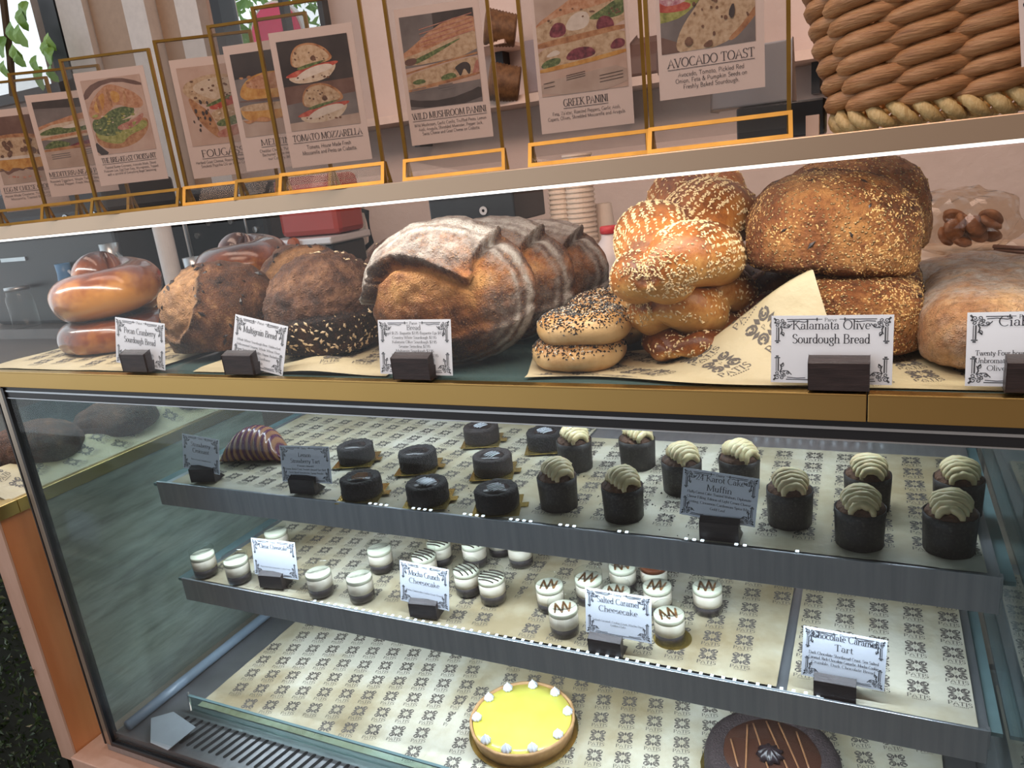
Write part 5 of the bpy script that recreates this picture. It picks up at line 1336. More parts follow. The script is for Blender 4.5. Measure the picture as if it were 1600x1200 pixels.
turban('glossy round challah lying on top of another, frontmost beside the Pecan Cranberry card', (-1.285, 0.185, 0.052), 1.4, 0.070, 0.049, 0.068, 3, 0.60, turns=1.7)
turban('glossy round challah at the bottom of the front pair, mostly under the upper one', (-1.285, 0.185, ZD), 2.8, 0.078, 0.036, 0.012, 8, 0.34)
turban('dark glossy round challah at the back, its top showing above the cranberry loaf', (-1.170, 0.420, 0.062), 0.2, 0.075, 0.050, 0.052, 12, 0.36)
turban('lowest dark round challah of the rear pair, almost hidden behind the front pair', (-1.170, 0.420, ZD), 2.2, 0.080, 0.038, 0.018, 15, 0.32)

g = 'sesame semolina braids'


def sesame_braid(label, loc, rz, L, r, A, B, turns, seed, n, tilt=0.0, phase=0.0, dark0=0.5, roll=0.0):
    t, o = braid('sesame_braid', label, CR_SES, loc, rz, L, r, A, B, turns, seed, g, tilt=tilt, phase=phase, dark0=dark0, roll=roll)
    V = np.array([v.co[:] for v in o.data.vertices]); N = normals(o)
    patch = np.clip(0.75 + 2.2 * nz_arr(V, 20, seed + 7, 2), 0, 1)
    patch *= np.where(V[:, 1] < -L * 0.32, 1.0, 1.0)
    bits(t, o, SESAME, 'sesame_seeds', n, 0.0021, seed, lambda V, N: (N[:, 2] > -0.45) * (0.12 + patch), flatness=0.5)
    return t


sesame_braid('long sesame braid on top of the sesame pile, reaching up to the top shelf', (-0.212, 0.205, 0.098), -0.02, 0.34, 0.050, 0.034, 0.016, 0.80, 21, 12000, tilt=0.24, phase=2.4, dark0=0.55)
sesame_braid('short sesame braid in the middle of the pile under the long one', (-0.205, 0.160, 0.034), -0.25, 0.20, 0.039, 0.030, 0.010, 0.6, 23, 2600, phase=0.9, dark0=0.50)
sesame_braid('dark sesame braid at the bottom of the pile behind the raised paper', (-0.195, 0.165, ZD), -0.1, 0.22, 0.025, 0.036, 0.004, 0.9, 27, 1800, phase=2.9, dark0=0.22)
sesame_braid('sesame braid at the back of the pile, beside the stacked golden loaves', (-0.137, 0.290, ZD), 0.0, 0.24, 0.040, 0.036, 0.012, 1.0, 28, 1800, phase=1.0, dark0=0.30)


# --- bagels
def bagel(label, loc, rz, R, r, seed, n=900, tilt=0.0):
    t = thing('seeded_bagel', label, 'bagel', loc, rz, 'seeded bagels'); t.rotation_euler = (tilt, 0, rz)
    nu, nv = 80, 36; V, Gm = [], []
    for i in range(nu):
        a = 2 * math.pi * i / nu
        for j in range(nv):
            b = 2 * math.pi * j / nv
            rr = r * (1 + 0.05 * math.sin(3 * a + seed))
            x = R + rr * math.cos(b) * 1.18; z = rr * 0.94 * math.sin(b)
            V.append((x * math.cos(a), x * math.sin(a), max(z, -rr * 0.72))); Gm.append(0.62 - 0.30 * max(0, math.sin(b)) + 0.2 * (abs(math.sin(b)) < 0.4) - 0.1 * (math.sin(b) < -0.6))
    V = np.array(V); V += (0.0012 * nz_arr(V, 30, seed, 2))[:, None]; V[:, 2] -= V[:, 2].min()
    m = MB(); m.add(V, [(i * nv + j, ((i + 1) % nu) * nv + j, ((i + 1) % nu) * nv + (j + 1) % nv, i * nv + (j + 1) % nv) for i in range(nu) for j in range(nv)])
    o = m.build('crust', CR_BAGEL, t, smooth=True); set_mask(o, 0, np.array(Gm), 0)
    top = lambda V, N: (N[:, 2] > 0.15) * (V[:, 2] > V[:, 2].max() * 0.52) * (0.25 + smooth01(0.2, 0.8, N[:, 2]))
    bits(t, o, POPPY, 'black_seeds', int(n * 1.9), 0.0017, seed * 3 + 1, top, flatness=0.6, length=1.8)
    bits(t, o, SESAME, 'sesame_seeds', n // 3, 0.0017, seed * 3 + 2, top, flatness=0.5)
    bits(t, o, flat('onion_flake', (0.74, 0.66, 0.52), rough=0.5, var=0.2, scale=200) if 'onion_flake' not in bpy.data.materials else bpy.data.materials['onion_flake'], 'onion_flakes', n // 5, 0.0024, seed * 3 + 4, top, flatness=0.35)
    return t


bagel('seeded bagel lying on another bagel, just before the sesame pile', (-0.318, 0.088, 0.034), 0.3, 0.033, 0.0215, 4)
bagel('seeded bagel at the bottom front beside the big floured wheel', (-0.326, 0.085, ZD), 1.1, 0.034, 0.0210, 7, tilt=0.0)
bagel('seeded bagel behind the top bagel, tucked between the wheel and the sesame braids', (-0.320, 0.190, 0.036), 0.7, 0.033, 0.0205, 9)
bagel('seeded bagel under the rear bagel, almost hidden by the front pair', (-0.324, 0.195, ZD), 2.0, 0.033, 0.0205, 11, n=300)


# --- kalamata olive loaves
def olive_loaf(label, loc, rz, a, b, h, seed, k=6, tilt=0.0, roll=0.0, darkb=0.30, sc=1.0):
    d, F = ico(k); q = sup(d, 0.78)
    V = q * np.array([a, b, h * 0.62])
    zb = -0.45 * h * 0.62
    V[:, 2] = np.where(V[:, 2] < zb, zb + (V[:, 2] - zb) * 0.35, V[:, 2])
    V[:, 0] *= 1 + 0.10 * smooth01(0.0, -1.0, q[:, 2])
    ridge = np.exp(-((d[:, 1] - 0.25 - 0.15 * d[:, 0] + 0.05 * nz_arr(V, 20, seed)) / 0.10) ** 2) * (d[:, 2] > 0)
    V += d * (0.006 * ridge)[:, None]
    V = rough_up(V, d, 0.0060, 12, seed, 2); V = rough_up(V, d, 0.0016, 110, seed + 2, 2)
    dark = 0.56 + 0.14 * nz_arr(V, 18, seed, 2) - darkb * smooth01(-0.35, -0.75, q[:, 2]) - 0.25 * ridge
    V[:, 2] -= V[:, 2].min()
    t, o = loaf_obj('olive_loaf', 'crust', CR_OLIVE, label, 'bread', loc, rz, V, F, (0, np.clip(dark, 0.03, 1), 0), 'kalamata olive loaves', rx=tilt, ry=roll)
    patch = np.clip(0.6 + 2.0 * nz_arr(V, 22, seed + 6, 2), 0, 1)
    bits(t, o, BLISTER, 'crust_blisters', 3000 if k == 6 else 1500, 0.0017, int(seed) + 3, lambda V, N: (0.1 + patch) * (V[:, 2] > 0.012), length=1.5, flatness=0.30, lift=0.0)
    bits(t, o, NUT, 'olive_pieces', 16, 0.0042, int(seed), lambda V, N: (N[:, 2] > -0.3) * 1.0, length=2.0, flatness=0.35)
    return t


olive_loaf('big golden blistered olive loaf stacked on top, frontmost above the Kalamata card', (-0.050, 0.175, 0.082), 0.06, 0.090, 0.072, 0.112, 71, roll=0.10, tilt=-0.06)
olive_loaf('golden olive loaf behind the top one, its rough back just under the top shelf', (-0.025, 0.310, 0.085), 0.10, 0.088, 0.068, 0.125, 75, k=5)
olive_loaf('reddish olive loaf at the bottom directly behind the Kalamata card', (-0.022, 0.155, ZD), 0.0, 0.078, 0.070, 0.091, 79, darkb=0.2)
olive_loaf('olive loaf at the bottom of the rear stack, hidden behind the front loaves', (-0.025, 0.310, ZD), 0.1, 0.080, 0.060, 0.091, 83, k=5)


# --- ciabattas
def ciabatta(label, loc, rz, a, b, h, seed, k=6):
    d, F = ico(k); q = sup(d, 0.70)
    V = q * np.array([a, b, h * 0.6])
    zb = -0.5 * h * 0.6
    V[:, 2] = np.where(V[:, 2] < zb, zb + (V[:, 2] - zb) * 0.35, V[:, 2])
    V = rough_up(V, d, 0.007, 10, seed, 3); V = rough_up(V, d, 0.0016, 80, seed, 2)
    end = smooth01(-0.55, -0.85, q[:, 1])
    fl = np.clip(0.78 * (1 - 0.55 * end) + 0.25 * nz_arr(V, 16, seed + 1, 2) - 0.25 * np.exp(-(nz_arr(V, 22, seed + 2) / 0.12) ** 2), 0, 0.9)
    dark = 0.5 + 0.15 * nz_arr(V, 20, seed + 3, 2) + 0.15 * end
    op = np.exp(-(((q[:, 0] + 0.45) / 0.35) ** 2 + ((q[:, 2] + 0.35) / 0.22) ** 2)) * end * 0.8
    V += d * (-0.006 * op)[:, None]
    V[:, 2] -= V[:, 2].min()
    return loaf_obj('ciabatta', 'crust', CR_CIAB, label, 'bread', loc, rz, V, F, (fl, np.clip(dark, 0.05, 1), np.clip(op, 0, 1)), 'floury ciabattas')


ciabatta('floury ciabatta lying frontmost behind the Ciabatta card', (0.118, 0.190, ZD), -0.10, 0.072, 0.150, 0.076, 91)
ciabatta('floury ciabatta lying behind and above the front one, greyer with flour', (0.125, 0.410, ZD), 0.4, 0.085, 0.100, 0.058, 95, k=5)

# --- papers on the bread deck
PB = [PARCH, INK_G]


def deck_paper(label, x0, x1, y0, y1, off, amp=0.005, phase=(0.3, 0.2), edge=None, z0=0.001, rot=0.3):
    def fn(u, v):
        x = x0 + u; y = y0 + v
        z = z0 + amp * (0.55 + 0.8 * nz((x, y, 0), 13, off)) * smooth01(0.0, 0.02, np.float64(v)) * (1 if edge is None else 1)
        if edge: z += edge(x, y, v)
        return (x, y + 0.004 * nz((x, 0, 0), 15, off), max(z, 0.0006))
    return parchment('parchment_sheet', label, fn, x1 - x0, y1 - y0, 60, 34, PB, phase=phase, rot=rot, pitch=0.046, size=0.026)


deck_paper('crumpled parchment under the challahs', -1.44, -1.02, 0.016, 0.56, 21, 0.0025)
deck_paper('crumpled parchment under the multigrain loaf, its edge showing beside the Bread card', -0.93, -0.575, 0.020, 0.56, 24, 0.004, edge=lambda x, y, v: 0.014 * math.exp(-((x + 0.70) / 0.06) ** 2) * math.exp(-((v - 0.03) / 0.03) ** 2))
deck_paper('flat parchment under the olive loaves and ciabatta', -0.085, 0.230, 0.016, 0.56, 27, 0.0022, phase=(0.0, 0.1))


# the sheet that rears up beside the sesame pile
def rear_sheet(u, v):
    # u runs along the sheet from the bagels towards the olive loaves, v across it towards the back
    x = -0.375 + u
    h = 0.004 + 0.108 * smooth01(0.11, 0.335, np.float64(u)) ** 1.5
    ridge = 0.030 + 0.075 * smooth01(0.06, 0.31, np.float64(u))      # how far back the crest stands
    foot = 0.020 + 0.010 * math.sin(u * 20)
    s = v / 0.22
    k = 0.42
    if s < k:
        q = s / k; y = foot + (ridge - foot) * q; z = 0.003 + (h - 0.003) * (q ** 1.25)
        x += 0.045 * (1 - q) * smooth01(0.16, 0.31, np.float64(u))
    else:
        q = (s - k) / (1 - k); y = ridge + 0.10 * q; z = 0.003 + (h - 0.003) * max(0.0, 1 - 1.5 * q) ** 1.3
        x -= 0.035 * q
    z += 0.0035 * nz((x, y, z), 17, 5.0) * smooth01(0.0, 0.02, np.float64(z))
    return (x, y, max(z, 0.0008))


parchment('parchment_sheet', 'parchment sheet rearing up in a tall ridge between bagels and olive loaves', rear_sheet, 0.315, 0.22, 70, 50, PB, phase=(0.35, 0.3), rot=0.55, pitch=0.048, size=0.027)

# --- breads and paper in the lower neighbouring case
g = 'dark loaves in the low neighbouring case'
for i, (lab, x, y, R, H, sd) in enumerate((('dark loaf in the low neighbouring case, nearest the glass post', -1.62, 0.16, 0.085, 0.085, 101), ('dark loaf in the low neighbouring case, second from the glass post', -1.60, 0.34, 0.085, 0.08, 103), ('dark loaf in the low neighbouring case, farthest from the glass post', -1.60, 0.52, 0.08, 0.08, 105))):
    boule('dark_loaf', lab, CR_DARK, (x, y, -0.2575), 0.3 * i, R, H, sd, group=g, k=4)


def nb_paper(u, v):
    x = -1.482 - v; y = 0.0 + u
    return (x, y, -0.2605 + (0.006 + 0.05 * smooth01(0.02, 0.09, np.float64(v)) * (0.35 + 0.65 * abs(nz((y, 0, 0), 7, 2.0))) * (v < 0.12)) * (1 + 0.4 * nz((x, y, 0), 18, 2.0)) * (0.2 + smooth01(0.0, 0.03, np.float64(v))))


parchment('parchment_sheet', 'crumpled parchment in the low neighbouring case beyond the side pane', lambda u, v: nb_paper(u, v), 0.6, 0.11, 60, 16, PB, rot=0.4)

# ------------------------------------------------------------------ menu stands on the top shelf
def pmat(name, a, b, c, scale=300, kind='noise', rough=0.4):
    return surf('print_' + name, [(0.28, a), (0.5, b), (0.72, c)], scale=scale, rough=rough, kind=kind, detail=4)


PR = {
    'crust': pmat('crust', (0.24, 0.09, 0.04), (0.46, 0.22, 0.10), (0.62, 0.36, 0.19), 110),
    'crumb': pmat('crumb', (0.34, 0.20, 0.10), (0.58, 0.41, 0.26), (0.68, 0.52, 0.36), 170),
    'pale': pmat('pale', (0.52, 0.38, 0.26), (0.66, 0.53, 0.40), (0.74, 0.63, 0.50), 130),
    'toast': pmat('toast', (0.36, 0.13, 0.06), (0.56, 0.28, 0.15), (0.66, 0.42, 0.28), 150),
    'gold': pmat('gold', (0.42, 0.16, 0.03), (0.62, 0.31, 0.07), (0.74, 0.48, 0.18), 90),
    'green': pmat('green', (0.03, 0.05, 0.02), (0.12, 0.17, 0.06), (0.30, 0.34, 0.14), 260),
    'lime': pmat('lime', (0.16, 0.18, 0.04), (0.36, 0.36, 0.10), (0.52, 0.50, 0.20), 160),
    'red': pmat('red', (0.36, 0.04, 0.03), (0.52, 0.10, 0.07), (0.62, 0.22, 0.14), 150),
    'beet': pmat('beet', (0.07, 0.02, 0.03), (0.20, 0.04, 0.06), (0.36, 0.10, 0.12), 180),
    'ham': pmat('ham', (0.36, 0.10, 0.08), (0.50, 0.22, 0.16), (0.64, 0.40, 0.30), 120),
    'white': pmat('white', (0.60, 0.50, 0.42), (0.72, 0.62, 0.53), (0.80, 0.71, 0.62), 90),
    'dark': pmat('dark', (0.03, 0.022, 0.022), (0.05, 0.04, 0.04), (0.085, 0.065, 0.06), 25),
    'brown': pmat('brown', (0.10, 0.05, 0.04), (0.17, 0.09, 0.07), (0.24, 0.14, 0.11), 25),
    'grey': pmat('grey', (0.12, 0.10, 0.10), (0.19, 0.165, 0.16), (0.28, 0.24, 0.23), 20),
    'table': pmat('table', (0.42, 0.30, 0.24), (0.52, 0.39, 0.32), (0.60, 0.47, 0.40), 30),
    'plate': pmat('plate', (0.50, 0.33, 0.25), (0.60, 0.42, 0.34), (0.66, 0.50, 0.42), 25),
    'hole': pmat('hole', (0.08, 0.04, 0.02), (0.16, 0.08, 0.05), (0.24, 0.13, 0.08), 200),
    'onion': pmat('onion', (0.36, 0.10, 0.16), (0.55, 0.28, 0.32), (0.76, 0.60, 0.60), 200),
    'ink': flat('print_ink', (0.06, 0.035, 0.03), rough=0.5),
}
PKEYS = list(PR)


def chaikin(p, n=2):
    for _ in range(n):
        q = []
        for i in range(len(p)):
            a, b = p[i], p[(i + 1) % len(p)]
            q += [(a[0] * 0.75 + b[0] * 0.25, a[1] * 0.75 + b[1] * 0.25), (a[0] * 0.25 + b[0] * 0.75, a[1] * 0.25 + b[1] * 0.75)]
        p = q
    return p


def clip01(p):
    """clip a polygon to the unit square"""
    for ax, val, sgn in ((0, 0, 1), (0, 1, -1), (1, 0, 1), (1, 1, -1)):
        out = []
        for i in range(len(p)):
            a, b = p[i], p[(i + 1) % len(p)]; da, db = (a[ax] - val) * sgn, (b[ax] - val) * sgn
            if da >= 0: out.append(a)
            if (da >= 0) != (db >= 0):
                t = da / (da - db); out.append((a[0] + (b[0] - a[0]) * t, a[1] + (b[1] - a[1]) * t))
        p = out
        if len(p) < 3: return []
    return p


def blobs(n, x0, x1, y0, y1, s, seed, key, asp=1.0):
    r = random.Random(seed); out = []
    for _ in range(n):
        x, y, q = r.uniform(x0, x1), r.uniform(y0, y1), s * r.uniform(0.5, 1.4)
        out.append((key, [(x + q * r.uniform(0.7, 1.3) * math.cos(a), y + q * asp * r.uniform(0.6, 1.2) * math.sin(a)) for a in np.linspace(0, 2 * math.pi, 7)[:-1]], 1))
    return out


def lines(n, xa, xb, ya, yb, slope, key, w=0.008):
    out = []
    for i in range(n):
        t = i / max(1, n - 1); y = ya + (yb - ya) * t
        out.append((key, [(xa, y), (xb, y + slope), (xb, y + slope + w), (xa, y + w)], 0))
    return out


def fringe(pts_top, key, y0, seed, amp=0.03, n=16):
    r = random.Random(seed); (xa, ya), (xb, yb) = pts_top
    top = [(xa + (xb - xa) * i / n, ya + (yb - ya) * i / n + r.uniform(-amp, amp)) for i in range(n + 1)]
    bot = [(x, y - y0 + r.uniform(-amp, amp)) for x, y in reversed(top)]
    return [(key, top + bot, 1)]


PICS = {}
PICS['egg'] = [('brown', [(0, 0), (1, 0), (1, 1), (0, 1)], 0), ('table', [(0, 0), (1, 0), (1, 0.24), (0, 0.20)], 0), ('crust', [(0.0, 0.24), (1.0, 0.24), (1.06, 0.5), (0.9, 0.68), (0.6, 0.74), (0.2, 0.74), (-0.1, 0.7)], 2),
    ('crumb', [(-0.05, 0.36), (0.95, 0.36), (0.96, 0.55), (0.8, 0.66), (0.3, 0.70), (-0.05, 0.66)], 2), ('gold', [(-0.1, 0.20), (0.98, 0.20), (0.97, 0.37), (-0.1, 0.38)], 1), ('white', [(-0.05, 0.37), (0.95, 0.36), (0.93, 0.41), (-0.05, 0.41)], 1)] + blobs(16, 0.1, 0.9, 0.42, 0.64, 0.05, 1, 'hole') + fringe([(0.0, 0.22), (0.95, 0.22)], 'brown', 0.03, 2) + blobs(8, 0.1, 0.9, 0.05, 0.14, 0.03, 3, 'ham', 0.5)
PICS['medit'] = [('grey', [(0, 0), (1, 0), (1, 1), (0, 1)], 0), ('dark', [(0, 0.90), (1, 0.86), (1, 1), (0, 1)], 0), ('table', [(0, 0), (1, 0), (1, 0.34), (0, 0.30)], 0), ('toast', [(-0.05, 0.62), (0.2, 0.68), (0.7, 0.78), (1.05, 0.80), (1.05, 0.66), (0.6, 0.64), (0, 0.58)], 1),
    ('pale', [(-0.05, 0.40), (1.05, 0.46), (1.05, 0.72), (-0.05, 0.62)], 1), ('green', [(0, 0.55), (0.3, 0.62), (0.5, 0.57), (1, 0.62), (1.05, 0.55), (0.4, 0.50), (0, 0.50)], 2), ('white', [(0.35, 0.60), (0.85, 0.68), (0.9, 0.60), (0.5, 0.57)], 2),
    ('toast', [(-0.05, 0.42), (1.05, 0.50), (1.05, 0.54), (-0.05, 0.47)], 1), ('green', [(0.02, 0.34), (0.2, 0.43), (0.5, 0.36), (0.4, 0.30), (0.02, 0.30)], 2), ('beet', [(0.4, 0.31), (0.7, 0.38), (1.05, 0.38), (1.05, 0.28), (0.5, 0.27)], 2), ('crust', [(-0.05, 0.25), (1.05, 0.30), (1.05, 0.33), (-0.05, 0.30)], 1)] + lines(3, 0.1, 0.42, 0.14, 0.20, 0.01, 'grey', 0.012) + lines(3, 0.65, 0.95, 0.17, 0.23, 0.01, 'grey', 0.012)
PICS['croissant'] = [('plate', [(0, 0), (1, 0), (1, 1), (0, 1)], 0), ('brown', [(0, 0.72), (0.25, 0.90), (0.6, 0.95), (1, 0.84), (1, 0.90), (0.6, 1.0), (0.2, 0.96), (0, 0.84)], 1), ('dark', [(0, 0), (0.22, 0), (0.1, 0.1), (0, 0.2)], 1),
    ('crust', [(0.06, 0.10), (0.4, 0.05), (0.75, 0.12), (0.96, 0.28), (0.98, 0.45), (0.7, 0.40), (0.2, 0.36), (0.02, 0.32)], 2), ('lime', [(0.05, 0.20), (0.45, 0.10), (0.58, 0.22), (0.95, 0.30), (0.95, 0.42), (0.5, 0.36), (0.06, 0.40)], 2),
    ('green', [(0.03, 0.28), (0.4, 0.22), (0.6, 0.36), (0.85, 0.58), (0.55, 0.62), (0.2, 0.52), (0.02, 0.46)], 2), ('ham', [(0.42, 0.36), (0.72, 0.42), (0.95, 0.52), (0.86, 0.38), (0.62, 0.30), (0.46, 0.30)], 2), ('pale', [(0.48, 0.42), (0.72, 0.48), (0.9, 0.56), (0.8, 0.46)], 2),
    ('toast', [(0.0, 0.52), (0.05, 0.66), (0.2, 0.80), (0.42, 0.93), (0.62, 0.88), (0.85, 0.78), (0.97, 0.66), (0.93, 0.56), (0.7, 0.58), (0.52, 0.66), (0.35, 0.56), (0.15, 0.46)], 2), ('gold', [(0.10, 0.62), (0.22, 0.76), (0.36, 0.84), (0.30, 0.62), (0.18, 0.54)], 2),
    ('gold', [(0.44, 0.84), (0.6, 0.80), (0.58, 0.68), (0.46, 0.66)], 2), ('crust', [(0.38, 0.86), (0.44, 0.86), (0.45, 0.62), (0.40, 0.62)], 1), ('crust', [(0.66, 0.82), (0.71, 0.80), (0.68, 0.62), (0.64, 0.62)], 1), ('crust', [(0.18, 0.74), (0.24, 0.78), (0.26, 0.56), (0.20, 0.52)], 1)] + blobs(26, 0.08, 0.8, 0.24, 0.54, 0.028, 4, 'lime', 0.5) + blobs(16, 0.1, 0.9, 0.26, 0.56, 0.02, 5, 'pale', 0.3)
PICS['fougasse'] = [('plate', [(0, 0), (1, 0), (1, 1), (0, 1)], 0), ('grey', [(0.7, 0.5), (1, 0.5), (1, 0.8), (0.7, 0.7)], 1), ('crumb', [(0.02, 0.72), (0.1, 0.82), (0.5, 0.90), (0.95, 0.84), (1.05, 0.6), (0.6, 0.50), (0.25, 0.52), (0.05, 0.66)], 2),
    ('pale', [(0.1, 0.74), (0.5, 0.86), (0.95, 0.80), (0.9, 0.6), (0.5, 0.54)], 2), ('red', [(0.38, 0.50), (0.6, 0.56), (1.05, 0.66), (1.05, 0.52), (0.6, 0.44), (0.4, 0.44)], 2), ('green', [(0.3, 0.50), (0.8, 0.63), (0.7, 0.56), (0.4, 0.48)], 2), ('crumb', [(0.35, 0.40), (0.6, 0.46), (1.05, 0.54), (1.05, 0.30), (0.5, 0.24)], 2),
    ('crust', [(0.06, 0.66), (0.25, 0.52), (0.4, 0.40), (0.5, 0.05), (0.36, 0.12), (0.16, 0.34)], 2), ('green', [(0.42, 0.28), (0.7, 0.34), (1.05, 0.38), (1.05, 0.28), (0.5, 0.2)], 2), ('ham', [(0.38, 0.14), (0.7, 0.22), (1.0, 0.26), (0.9, 0.12), (0.5, 0.06)], 2)] + blobs(22, 0.15, 0.95, 0.56, 0.82, 0.024, 6, 'hole', 0.6) + blobs(14, 0.1, 0.4, 0.2, 0.6, 0.02, 7, 'dark', 1.4) + blobs(12, 0.4, 0.95, 0.32, 0.46, 0.02, 8, 'pale', 0.6)
PICS['melting'] = [('grey', [(0, 0), (1, 0), (1, 1), (0, 1)], 0), ('dark', [(0, 0.70), (1, 0.74), (1, 1), (0, 1)], 0), ('table', [(0, 0), (1, 0), (1, 0.24), (0, 0.22)], 0), ('gold', [(0.02, 0.46), (0.08, 0.62), (0.3, 0.74), (0.7, 0.76), (1.05, 0.68), (1.05, 0.44), (0.4, 0.40)], 2),
    ('toast', [(0.08, 0.60), (0.35, 0.73), (0.75, 0.74), (1.05, 0.66), (1.05, 0.56), (0.5, 0.54)], 2), ('brown', [(0.02, 0.42), (1.05, 0.40), (1.05, 0.43), (0.02, 0.45)], 1), ('gold', [(0.0, 0.40), (1.05, 0.38), (1.05, 0.24), (0.3, 0.16), (0.02, 0.22)], 2), ('crumb', [(0.0, 0.40), (1.05, 0.38), (1.05, 0.30), (0.0, 0.30)], 2)] + blobs(24, 0.1, 0.9, 0.56, 0.72, 0.03, 9, 'crust', 0.6) + fringe([(0.02, 0.20), (0.98, 0.22)], 'crust', 0.03, 10)
PICS['tomato'] = [('brown', [(0, 0), (1, 0), (1, 1), (0, 1)], 0), ('dark', [(0, 0.5), (1, 0.52), (1, 1), (0, 1)], 0), ('grey', [(0, 0.0), (1, 0.0), (1, 0.36), (0, 0.30)], 0), ('table', [(0, 0), (1, 0), (1, 0.12), (0, 0.09)], 0)]
for oy, ox, sd in ((0.0, 0.0, 11), (0.45, -0.07, 12)):
    def T_(p): return [(x + ox, y + oy) for x, y in p]
    PICS['tomato'] += [('pale', T_([(0.16, 0.12), (0.3, 0.06), (0.7, 0.08), (0.86, 0.20), (0.84, 0.28), (0.5, 0.24), (0.18, 0.16)]), 2), ('crust', T_([(0.22, 0.24), (0.24, 0.40), (0.36, 0.50), (0.60, 0.50), (0.78, 0.40), (0.84, 0.28), (0.5, 0.26)]), 2), ('crumb', T_([(0.24, 0.24), (0.26, 0.39), (0.37, 0.48), (0.58, 0.48), (0.74, 0.39), (0.80, 0.30), (0.5, 0.26)]), 2),
        ('red', T_([(0.12, 0.17), (0.4, 0.24), (0.88, 0.28), (0.90, 0.24), (0.5, 0.16), (0.14, 0.14)]), 2), ('green', T_([(0.28, 0.24), (0.5, 0.28), (0.78, 0.30), (0.6, 0.26), (0.34, 0.21)]), 2), ('white', T_([(0.22, 0.12), (0.45, 0.23), (0.76, 0.26), (0.84, 0.20), (0.55, 0.15), (0.3, 0.10)]), 2), ('hole', T_([(0.50, 0.33), (0.56, 0.37), (0.60, 0.32), (0.55, 0.29)]), 1)]
    PICS['tomato'] += blobs(10, 0.3 + ox, 0.74 + ox, 0.30 + oy, 0.44 + oy, 0.014, sd, 'hole', 0.8) + blobs(8, 0.25 + ox, 0.75 + ox, 0.08 + oy, 0.14 + oy, 0.016, sd + 5, 'hole', 0.7)
PICS['mushroom'] = [('grey', [(0, 0), (1, 0), (1, 1), (0, 1)], 0), ('dark', [(0.45, 0.8), (1, 0.84), (1, 1), (0.45, 1)], 0), ('plate', [(0, 0.2), (1, 0.24), (1, 0.5), (0, 0.45)], 0), ('dark', [(0, 0), (1, 0), (1, 0.20), (0.6, 0.11), (0.3, 0.10), (0, 0.14)], 1), ('grey', [(0, 0.1), (0.5, 0.06), (1, 0.16), (1, 0.22), (0.5, 0.13), (0, 0.16)], 1),
    ('toast', [(-0.05, 0.60), (0.1, 0.66), (0.45, 0.85), (0.8, 0.94), (1.05, 0.90), (1.05, 0.72), (0.5, 0.62), (0, 0.54)], 1), ('crumb', [(-0.05, 0.46), (1.05, 0.52), (1.05, 0.78), (0.7, 0.72), (0.3, 0.62), (-0.05, 0.56)], 1), ('green', [(0, 0.50), (0.3, 0.58), (0.85, 0.72), (0.7, 0.66), (0.3, 0.52), (0.05, 0.47)], 2), ('brown', [(0.0, 0.55), (0.18, 0.56), (0.15, 0.48), (0.0, 0.48)], 2),
    ('crust', [(-0.05, 0.40), (0.5, 0.48), (1.05, 0.54), (1.05, 0.52), (0.5, 0.46), (-0.05, 0.38)], 0), ('crumb', [(-0.05, 0.20), (0.5, 0.24), (1.05, 0.32), (1.05, 0.50), (0.5, 0.45), (-0.05, 0.37)], 1), ('green', [(0.05, 0.30), (0.2, 0.33), (0.28, 0.28), (0.12, 0.26)], 2), ('green', [(0.45, 0.32), (0.65, 0.36), (0.70, 0.28), (0.5, 0.26)], 2), ('dark', [(0.66, 0.40), (0.82, 0.46), (0.9, 0.40), (0.86, 0.28), (0.8, 0.40), (0.74, 0.28), (0.7, 0.36)], 2), ('ham', [(0.88, 0.28), (1.0, 0.5), (1.0, 0.3)], 1), ('crust', [(-0.05, 0.18), (1.05, 0.30), (1.05, 0.33), (-0.05, 0.22)], 1)] + lines(5, 0.25, 0.98, 0.66, 0.84, 0.10, 'ham', 0.010) + lines(3, 0.05, 0.25, 0.17, 0.21, 0.01, 'grey', 0.01) + lines(3, 0.42, 0.62, 0.17, 0.22, 0.01, 'grey', 0.01)
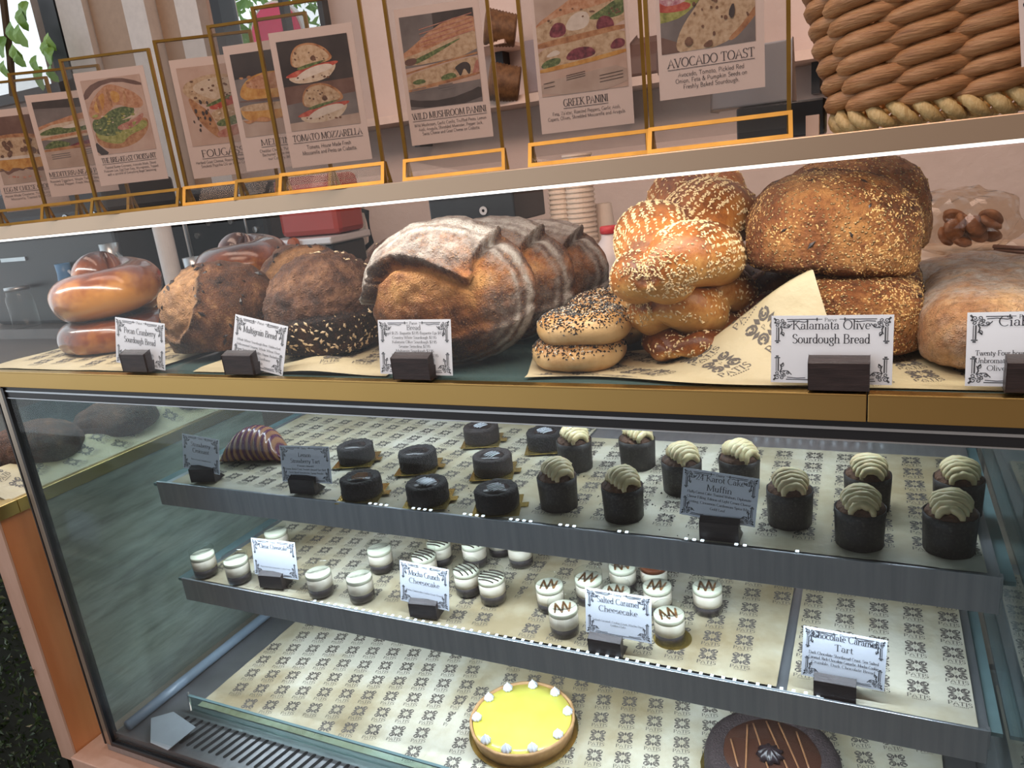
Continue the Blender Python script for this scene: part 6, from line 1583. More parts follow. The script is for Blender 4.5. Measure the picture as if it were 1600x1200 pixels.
PICS['greek'] = [('plate', [(0, 0), (1, 0), (1, 1), (0, 1)], 0), ('table', [(0, 0.66), (0.5, 0.84), (0.3, 1), (0, 1)], 0), ('toast', [(-0.05, 0.66), (0.4, 0.86), (0.75, 1.02), (1.05, 1.02), (1.05, 0.80), (0.5, 0.68), (-0.05, 0.56)], 1), ('crumb', [(-0.05, 0.48), (1.05, 0.56), (1.05, 0.82), (0.6, 0.76), (0.2, 0.72), (-0.05, 0.64)], 1),
    ('white', [(0.3, 0.58), (0.42, 0.74), (0.62, 0.74), (0.6, 0.58)], 2), ('beet', [(0.12, 0.54), (0.2, 0.68), (0.34, 0.66), (0.34, 0.54)], 2), ('green', [(0.56, 0.66), (0.78, 0.74), (0.9, 0.80), (1.02, 0.80), (1.02, 0.66), (0.8, 0.64)], 2), ('beet', [(0.66, 0.54), (0.72, 0.68), (0.86, 0.66), (0.90, 0.54)], 2), ('crust', [(-0.05, 0.50), (0.4, 0.54), (1.05, 0.58), (1.05, 0.53), (0.4, 0.48), (-0.05, 0.45)], 1),
    ('crumb', [(-0.05, 0.26), (0.6, 0.30), (1.05, 0.36), (1.05, 0.54), (0.5, 0.49), (-0.05, 0.44)], 1), ('beet', [(0.28, 0.30), (0.38, 0.42), (0.62, 0.42), (0.68, 0.32)], 2), ('green', [(0.0, 0.26), (0.06, 0.34), (0.26, 0.36), (0.24, 0.28)], 2), ('white', [(0.05, 0.36), (0.2, 0.44), (0.28, 0.38)], 2), ('beet', [(0.80, 0.36), (0.88, 0.46), (1.0, 0.44), (0.98, 0.36)], 2), ('green', [(0.38, 0.27), (0.56, 0.32), (0.54, 0.26)], 2), ('gold', [(-0.05, 0.22), (0.5, 0.26), (1.05, 0.32), (1.05, 0.36), (0.5, 0.30), (-0.05, 0.26)], 1),
    ('table', [(0, 0.0), (1, 0), (1, 0.22), (0.5, 0.18), (0, 0.14)], 1)] + blobs(18, 0.1, 0.95, 0.68, 0.8, 0.014, 15, 'hole', 0.6) + lines(4, 0.45, 1.0, 0.86, 0.95, 0.06, 'ham', 0.008) + lines(3, 0.30, 0.52, 0.13, 0.17, 0.02, 'ink', 0.006) + lines(3, 0.68, 0.95, 0.07, 0.13, 0.02, 'ink', 0.006) + lines(2, 0.03, 0.16, 0.08, 0.12, 0.01, 'ink', 0.006)
PICS['avocado'] = [('grey', [(0, 0), (1, 0), (1, 1), (0, 1)], 0), ('brown', [(0, 0), (0.3, 0), (0.16, 0.1), (0, 0.16)], 0), ('crumb', [(0.14, -0.02), (0.2, 0.2), (0.46, 0.46), (0.66, 0.78), (0.9, 0.95), (1.05, 0.9), (1.05, 0.25), (0.8, 0.06), (0.5, -0.02)], 2), ('crust', [(0.78, 0.03), (1.05, 0.26), (1.05, 0.36), (0.86, 0.16), (0.7, 0.05)], 2),
    ('lime', [(0.02, 0.28), (0.3, 0.32), (0.62, 0.62), (0.75, 0.98), (0.4, 1.05), (0.0, 0.8), (-0.05, 0.3)], 2), ('red', [(-0.05, 0.38), (0.28, 0.36), (0.36, 0.42), (0.2, 0.46), (-0.05, 0.48)], 2), ('onion', [(-0.05, 0.44), (0.26, 0.42), (0.40, 0.56), (0.55, 0.9), (0.3, 1.02), (-0.05, 0.9)], 2), ('lime', [(0.36, 0.62), (0.6, 0.72), (0.7, 0.9), (0.5, 0.92)], 2)] + blobs(26, 0.0, 0.42, 0.48, 0.92, 0.032, 16, 'white', 0.7) + blobs(10, 0.05, 0.4, 0.6, 0.95, 0.03, 17, 'green', 0.6) + blobs(34, 0.34, 0.96, 0.1, 0.7, 0.018, 18, 'hole', 1.1) + [('dark', [(0.66, 0.52), (0.76, 0.54), (0.76, 0.44), (0.68, 0.44)], 1), ('dark', [(0.72, 0.28), (0.78, 0.38), (0.8, 0.28), (0.76, 0.22)], 1), ('hole', [(0.24, 0.08), (0.3, 0.14), (0.36, 0.08), (0.3, 0.03)], 1), ('hole', [(0.44, 0.03), (0.54, 0.08), (0.56, 0.03), (0.5, 0.0)], 1)]


def picture(key, x0, z0, w, h, parent):
    m = MB(); used = []
    for i, (k, pl, sm) in enumerate(PICS[key]):
        q = clip01(chaikin(pl, sm) if sm else pl)
        if len(q) < 3: continue
        if k not in used: used.append(k)
        # fan triangles round the middle keep concave outlines tidy enough
        a = sum((q[j][0] * q[(j + 1) % len(q)][1] - q[(j + 1) % len(q)][0] * q[j][1]) for j in range(len(q)))
        if a < 0: q = q[::-1]
        V = [(x0 + u * w, -0.00035 - 0.000012 * i, z0 + v * h) for u, v in q]
        m.add(V, [tuple(range(len(q)))], used.index(k))
    return m.build('photo_print', [PR[k] for k in used], parent)


SHELF_Z = 0.2432
STAND_H = 0.212


def menu_stand(key, tl, tr, width_top_px_plane, label_stand, label_card, title, lines_, cardb=0.033, cw=0.101, ch=0.152, photo=(0.075, 0.275, 0.85, 0.655), yaw=None, origin=None, tsize=0.0072, bsize=0.0035, W=0.130, title_w=0.72, body_w=0.80, dx=0.0):
    """acrylic stand with brass edging: upright pane on an A-shaped foot; pose from its two upper corners"""
    if origin is None:
        a, b = P(*tl, z=SHELF_Z + STAND_H), P(*tr, z=SHELF_Z + STAND_H)
        yaw = math.atan2(b[1] - a[1], b[0] - a[0]); c = (a + b) / 2; c[2] = SHELF_Z
    else:
        c = np.array(origin, float)
    t = thing('menu_stand', label_stand, 'menu stand', (c[0], c[1], SHELF_Z), yaw, 'brass edged acrylic menu stands')
    e = 0.0040; w = W / 2; H = STAND_H
    m = MB()
    for x in (-w, w - e): m.box((x, -0.0022, 0.0), (x + e, 0.0028, H))
    m.box((-w + e, -0.0022, H - e * 0.8), (w - e, 0.0028, H)); m.build('upright_frame', GOLD, t)
    m = MB(); m.box((-w + e, -0.0018, 0.010), (w - e, -0.0006, H - e)); m.build('front_pane', ACRYL, t)
    m = MB(); m.box((-w + e, 0.0012, 0.010), (w - e, 0.0024, H - e)); m.build('back_pane', ACRYL, t)
    fh, fd = 0.0255, 0.016
    for s, nm in ((-1, 'front'), (1, 'rear')):
        m = MB(); n0 = 0.0022
        def strip(xa, xb, za, zb):
            V = []
            for dn in (0, 0.0022):
                for x, z in ((xa, za), (xb, za), (xb, zb), (xa, zb)):
                    y = s * (n0 + 0.002 + fd * (1 - z / fh)); V.append((x, y + s * dn, z))
            m.add(V, [(0, 1, 2, 3), (7, 6, 5, 4), (0, 4, 5, 1), (1, 5, 6, 2), (2, 6, 7, 3), (3, 7, 4, 0)] if s > 0 else [(3, 2, 1, 0), (4, 5, 6, 7), (1, 5, 4, 0), (2, 6, 5, 1), (3, 7, 6, 2), (0, 4, 7, 3)])
        w2 = w + 0.001
        strip(-w2, w2, 0.0, 0.0040); strip(-w2, w2, fh - 0.0040, fh); strip(-w2, -w2 + 0.0040, 0.0040, fh - 0.0040); strip(w2 - 0.0040, w2, 0.0040, fh - 0.0040)
        fr = m.build(nm + '_foot', GOLD, t)
        m = MB(); V = [(x, s * (n0 + 0.003 + fd * (1 - z / fh)), z) for x, z in ((-w2 + 0.005, 0.005), (w2 - 0.005, 0.005), (w2 - 0.005, fh - 0.005), (-w2 + 0.005, fh - 0.005))]
        m.add(V, [(0, 1, 2, 3)]); m.build('foot_pane', ACRYL, fr)
    # the card between the panes
    cy, sy = math.cos(yaw), math.sin(yaw)
    k = thing('menu_card', label_card, 'menu card', (c[0] + cy * dx, c[1] + sy * dx, SHELF_Z + cardb), yaw, 'sandwich menu cards')
    m = MB(); m.box((-cw / 2, 0.0001, 0), (cw / 2, 0.0007, ch)); m.build('card', PAPER_M, k)
    picture(key, -cw / 2 + photo[0] * cw, photo[1] * ch, photo[2] * cw, photo[3] * ch, k)
    m = MB(); sxx = title_w * cw / text_width(title, tsize)
    z = ch * photo[1] - tsize * 1.65
    tw = add_text(m, title, 0, z, tsize, -0.0004, bold=0.85, sx=sxx)
    m.box((-tw / 2, -0.00042, z - 0.0022), (tw / 2, -0.0004, z - 0.0017)); z -= 0.0022 + bsize * 1.75
    L = max(text_width(s, bsize, 0.4) for s in lines_); sx2 = body_w * cw / L
    for s in lines_: add_text(m, s, 0, z, bsize, -0.0004, serif=False, bold=0.95, track=0.4, sx=sx2); z -= bsize * 1.45
    m.build('lettering', INK, k)


menu_stand('egg', None, None, 0, 'menu stand at the picture edge holding the egg and cheese croissant card', 'menu card for the egg and cheese croissant, cut off by the picture edge', "EGG N' CHEESE CROISSANT", ['House Made Omelette, Truffle Aioli, Smoked', 'Mozzarella, Toasted Butter Croissant'],
           origin=(-1.205, 0.034, 0), yaw=0.50, cardb=0.020, title_w=0.90, tsize=0.0066, body_w=0.92)
menu_stand('medit', (10, 115), (156, 100), 0, 'menu stand holding the Mediterranean panini card', 'menu card for the Mediterranean panini with a dark filled sandwich', 'MEDITERRANEAN PANINI', ['Roasted Eggplant, Maple Tahini Sauce, Tomato', 'Pickled Pepper, Fresh Mozzarella, Arugula'], cardb=0.034, ch=0.146, title_w=0.90, tsize=0.0068, body_w=0.92)
menu_stand('croissant', (92, 93), (233, 75), 0, 'menu stand holding the Breakfast Croissant card', 'menu card for the Breakfast Croissant with a filled golden croissant', 'THE BREAKFAST CROISSANT', ['Toasted Butter Croissant, Avocado Mash, Sliced', 'Pastrami Lox, Egg Over Easy, Microgreens, Topped', 'with a sprinkle of Everything Bagel Seasoning.'], cardb=0.040, title_w=0.80, tsize=0.0068, bsize=0.0033)
menu_stand('fougasse', (235, 64), (396, 46), 0, 'menu stand holding the Fougasse card', 'menu card for the Fougasse with a red pepper sandwich', 'FOUGASSE', ['Herbed Goat Cheese, Roasted Peppers & Onion', 'Smoked Paprika Oil on Pecan Cranberry'], cardb=0.034, title_w=0.66, tsize=0.0092, body_w=0.86)
menu_stand('melting', (325, 40), (476, 18), 0, 'menu stand holding the Melting grilled cheese card', 'menu card for the Melting sandwich with golden grilled bread', 'MELTING', ['Cheddar Cheese, Parmesan &', 'Bechamel Sauce melted on', 'our Country White'], cardb=0.034, title_w=0.48, tsize=0.0074, body_w=0.55)
menu_stand('tomato', (393, 11), (560, -13), 0, 'menu stand holding the Tomato Mozzarella card', 'menu card for Tomato Mozzarella showing two stacked half sandwiches', 'TOMATO MOZZARELLA', ['Tomato, House Made Fresh', 'Mozzarella and Pesto on Ciabatta.'], cardb=0.030, title_w=0.86, tsize=0.0074, bsize=0.0044, body_w=0.68)
menu_stand('mushroom', (598, -12), (757, -36), 0, 'menu stand holding the Wild Mushroom Panini card', 'menu card for the Wild Mushroom Panini on a dark plate', 'WILD MUSHROOM PANINI', ['Wild Mushroom, Garlic Confit, Truffled Pesto, Lemon', 'Aioli, Arugula, Shredded Muenster, Pepper Jack,', 'Swiss Cheese and Goat Cheese on Ciabatta.'], cardb=0.040, title_w=0.90, tsize=0.0072, body_w=0.88, photo=(0.05, 0.27, 0.87, 0.67), W=0.124)
gl, gr_ = P(809, 0, y=0.050), P(991, 0, y=0.085)
menu_stand('greek', None, None, 0, 'menu stand holding the Greek Panini card', 'menu card for the Greek Panini with beetroot coloured filling', 'GREEK PANINI', ["Feta, Za'atar, Roasted Peppers, Garlic Aioli,", 'Capers, Olives, Shredded Mozzarella and Arugula.'], cardb=0.033, title_w=0.48, tsize=0.0074, body_w=0.84, photo=(0.04, 0.25, 0.92, 0.70),
           origin=((gl[0] + gr_[0]) / 2 + 0.006, 0.058, 0), yaw=0.24, W=0.130)
hl, hr = P(1016, 100, y=0.045), P(1233, 100, y=0.06)
menu_stand('avocado', None, None, 0, 'menu stand holding the Avocado Toast card, next to the wicker basket', 'menu card for Avocado Toast with a big slice of holed bread', 'AVOCADO TOAST', ['Avocado, Tomato, Pickled Red', 'Onion, Feta & Pumpkin Seeds on', 'Freshly Baked Sourdough.'], cardb=0.050, title_w=0.82, tsize=0.0082, bsize=0.0040, body_w=0.68, photo=(0.04, 0.28, 0.88, 0.66),
           origin=((hl[0] + hr[0]) / 2, 0.047, 0), yaw=0.12, W=0.136, dx=-0.006)

# ------------------------------------------------------------------ wicker basket on the top shelf
WICK = surf('water_hyacinth', [(0.2, (0.20, 0.085, 0.035)), (0.5, (0.40, 0.20, 0.085)), (0.8, (0.58, 0.34, 0.17))], scale=16, stretch=(2.2, 2.2, 16), rough=0.45, bump=0.6, bscale=38, bdist=0.003, detail=6)
WICK_L = surf('pale_braid', [(0.2, (0.42, 0.27, 0.11)), (0.5, (0.60, 0.44, 0.20)), (0.8, (0.72, 0.58, 0.32))], scale=40, stretch=(7, 7, 2), rough=0.5, bump=0.6, bscale=60, bdist=0.002)
bx0, by0 = P(1287, 200, y=0.06)[0] + 0.021, 0.055
BW, BD, BR = 0.34, 0.24, 0.055
bk = thing('wicker_basket', 'large brown woven basket with a pale braided bottom edge on the top shelf', 'basket', (bx0 + BW / 2, by0 + BD / 2 - 0.02, SHELF_Z))


def rrect(s, grow):
    """point and outward normal on the rounded-rectangle plan at length fraction s (0..1), widened by grow"""
    w, d, r = BW / 2 + grow - BR, BD / 2 + grow - BR, BR
    segs = [(2 * w, 'f'), (math.pi * r / 2, 'c1'), (2 * d, 'r'), (math.pi * r / 2, 'c2'), (2 * w, 'b'), (math.pi * r / 2, 'c3'), (2 * d, 'l'), (math.pi * r / 2, 'c4')]
    Lt = sum(q[0] for q in segs); t = (s % 1.0) * Lt
    for L, k in segs:
        if t <= L: break
        t -= L
    if k == 'f': return (-w + t, -d - r), (0, -1)
    if k == 'r': return (w + r, -d + t), (1, 0)
    if k == 'b': return (w - t, d + r), (0, 1)
    if k == 'l': return (-w - r, d - t), (-1, 0)
    c = {'c1': (w, -d, -math.pi / 2), 'c2': (w, d, 0), 'c3': (-w, d, math.pi / 2), 'c4': (-w, -d, math.pi)}[k]
    a = c[2] + t / r
    return (c[0] + r * math.cos(a), c[1] + r * math.sin(a)), (math.cos(a), math.sin(a))


per = 2 * (BW - 2 * BR) + 2 * (BD - 2 * BR) + 2 * math.pi * BR
NS = 24; rowh = 0.0165; z0 = 0.017; NR = 14
m = MB(); r = random.Random(9)
for row in range(NR):
    zc = z0 + 0.010 + row * rowh; grow = 0.000 + zc * 0.20
    for i in range(NS // 2):
        for sgn in (0, 1):
            s0 = (2 * i + (row % 2) + sgn * 0.98) / NS; ln = 1.20 / NS
            n = 13; pts, rad = [], []
            fat = 0.0104 * r.uniform(0.88, 1.12)
            for k in range(n):
                q = k / (n - 1); (x, y), (nx, ny) = rrect(s0 + (q - 0.5) * ln * 1.25 + 0.02, grow)
                bul = math.sin(math.pi * q) ** 0.8
                o = -0.006 + 0.0125 * bul
                pts.append((x + nx * o, y + ny * o, zc + (q - 0.5) * 0.0150 + r.uniform(-0.0004, 0.0004))); rad.append(0.0030 + fat * 0.78 * math.sin(math.pi * (0.06 + 0.88 * q)) ** 0.8)
            m.tube(pts, rad, 9, flat=0.80)
V = np.concatenate(m.v); m.build('weave', WICK, bk, smooth=True)
m = MB()
for i in range(NS):
    pts = []
    for z in np.linspace(0.004, z0 + NR * rowh, 8):
        (x, y), (nx, ny) = rrect((i + 0.48) / NS + 0.02, z * 0.20); pts.append((x + nx * 0.0035, y + ny * 0.0035, z))
    m.tube(pts, 0.0042, 7)
m.build('stakes', surf('stake_wood', [(0.3, (0.30, 0.16, 0.08)), (0.7, (0.42, 0.25, 0.14))], scale=30, rough=0.5), bk, smooth=True)
m = MB(); NB = 62
for i in range(NB):
    pts, rad = [], []
    for k in range(9):
        q = k / 8; (x, y), (nx, ny) = rrect((i + 1.5 * q) / NB, 0.004); a = math.pi * (q * 1.1 - 0.05)
        pts.append((x + nx * 0.009 * math.sin(a), y + ny * 0.009 * math.sin(a), 0.0105 + 0.0085 * math.cos(a))); rad.append(0.0028 + 0.0036 * math.sin(math.pi * (q * 0.9 + 0.05)))
    m.tube(pts, rad, 7)
m.v[0] = m.v[0]
m.build('bottom_braid', WICK_L, bk, smooth=True)
m = MB(); pts = [rrect(k / 40, -0.004)[0] for k in range(40)]
m.prism(pts, 2, 0.001, 0.006); m.build('base', WICK_L, bk)
m = MB(); m.tube([(*(rrect(k / 60, (z0 + NR * rowh) * 0.2)[0]), z0 + NR * rowh + 0.010) for k in range(61)], 0.013, 10, cap=False); m.build('rim', WICK, bk, smooth=True)
# the tag hanging at the basket's far side, only its corner in view
c = P(1582, 28, y=-0.016)
c2, c3 = P(1640, 14, y=-0.022), P(1596, 105, y=-0.006)
tg = frame_thing('basket_tag', 'white bordered card propped against the wicker basket at the picture edge', 'price card', c3, np.array(c2) - np.array(c), np.array(c) - np.array(c3))
m = MB(); m.box((0, 0, 0), (0.075, 0.0005, 0.052)); m.build('paper', PAPER_M, tg)
m = MB()
for (a, b, r0, a0, tn) in ((0.0055, 0.046, 0.0030, 0.3, 1.4), (0.0105, 0.0465, 0.0022, 2.0, -1.2), (0.006, 0.041, 0.0024, 4.0, 1.2), (0.0115, 0.0405, 0.0026, 0.5, 1.3), (0.0085, 0.033, 0.002, 1, 1.2)): add_stroke(m, spiral(a, b, r0, a0, tn), 0.0008, 0.0008, y=-0.0003)
add_stroke(m, [(0.0045, 0.038), (0.0045, 0.024)], 0.0013, 0.0013, y=-0.0003); add_stroke(m, [(0.0065, 0.037), (0.0065, 0.025)], 0.0007, 0.0007, y=-0.0003); add_stroke(m, [(0.014, 0.0475), (0.035, 0.0475)], 0.001, 0.001, y=-0.0003)
m.build('scroll_border', INK, tg)

# small things on the shelf beside the basket
c = P(1262, 222, y=0.10)
t = thing('card_reader', 'grey tilted card terminal on a black foot between Avocado stand and basket', 'card terminal', (c[0] - 0.045, 0.13, SHELF_Z))
m = MB(); m.box((-0.028, -0.012, 0.0), (0.060, 0.03, 0.036)); m.build('foot', BLACK, t, bevel=0.002)
m = MB(); m.prism([(-0.010, 0.037), (0.038, 0.037), (0.044, 0.042), (0.012, 0.098), (0.002, 0.098)], 0, -0.055, 0.028); m.build('wedge', flat('grey_plastic', (0.42, 0.42, 0.44), rough=0.4), t, bevel=0.002)
c = P(1269, 222, y=0.075)
t = tag(MB().box((-0.0055, -0.006, 0), (0.0065, 0.006, 0.019)).build('note_block', flat('peach_paper', (0.66, 0.50, 0.42)), loc=(c[0], 0.075, SHELF_Z)), 'small peach paper block standing beside the wicker basket', 'paper block')

# ------------------------------------------------------------------ behind the counter
BCZ = -0.16
t = thing('back_counter', 'back counter along the rear wall behind the display case', 'counter', (-0.9, 1.5, FLOOR))
m = MB(); m.box((-3.4, -0.42, 0), (2.4, 0.36, BCZ - FLOOR - 0.04)); m.build('cabinet', flat('counter_front', (0.16, 0.12, 0.10), rough=0.5), t)
m = MB(); m.box((-3.42, -0.45, BCZ - FLOOR - 0.0395), (2.42, 0.38, BCZ - FLOOR)); m.build('worktop', surf('dark_counter', [(0.3, (0.07, 0.06, 0.055)), (0.7, (0.12, 0.10, 0.09))], scale=12, rough=0.3), t)

a, b = P(580, 180, y=1.86), P(1250, 93, y=1.86)
zt = P(900, 138, y=1.86)[2]
t = thing('wall_shelf', 'long pale wall shelf behind the menu stands', 'shelf', ((a[0] + b[0]) / 2, 1.88, zt))
L = (b[0] - a[0]) / 2 + 0.25
m = MB(); m.box((-L, -0.10, -0.028), (L, 0.119, 0)); m.build('board', flat('shelf_board', (0.72, 0.55, 0.46), rough=0.5), t)
for x in (-L * 0.6, L * 0.2, L * 0.8):
    m = MB(); m.box((x - 0.012, 0.02, -0.12), (x + 0.012, 0.119, -0.0285)); m.build('bracket', DARKMETAL, t)


def cup_basket(label, px, py, y, r0, r1, h, rx, ry):
    c = P(px, py, y=y); t = thing('small_basket', label, 'basket', c, 0.3, 'small dark woven baskets on the rear wall'); t.rotation_euler = (rx, ry, 0.3)
    m = MB(); rows = 9; n = 30
    prof = [(r0 * 0.3, 0)] + [(r0 + (r1 - r0) * i / (rows * 2) + 0.0035 * (i % 2), h * i / (rows * 2)) for i in range(rows * 2 + 1)] + [(r1 - 0.012, h), (r0 - 0.010, 0.012), (0.0001, 0.010)]
    m.lathe(prof, n, wob=lambda a, i: 0.05 * math.sin(15 * a + (i // 2 % 2) * math.pi))
    m.build('body', surf('dark_seagrass', [(0.3, (0.07, 0.030, 0.012)), (0.7, (0.22, 0.11, 0.045))], scale=40, rough=0.6, bump=0.5), t, smooth=True)
    m = MB(); m.tube([((r1 - 0.004) * math.cos(q), (r1 - 0.004) * math.sin(q), h) for q in np.linspace(0, 2 * math.pi, 33)], 0.007, 8, cap=False); m.build('rim', surf('dark_rim', [(0.3, (0.10, 0.045, 0.018)), (0.7, (0.26, 0.13, 0.05))], scale=60, rough=0.6), t, smooth=True)


cup_basket('small dark basket lying on the wall shelf between Wild Mushroom and Greek stands', 812, 132, 1.80, 0.055, 0.062, 0.10, 0.1, -1.35)
t = thing('wall_bracket', 'short pale bracket board carrying the upper small basket', 'bracket', (P(770, 66, y=1.9)[0], 1.92, P(770, 68, y=1.9)[2] - 0.012))
m = MB(); m.box((-0.10, -0.14, -0.012), (0.10, 0.079, 0.0)); m.build('board', flat('shelf_board2', (0.72, 0.55, 0.46), rough=0.5), t)
m = MB(); m.box((-0.015, 0.02, -0.08), (0.015, 0.079, -0.0125)); m.build('brace', DARKMETAL, t)
cup_basket('small dark basket lying on the upper wall bracket above the other one', 806, 48, 1.84, 0.050, 0.060, 0.10, 0.1, -1.35)
t = tag(MB().prism([(-0.06, 0), (0.07, 0), (0.07, 0.13), (-0.01, 0.10), (-0.05, 0.06)], 0, -0.05, 0.05).build('wooden_scoop_box', flat('dark_walnut', (0.10, 0.032, 0.014), rough=0.5), loc=(P(1012, 108, y=1.84)[0], 1.84, zt + 0.001), bevel=0.008), 'dark brown wooden block on the wall shelf behind the Avocado stand', 'box')
t = tag(MB().box((-0.05, -0.04, 0), (0.05, 0.04, 0.17)).build('mauve_tin', flat('mauve_tin', (0.28, 0.22, 0.23), rough=0.4), loc=(P(822, 140, y=1.84)[0] + 0.07, 1.84, zt + 0.001), bevel=0.006), 'grey mauve tin on the wall shelf behind the Greek stand', 'tin')

# wall papers and the black panel
c0, c1 = P(668, 308, y=1.0), P(806, 345, y=1.0)
t = thing('black_machine', 'black control box of a machine seen above the floured wheels', 'machine', ((c0[0] + c1[0]) / 2, 1.10, BCZ))
w = (c1[0] - c0[0]) / 2
zb = P(740, 352, y=1.0)[2] - BCZ; zt2 = P(740, 300, y=1.0)[2] - BCZ + 0.03
m = MB(); m.box((-w, -0.10, zb), (w, 0.10, zt2)); m.build('head', BLACK, t, bevel=0.004)
m = MB(); m.box((-w * 0.6, -0.04, 0), (w * 0.6, 0.08, zb - 0.012)); m.build('column', flat('machine_grey', (0.30, 0.28, 0.27), rough=0.4), t)
m = MB(); m.box((w * 0.15, -0.095, zb - 0.012), (w * 0.75, -0.02, zb - 0.001)); m.build('label_strip', flat('white_strip', (0.72, 0.70, 0.66)), t)
m = MB(); m.lathe([(0.004, 0), (0.011, 0), (0.011, 0.002), (0.004, 0.002), (0.004, 0)], 20, c=(0, 0, 0)); o = m.build('badge', flat('silver_badge', (0.5, 0.5, 0.52), rough=0.3), t, loc=(w * 0.3, -0.102, zb + 0.035)); o.rotation_euler = (math.pi / 2, 0, 0)

# nested paper cups
CUPW = flat('paper_cup_white', (0.74, 0.62, 0.52), rough=0.5)


def cup_stack(px, y, n, r, label, group):
    c = P(px, 400, y=y)
    m = MB(); m.lathe([(r * 0.72, 0), (r * 0.985, 0.088), (r * 1.06, 0.089), (r * 1.06, 0.094), (r * 0.96, 0.094), (r * 0.70, 0.004), (0.0001, 0.004)], 28)
    o = m.build('paper_cup', CUPW, smooth=False); me = o.data
    for i in range(n):
        q = o if i == 0 else o.copy()
        if i: COL.objects.link(q)
        q.location = (c[0], y, BCZ + 0.001 + i * 0.0125); q.rotation_euler = (0, 0, i * 0.7)
        tag(q, label, 'paper cup', group)


cup_stack(886, 1.12, 26, 0.034, 'white paper cup nested in the first tall stack from the floured wheels', 'first stack of paper cups')
cup_stack(914, 1.10, 27, 0.036, 'white paper cup nested in the tall stack nearest the milk jug', 'stack of paper cups by the jug')

c = P(951, 400, y=0.98)
t = thing('milk_jug', 'translucent milk jug with red cap and red labels on the back counter', 'milk jug', (c[0], 1.0, BCZ))
zj = P(945, 352, y=1.0)[2] - BCZ
m = MB(); h = zj - 0.02
m.lathe([(0.052, 0.0), (0.056, 0.01), (0.056, h * 0.55), (0.050, h * 0.72), (0.034, h * 0.88), (0.021, h * 0.95), (0.020, h)], 40, wob=lambda a, i: -0.06 * abs(math.sin(2 * a)) if i < 4 else 0)
m.build('bottle', flat('milk_plastic', (0.62, 0.56, 0.56), rough=0.35), t, smooth=True)
m = MB(); m.lathe([(0.021, h), (0.023, h + 0.002), (0.023, h + 0.016), (0.020, h + 0.018), (0.0001, h + 0.018)], 28, wob=lambda a, i: 0.02 * math.cos(24 * a)); m.build('cap', flat('red_cap', (0.55, 0.03, 0.04), rough=0.4), t, smooth=True)
m = MB(); m.tube([(0.035, -0.036, h * 0.80), (0.060, -0.050, h * 0.74), (0.062, -0.052, h * 0.52), (0.046, -0.040, h * 0.42)], 0.009, 10); m.build('handle', flat('milk_plastic2', (0.66, 0.60, 0.60), rough=0.35), t, smooth=True)
m = MB(); m.box((-0.044, -0.058, h * 0.40), (-0.012, -0.0535, h * 0.62)); m.box((0.0, -0.058, h * 0.14), (0.036, -0.0535, h * 0.24)); m.build('red_label', flat('red_label', (0.50, 0.04, 0.05), rough=0.5), t)
c = P(940, 340, y=1.14)
t = tag(MB().lathe([(0.030, 0), (0.022, 0.10), (0.020, 0.10), (0.028, 0.002), (0.0001, 0.002)], 24).build('upturned_cup', flat('cup_cream', (0.72, 0.62, 0.54)), loc=(c[0], 1.16, BCZ + 0.19)), 'pale upturned cup on a canister behind the milk jug', 'cup')
t = tag(MB().lathe([(0.04, 0), (0.04, 0.185), (0.0001, 0.188)], 28).build('canister', flat('cream_canister', (0.55, 0.45, 0.39)), loc=(c[0], 1.16, BCZ + 0.001)), 'cream canister behind the milk jug', 'canister')

# machines in the dim corner
c = P(478, 385, y=1.25)
t = thing('red_mixer', 'red countertop machine with a pale base tray behind the multigrain loaf', 'machine', (c[0], 1.30, BCZ))
zr0, zr1 = P(478, 372, y=1.22)[2] - BCZ, P(478, 300, y=1.22)[2] - BCZ
m = MB(); m.box((-0.15, -0.10, zr0 - 0.025), (0.15, 0.12, zr0)); m.build('tray', flat('pale_tray', (0.62, 0.62, 0.64), rough=0.3, metal=0.4), t, bevel=0.006)
m = MB(); m.box((-0.12, -0.06, 0), (0.12, 0.12, zr0 - 0.026)); m.build('stand', BLACK, t, bevel=0.008)
m = MB(); m.box((-0.10, -0.05, zr0 + 0.001), (0.15, 0.10, zr1 + 0.05)); m.build('body', flat('red_enamel', (0.32, 0.035, 0.025), rough=0.25), t, bevel=0.02)
m = MB(); m.lathe([(0.020, 0), (0.018, 0.016), (0.0001, 0.018)], 24); o = m.build('knob', flat('brown_knob', (0.35, 0.10, 0.04), rough=0.4), t, loc=(0.0, -0.101, zr0 - 0.013)); o.rotation_euler = (math.pi / 2, 0, 0)
c = P(352, 370, y=1.5)
t = thing('coffee_machine', 'black and chrome coffee machine in the dim corner behind the challahs', 'coffee machine', (c[0], 1.63, BCZ))
m = MB(); m.box((-0.26, -0.10, 0.16), (0.20, 0.20, 0.46)); m.build('body', BLACK, t, bevel=0.02)
m = MB(); m.box((-0.26, -0.16, 0), (0.20, 0.20, 0.05)); m.build('drip_tray', STEEL_L, t, bevel=0.006)
m = MB(); m.box((-0.26, 0.06, 0.0505), (0.20, 0.20, 0.159)); m.build('back', DARKMETAL, t)
for x in (-0.14, -0.02, 0.10):
    m = MB(); m.lathe([(0.030, 0.105), (0.032, 0.125), (0.032, 0.158)], 20, c=(x, -0.03, 0)); m.tube([(x, -0.06, 0.118), (x + 0.02, -0.16, 0.108)], 0.010, 8); m.build('brew_group', STEEL_L, t, smooth=True)
for x in (-0.18, -0.10, 0.02, 0.14):
    m = MB(); m.lathe([(0.012, 0), (0.012, 0.008), (0.0001, 0.009)], 16); o = m.build('dial', STEEL_L, t, loc=(x, -0.101, 0.30 + 0.03 * math.sin(x * 40))); o.rotation_euler = (math.pi / 2, 0, 0)
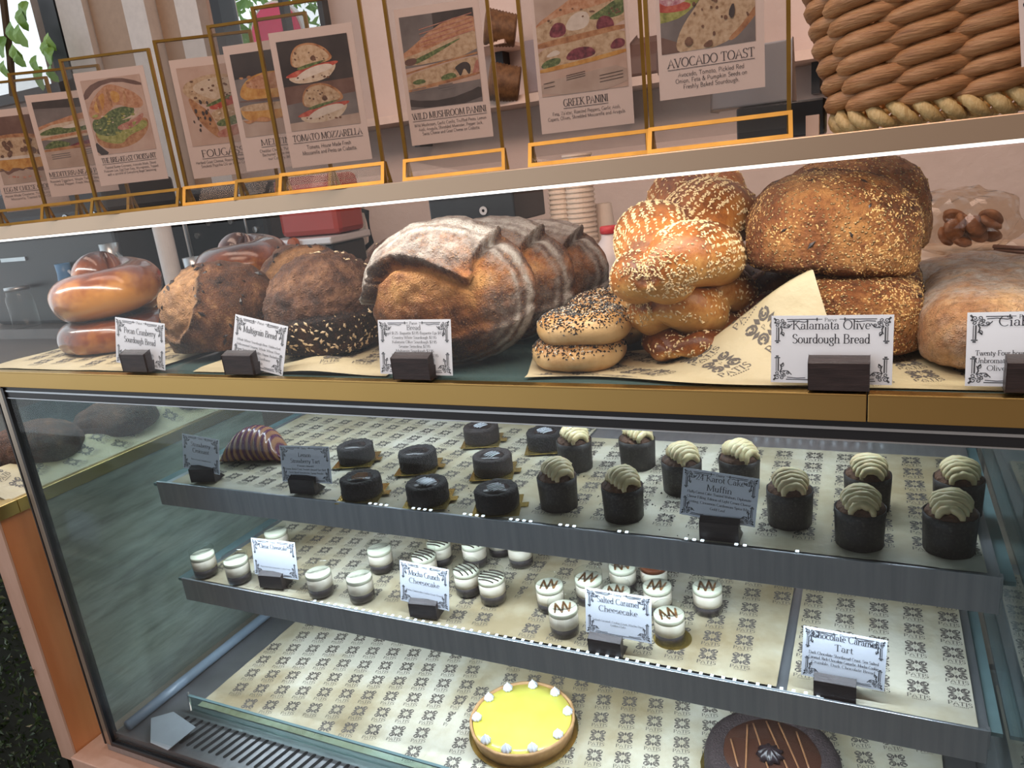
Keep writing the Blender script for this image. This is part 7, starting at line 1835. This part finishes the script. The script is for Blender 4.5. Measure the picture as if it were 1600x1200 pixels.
for x in (-0.20, 0.12):
    m = MB(); m.tube([(x, -0.13, 0.20), (x, -0.13, 0.42)], 0.005, 8); m.tube([(x, -0.13, 0.20), (x - 0.02, -0.15, 0.07)], 0.004, 8); m.build('steam_wand', STEEL_L, t, smooth=True)
c = P(110, 380, y=1.2)
t = thing('dark_grinder', 'dark appliance with buttons behind the frontmost challahs', 'machine', (c[0], 1.26, BCZ))
m = MB(); m.box((-0.52, -0.12, 0), (0.34, 0.2, 0.52)); m.build('body', BLACK, t, bevel=0.015)
m = MB(); m.box((-0.36, -0.127, 0.26), (-0.20, -0.1205, 0.275)); m.box((0.02, -0.127, 0.15), (0.16, -0.1205, 0.162)); m.build('chrome_strip', STEEL_L, t)
for x, z in ((-0.08, 0.36), (-0.02, 0.37), (0.10, 0.40), (0.26, 0.40), (-0.2, 0.38)):
    m = MB(); m.lathe([(0.012, 0), (0.018, 0), (0.018, 0.004), (0.012, 0.004), (0.012, 0)], 20); o = m.build('button_ring', STEEL_L, t, loc=(x, -0.1205, z)); o.rotation_euler = (math.pi / 2, 0, 0)
for px, py, rr, hh, nm, lab, mt in ((95, 420, 0.034, 0.24, 'spray_bottle', 'blue tall bottle behind the frontmost round challah', flat('blue_bottle', (0.10, 0.28, 0.55), rough=0.3)), (175, 420, 0.042, 0.30, 'steel_pitcher', 'steel pitcher standing before the dark appliance behind the round challahs', STEEL_L), (300, 420, 0.040, 0.23, 'steel_pitcher', 'steel pitcher standing before the coffee machine', STEEL_L)):
    c = P(px, py, y=1.10); t = thing(nm, lab, 'pitcher' if 'pitcher' in nm else 'bottle', (c[0], 1.11, BCZ))
    m = MB(); m.lathe([(rr * 0.9, 0), (rr, 0.01), (rr * 0.98, hh * 0.6), (rr * 0.75, hh * 0.85), (rr * 0.8, hh), (rr * 0.74, hh), (rr * 0.7, hh * 0.85)], 28); m.build('body', mt, t, smooth=True)
    m = MB(); m.tube([(rr * 0.8, 0, hh * 0.88), (rr * 1.5, 0, hh * 0.8), (rr * 1.5, 0, hh * 0.4), (rr * 0.95, 0, hh * 0.3)], 0.006, 8); m.build('handle' if 'pitcher' in nm else 'trigger', mt if 'pitcher' in nm else PAPER_W, t, smooth=True)
c = P(40, 520, y=0.92)
t = thing('glass_jar', 'clear glass jar standing behind the outermost challah', 'jar', (P(28, 500, y=1.06)[0], 1.09, BCZ))
m = MB(); m.lathe([(0.045, 0.001), (0.05, 0.006), (0.05, 0.12), (0.042, 0.135), (0.042, 0.15)], 28); m.build('glass', CLEARCUP, t, smooth=True)
m = MB(); m.lathe([(0.044, 0.1505), (0.044, 0.165), (0.0001, 0.166)], 28); m.build('lid', STEEL_L, t, smooth=True)
for px, lab in ((540, 'tall clear plastic blender jug behind the floured wheels'),):
    c = P(px, 420, y=1.5); t = thing('blender_jug', lab, 'blender', (c[0], 1.55, BCZ))
    m = MB(); m.box((-0.07, -0.08, 0), (0.07, 0.07, 0.11)); m.build('motor_base', BLACK, t, bevel=0.01)
    m = MB(); m.lathe([(0.045, 0.112), (0.06, 0.13), (0.078, 0.36), (0.074, 0.36), (0.057, 0.135), (0.0001, 0.115)], 28); m.build('jug', CLEARCUP, t, smooth=True)
    m = MB(); m.lathe([(0.079, 0.361), (0.079, 0.385), (0.03, 0.39), (0.03, 0.41), (0.0001, 0.41)], 28); m.build('lid', BLACK, t, smooth=True)
    m = MB(); m.tube([(0.07, -0.02, 0.32), (0.12, -0.03, 0.31), (0.12, -0.03, 0.2), (0.065, -0.02, 0.17)], 0.010, 8); m.build('handle', BLACK, t, smooth=True)
t = tag(MB().lathe([(0.028, 0), (0.031, 0.01), (0.031, 0.34), (0.0001, 0.345)], 24).build('white_tube', flat('white_tube', (0.70, 0.70, 0.70)), loc=(P(238, 360, y=1.08)[0], 1.12, BCZ + 0.001)), 'white cup dispenser tube between the dark appliance and the coffee machine', 'dispenser')

# bag of cookies, papers and straws past the olive loaves
BAGM = glass('cellophane', (0.92, 0.86, 0.78), 1.6, rough=0.12)
COOK = surf('cookie_brown', [(0.3, (0.12, 0.045, 0.02)), (0.7, (0.32, 0.14, 0.06))], scale=40, rough=0.5, bump=0.6, bscale=120)
bp = P(1500, 372, y=0.80)
BZ2 = P(1500, 402, y=0.72)[2]
t = thing('kraft_box', 'tan paper box behind the ciabattas carrying the cookie bag', 'box', (bp[0] + 0.02, 0.84, BCZ))
t.location.z = FLOOR
m = MB(); m.box((-0.16, -0.08, 0), (0.34, 0.16, BZ2 - FLOOR - 0.012)); m.build('carton', flat('kraft_paper', (0.40, 0.29, 0.22), rough=0.6), t, bevel=0.002)
m = MB(); m.box((-0.17, -0.10, BZ2 - FLOOR - 0.0115), (0.08, 0.10, BZ2 - FLOOR - 0.009)); m.build('flap', flat('kraft_light', (0.55, 0.44, 0.36), rough=0.6), t)
t = thing('cookie_bag', 'cellophane bag of brown cookies lying behind the ciabattas', 'bag of cookies', (bp[0], 0.82, BZ2 - 0.008))
d, F = ico(4); r = random.Random(2)
V = d * np.array([0.095, 0.06, 0.062]); V[:, 2] = np.maximum(V[:, 2], -0.052) + 0.052
V = rough_up(V, d, 0.010, 34, 5, 3); V[:, 2] = np.maximum(V[:, 2], 0.0)
V[:, 2] += 0.25 * np.maximum(0, -V[:, 0] - 0.02); m = MB(); m.add(V, F); m.build('cellophane', BAGM, t, smooth=False)
for i in range(16):
    m = MB(); c = (r.uniform(-0.04, 0.055), r.uniform(-0.03, 0.03), 0.025 + 0.04 * r.random()); m.lathe([(0.0001, -0.005), (0.016, -0.005), (0.02, 0), (0.016, 0.005), (0.0001, 0.006)], 18)
    o = m.build('cookie', COOK, t, loc=c, smooth=True); o.rotation_euler = (r.uniform(0.6, 1.4), r.uniform(-0.6, 0.6), r.random() * 3)
for i, (pa, pb) in enumerate((((1545, 375), (1625, 402)), ((1555, 385), (1625, 408)), ((1552, 396), (1625, 413)))):
    A, B = P(*pa, y=0.76), P(*pb, y=0.70); A[2] = B[2] = BZ2 - 0.002 + 0.006 * i
    m = MB(); c = (A + B) / 2; m.tube([A - c, B - c + (B - A) * 0.5], 0.0035, 8)
    tag(m.build('straw', flat('brown_straw', (0.12, 0.055, 0.035), rough=0.4) if 'brown_straw' not in bpy.data.materials else bpy.data.materials['brown_straw'], loc=tuple(c), smooth=True), 'brown straw lying beside the cookie bag behind the ciabattas', 'straw', 'brown straws beside the cookie bag')
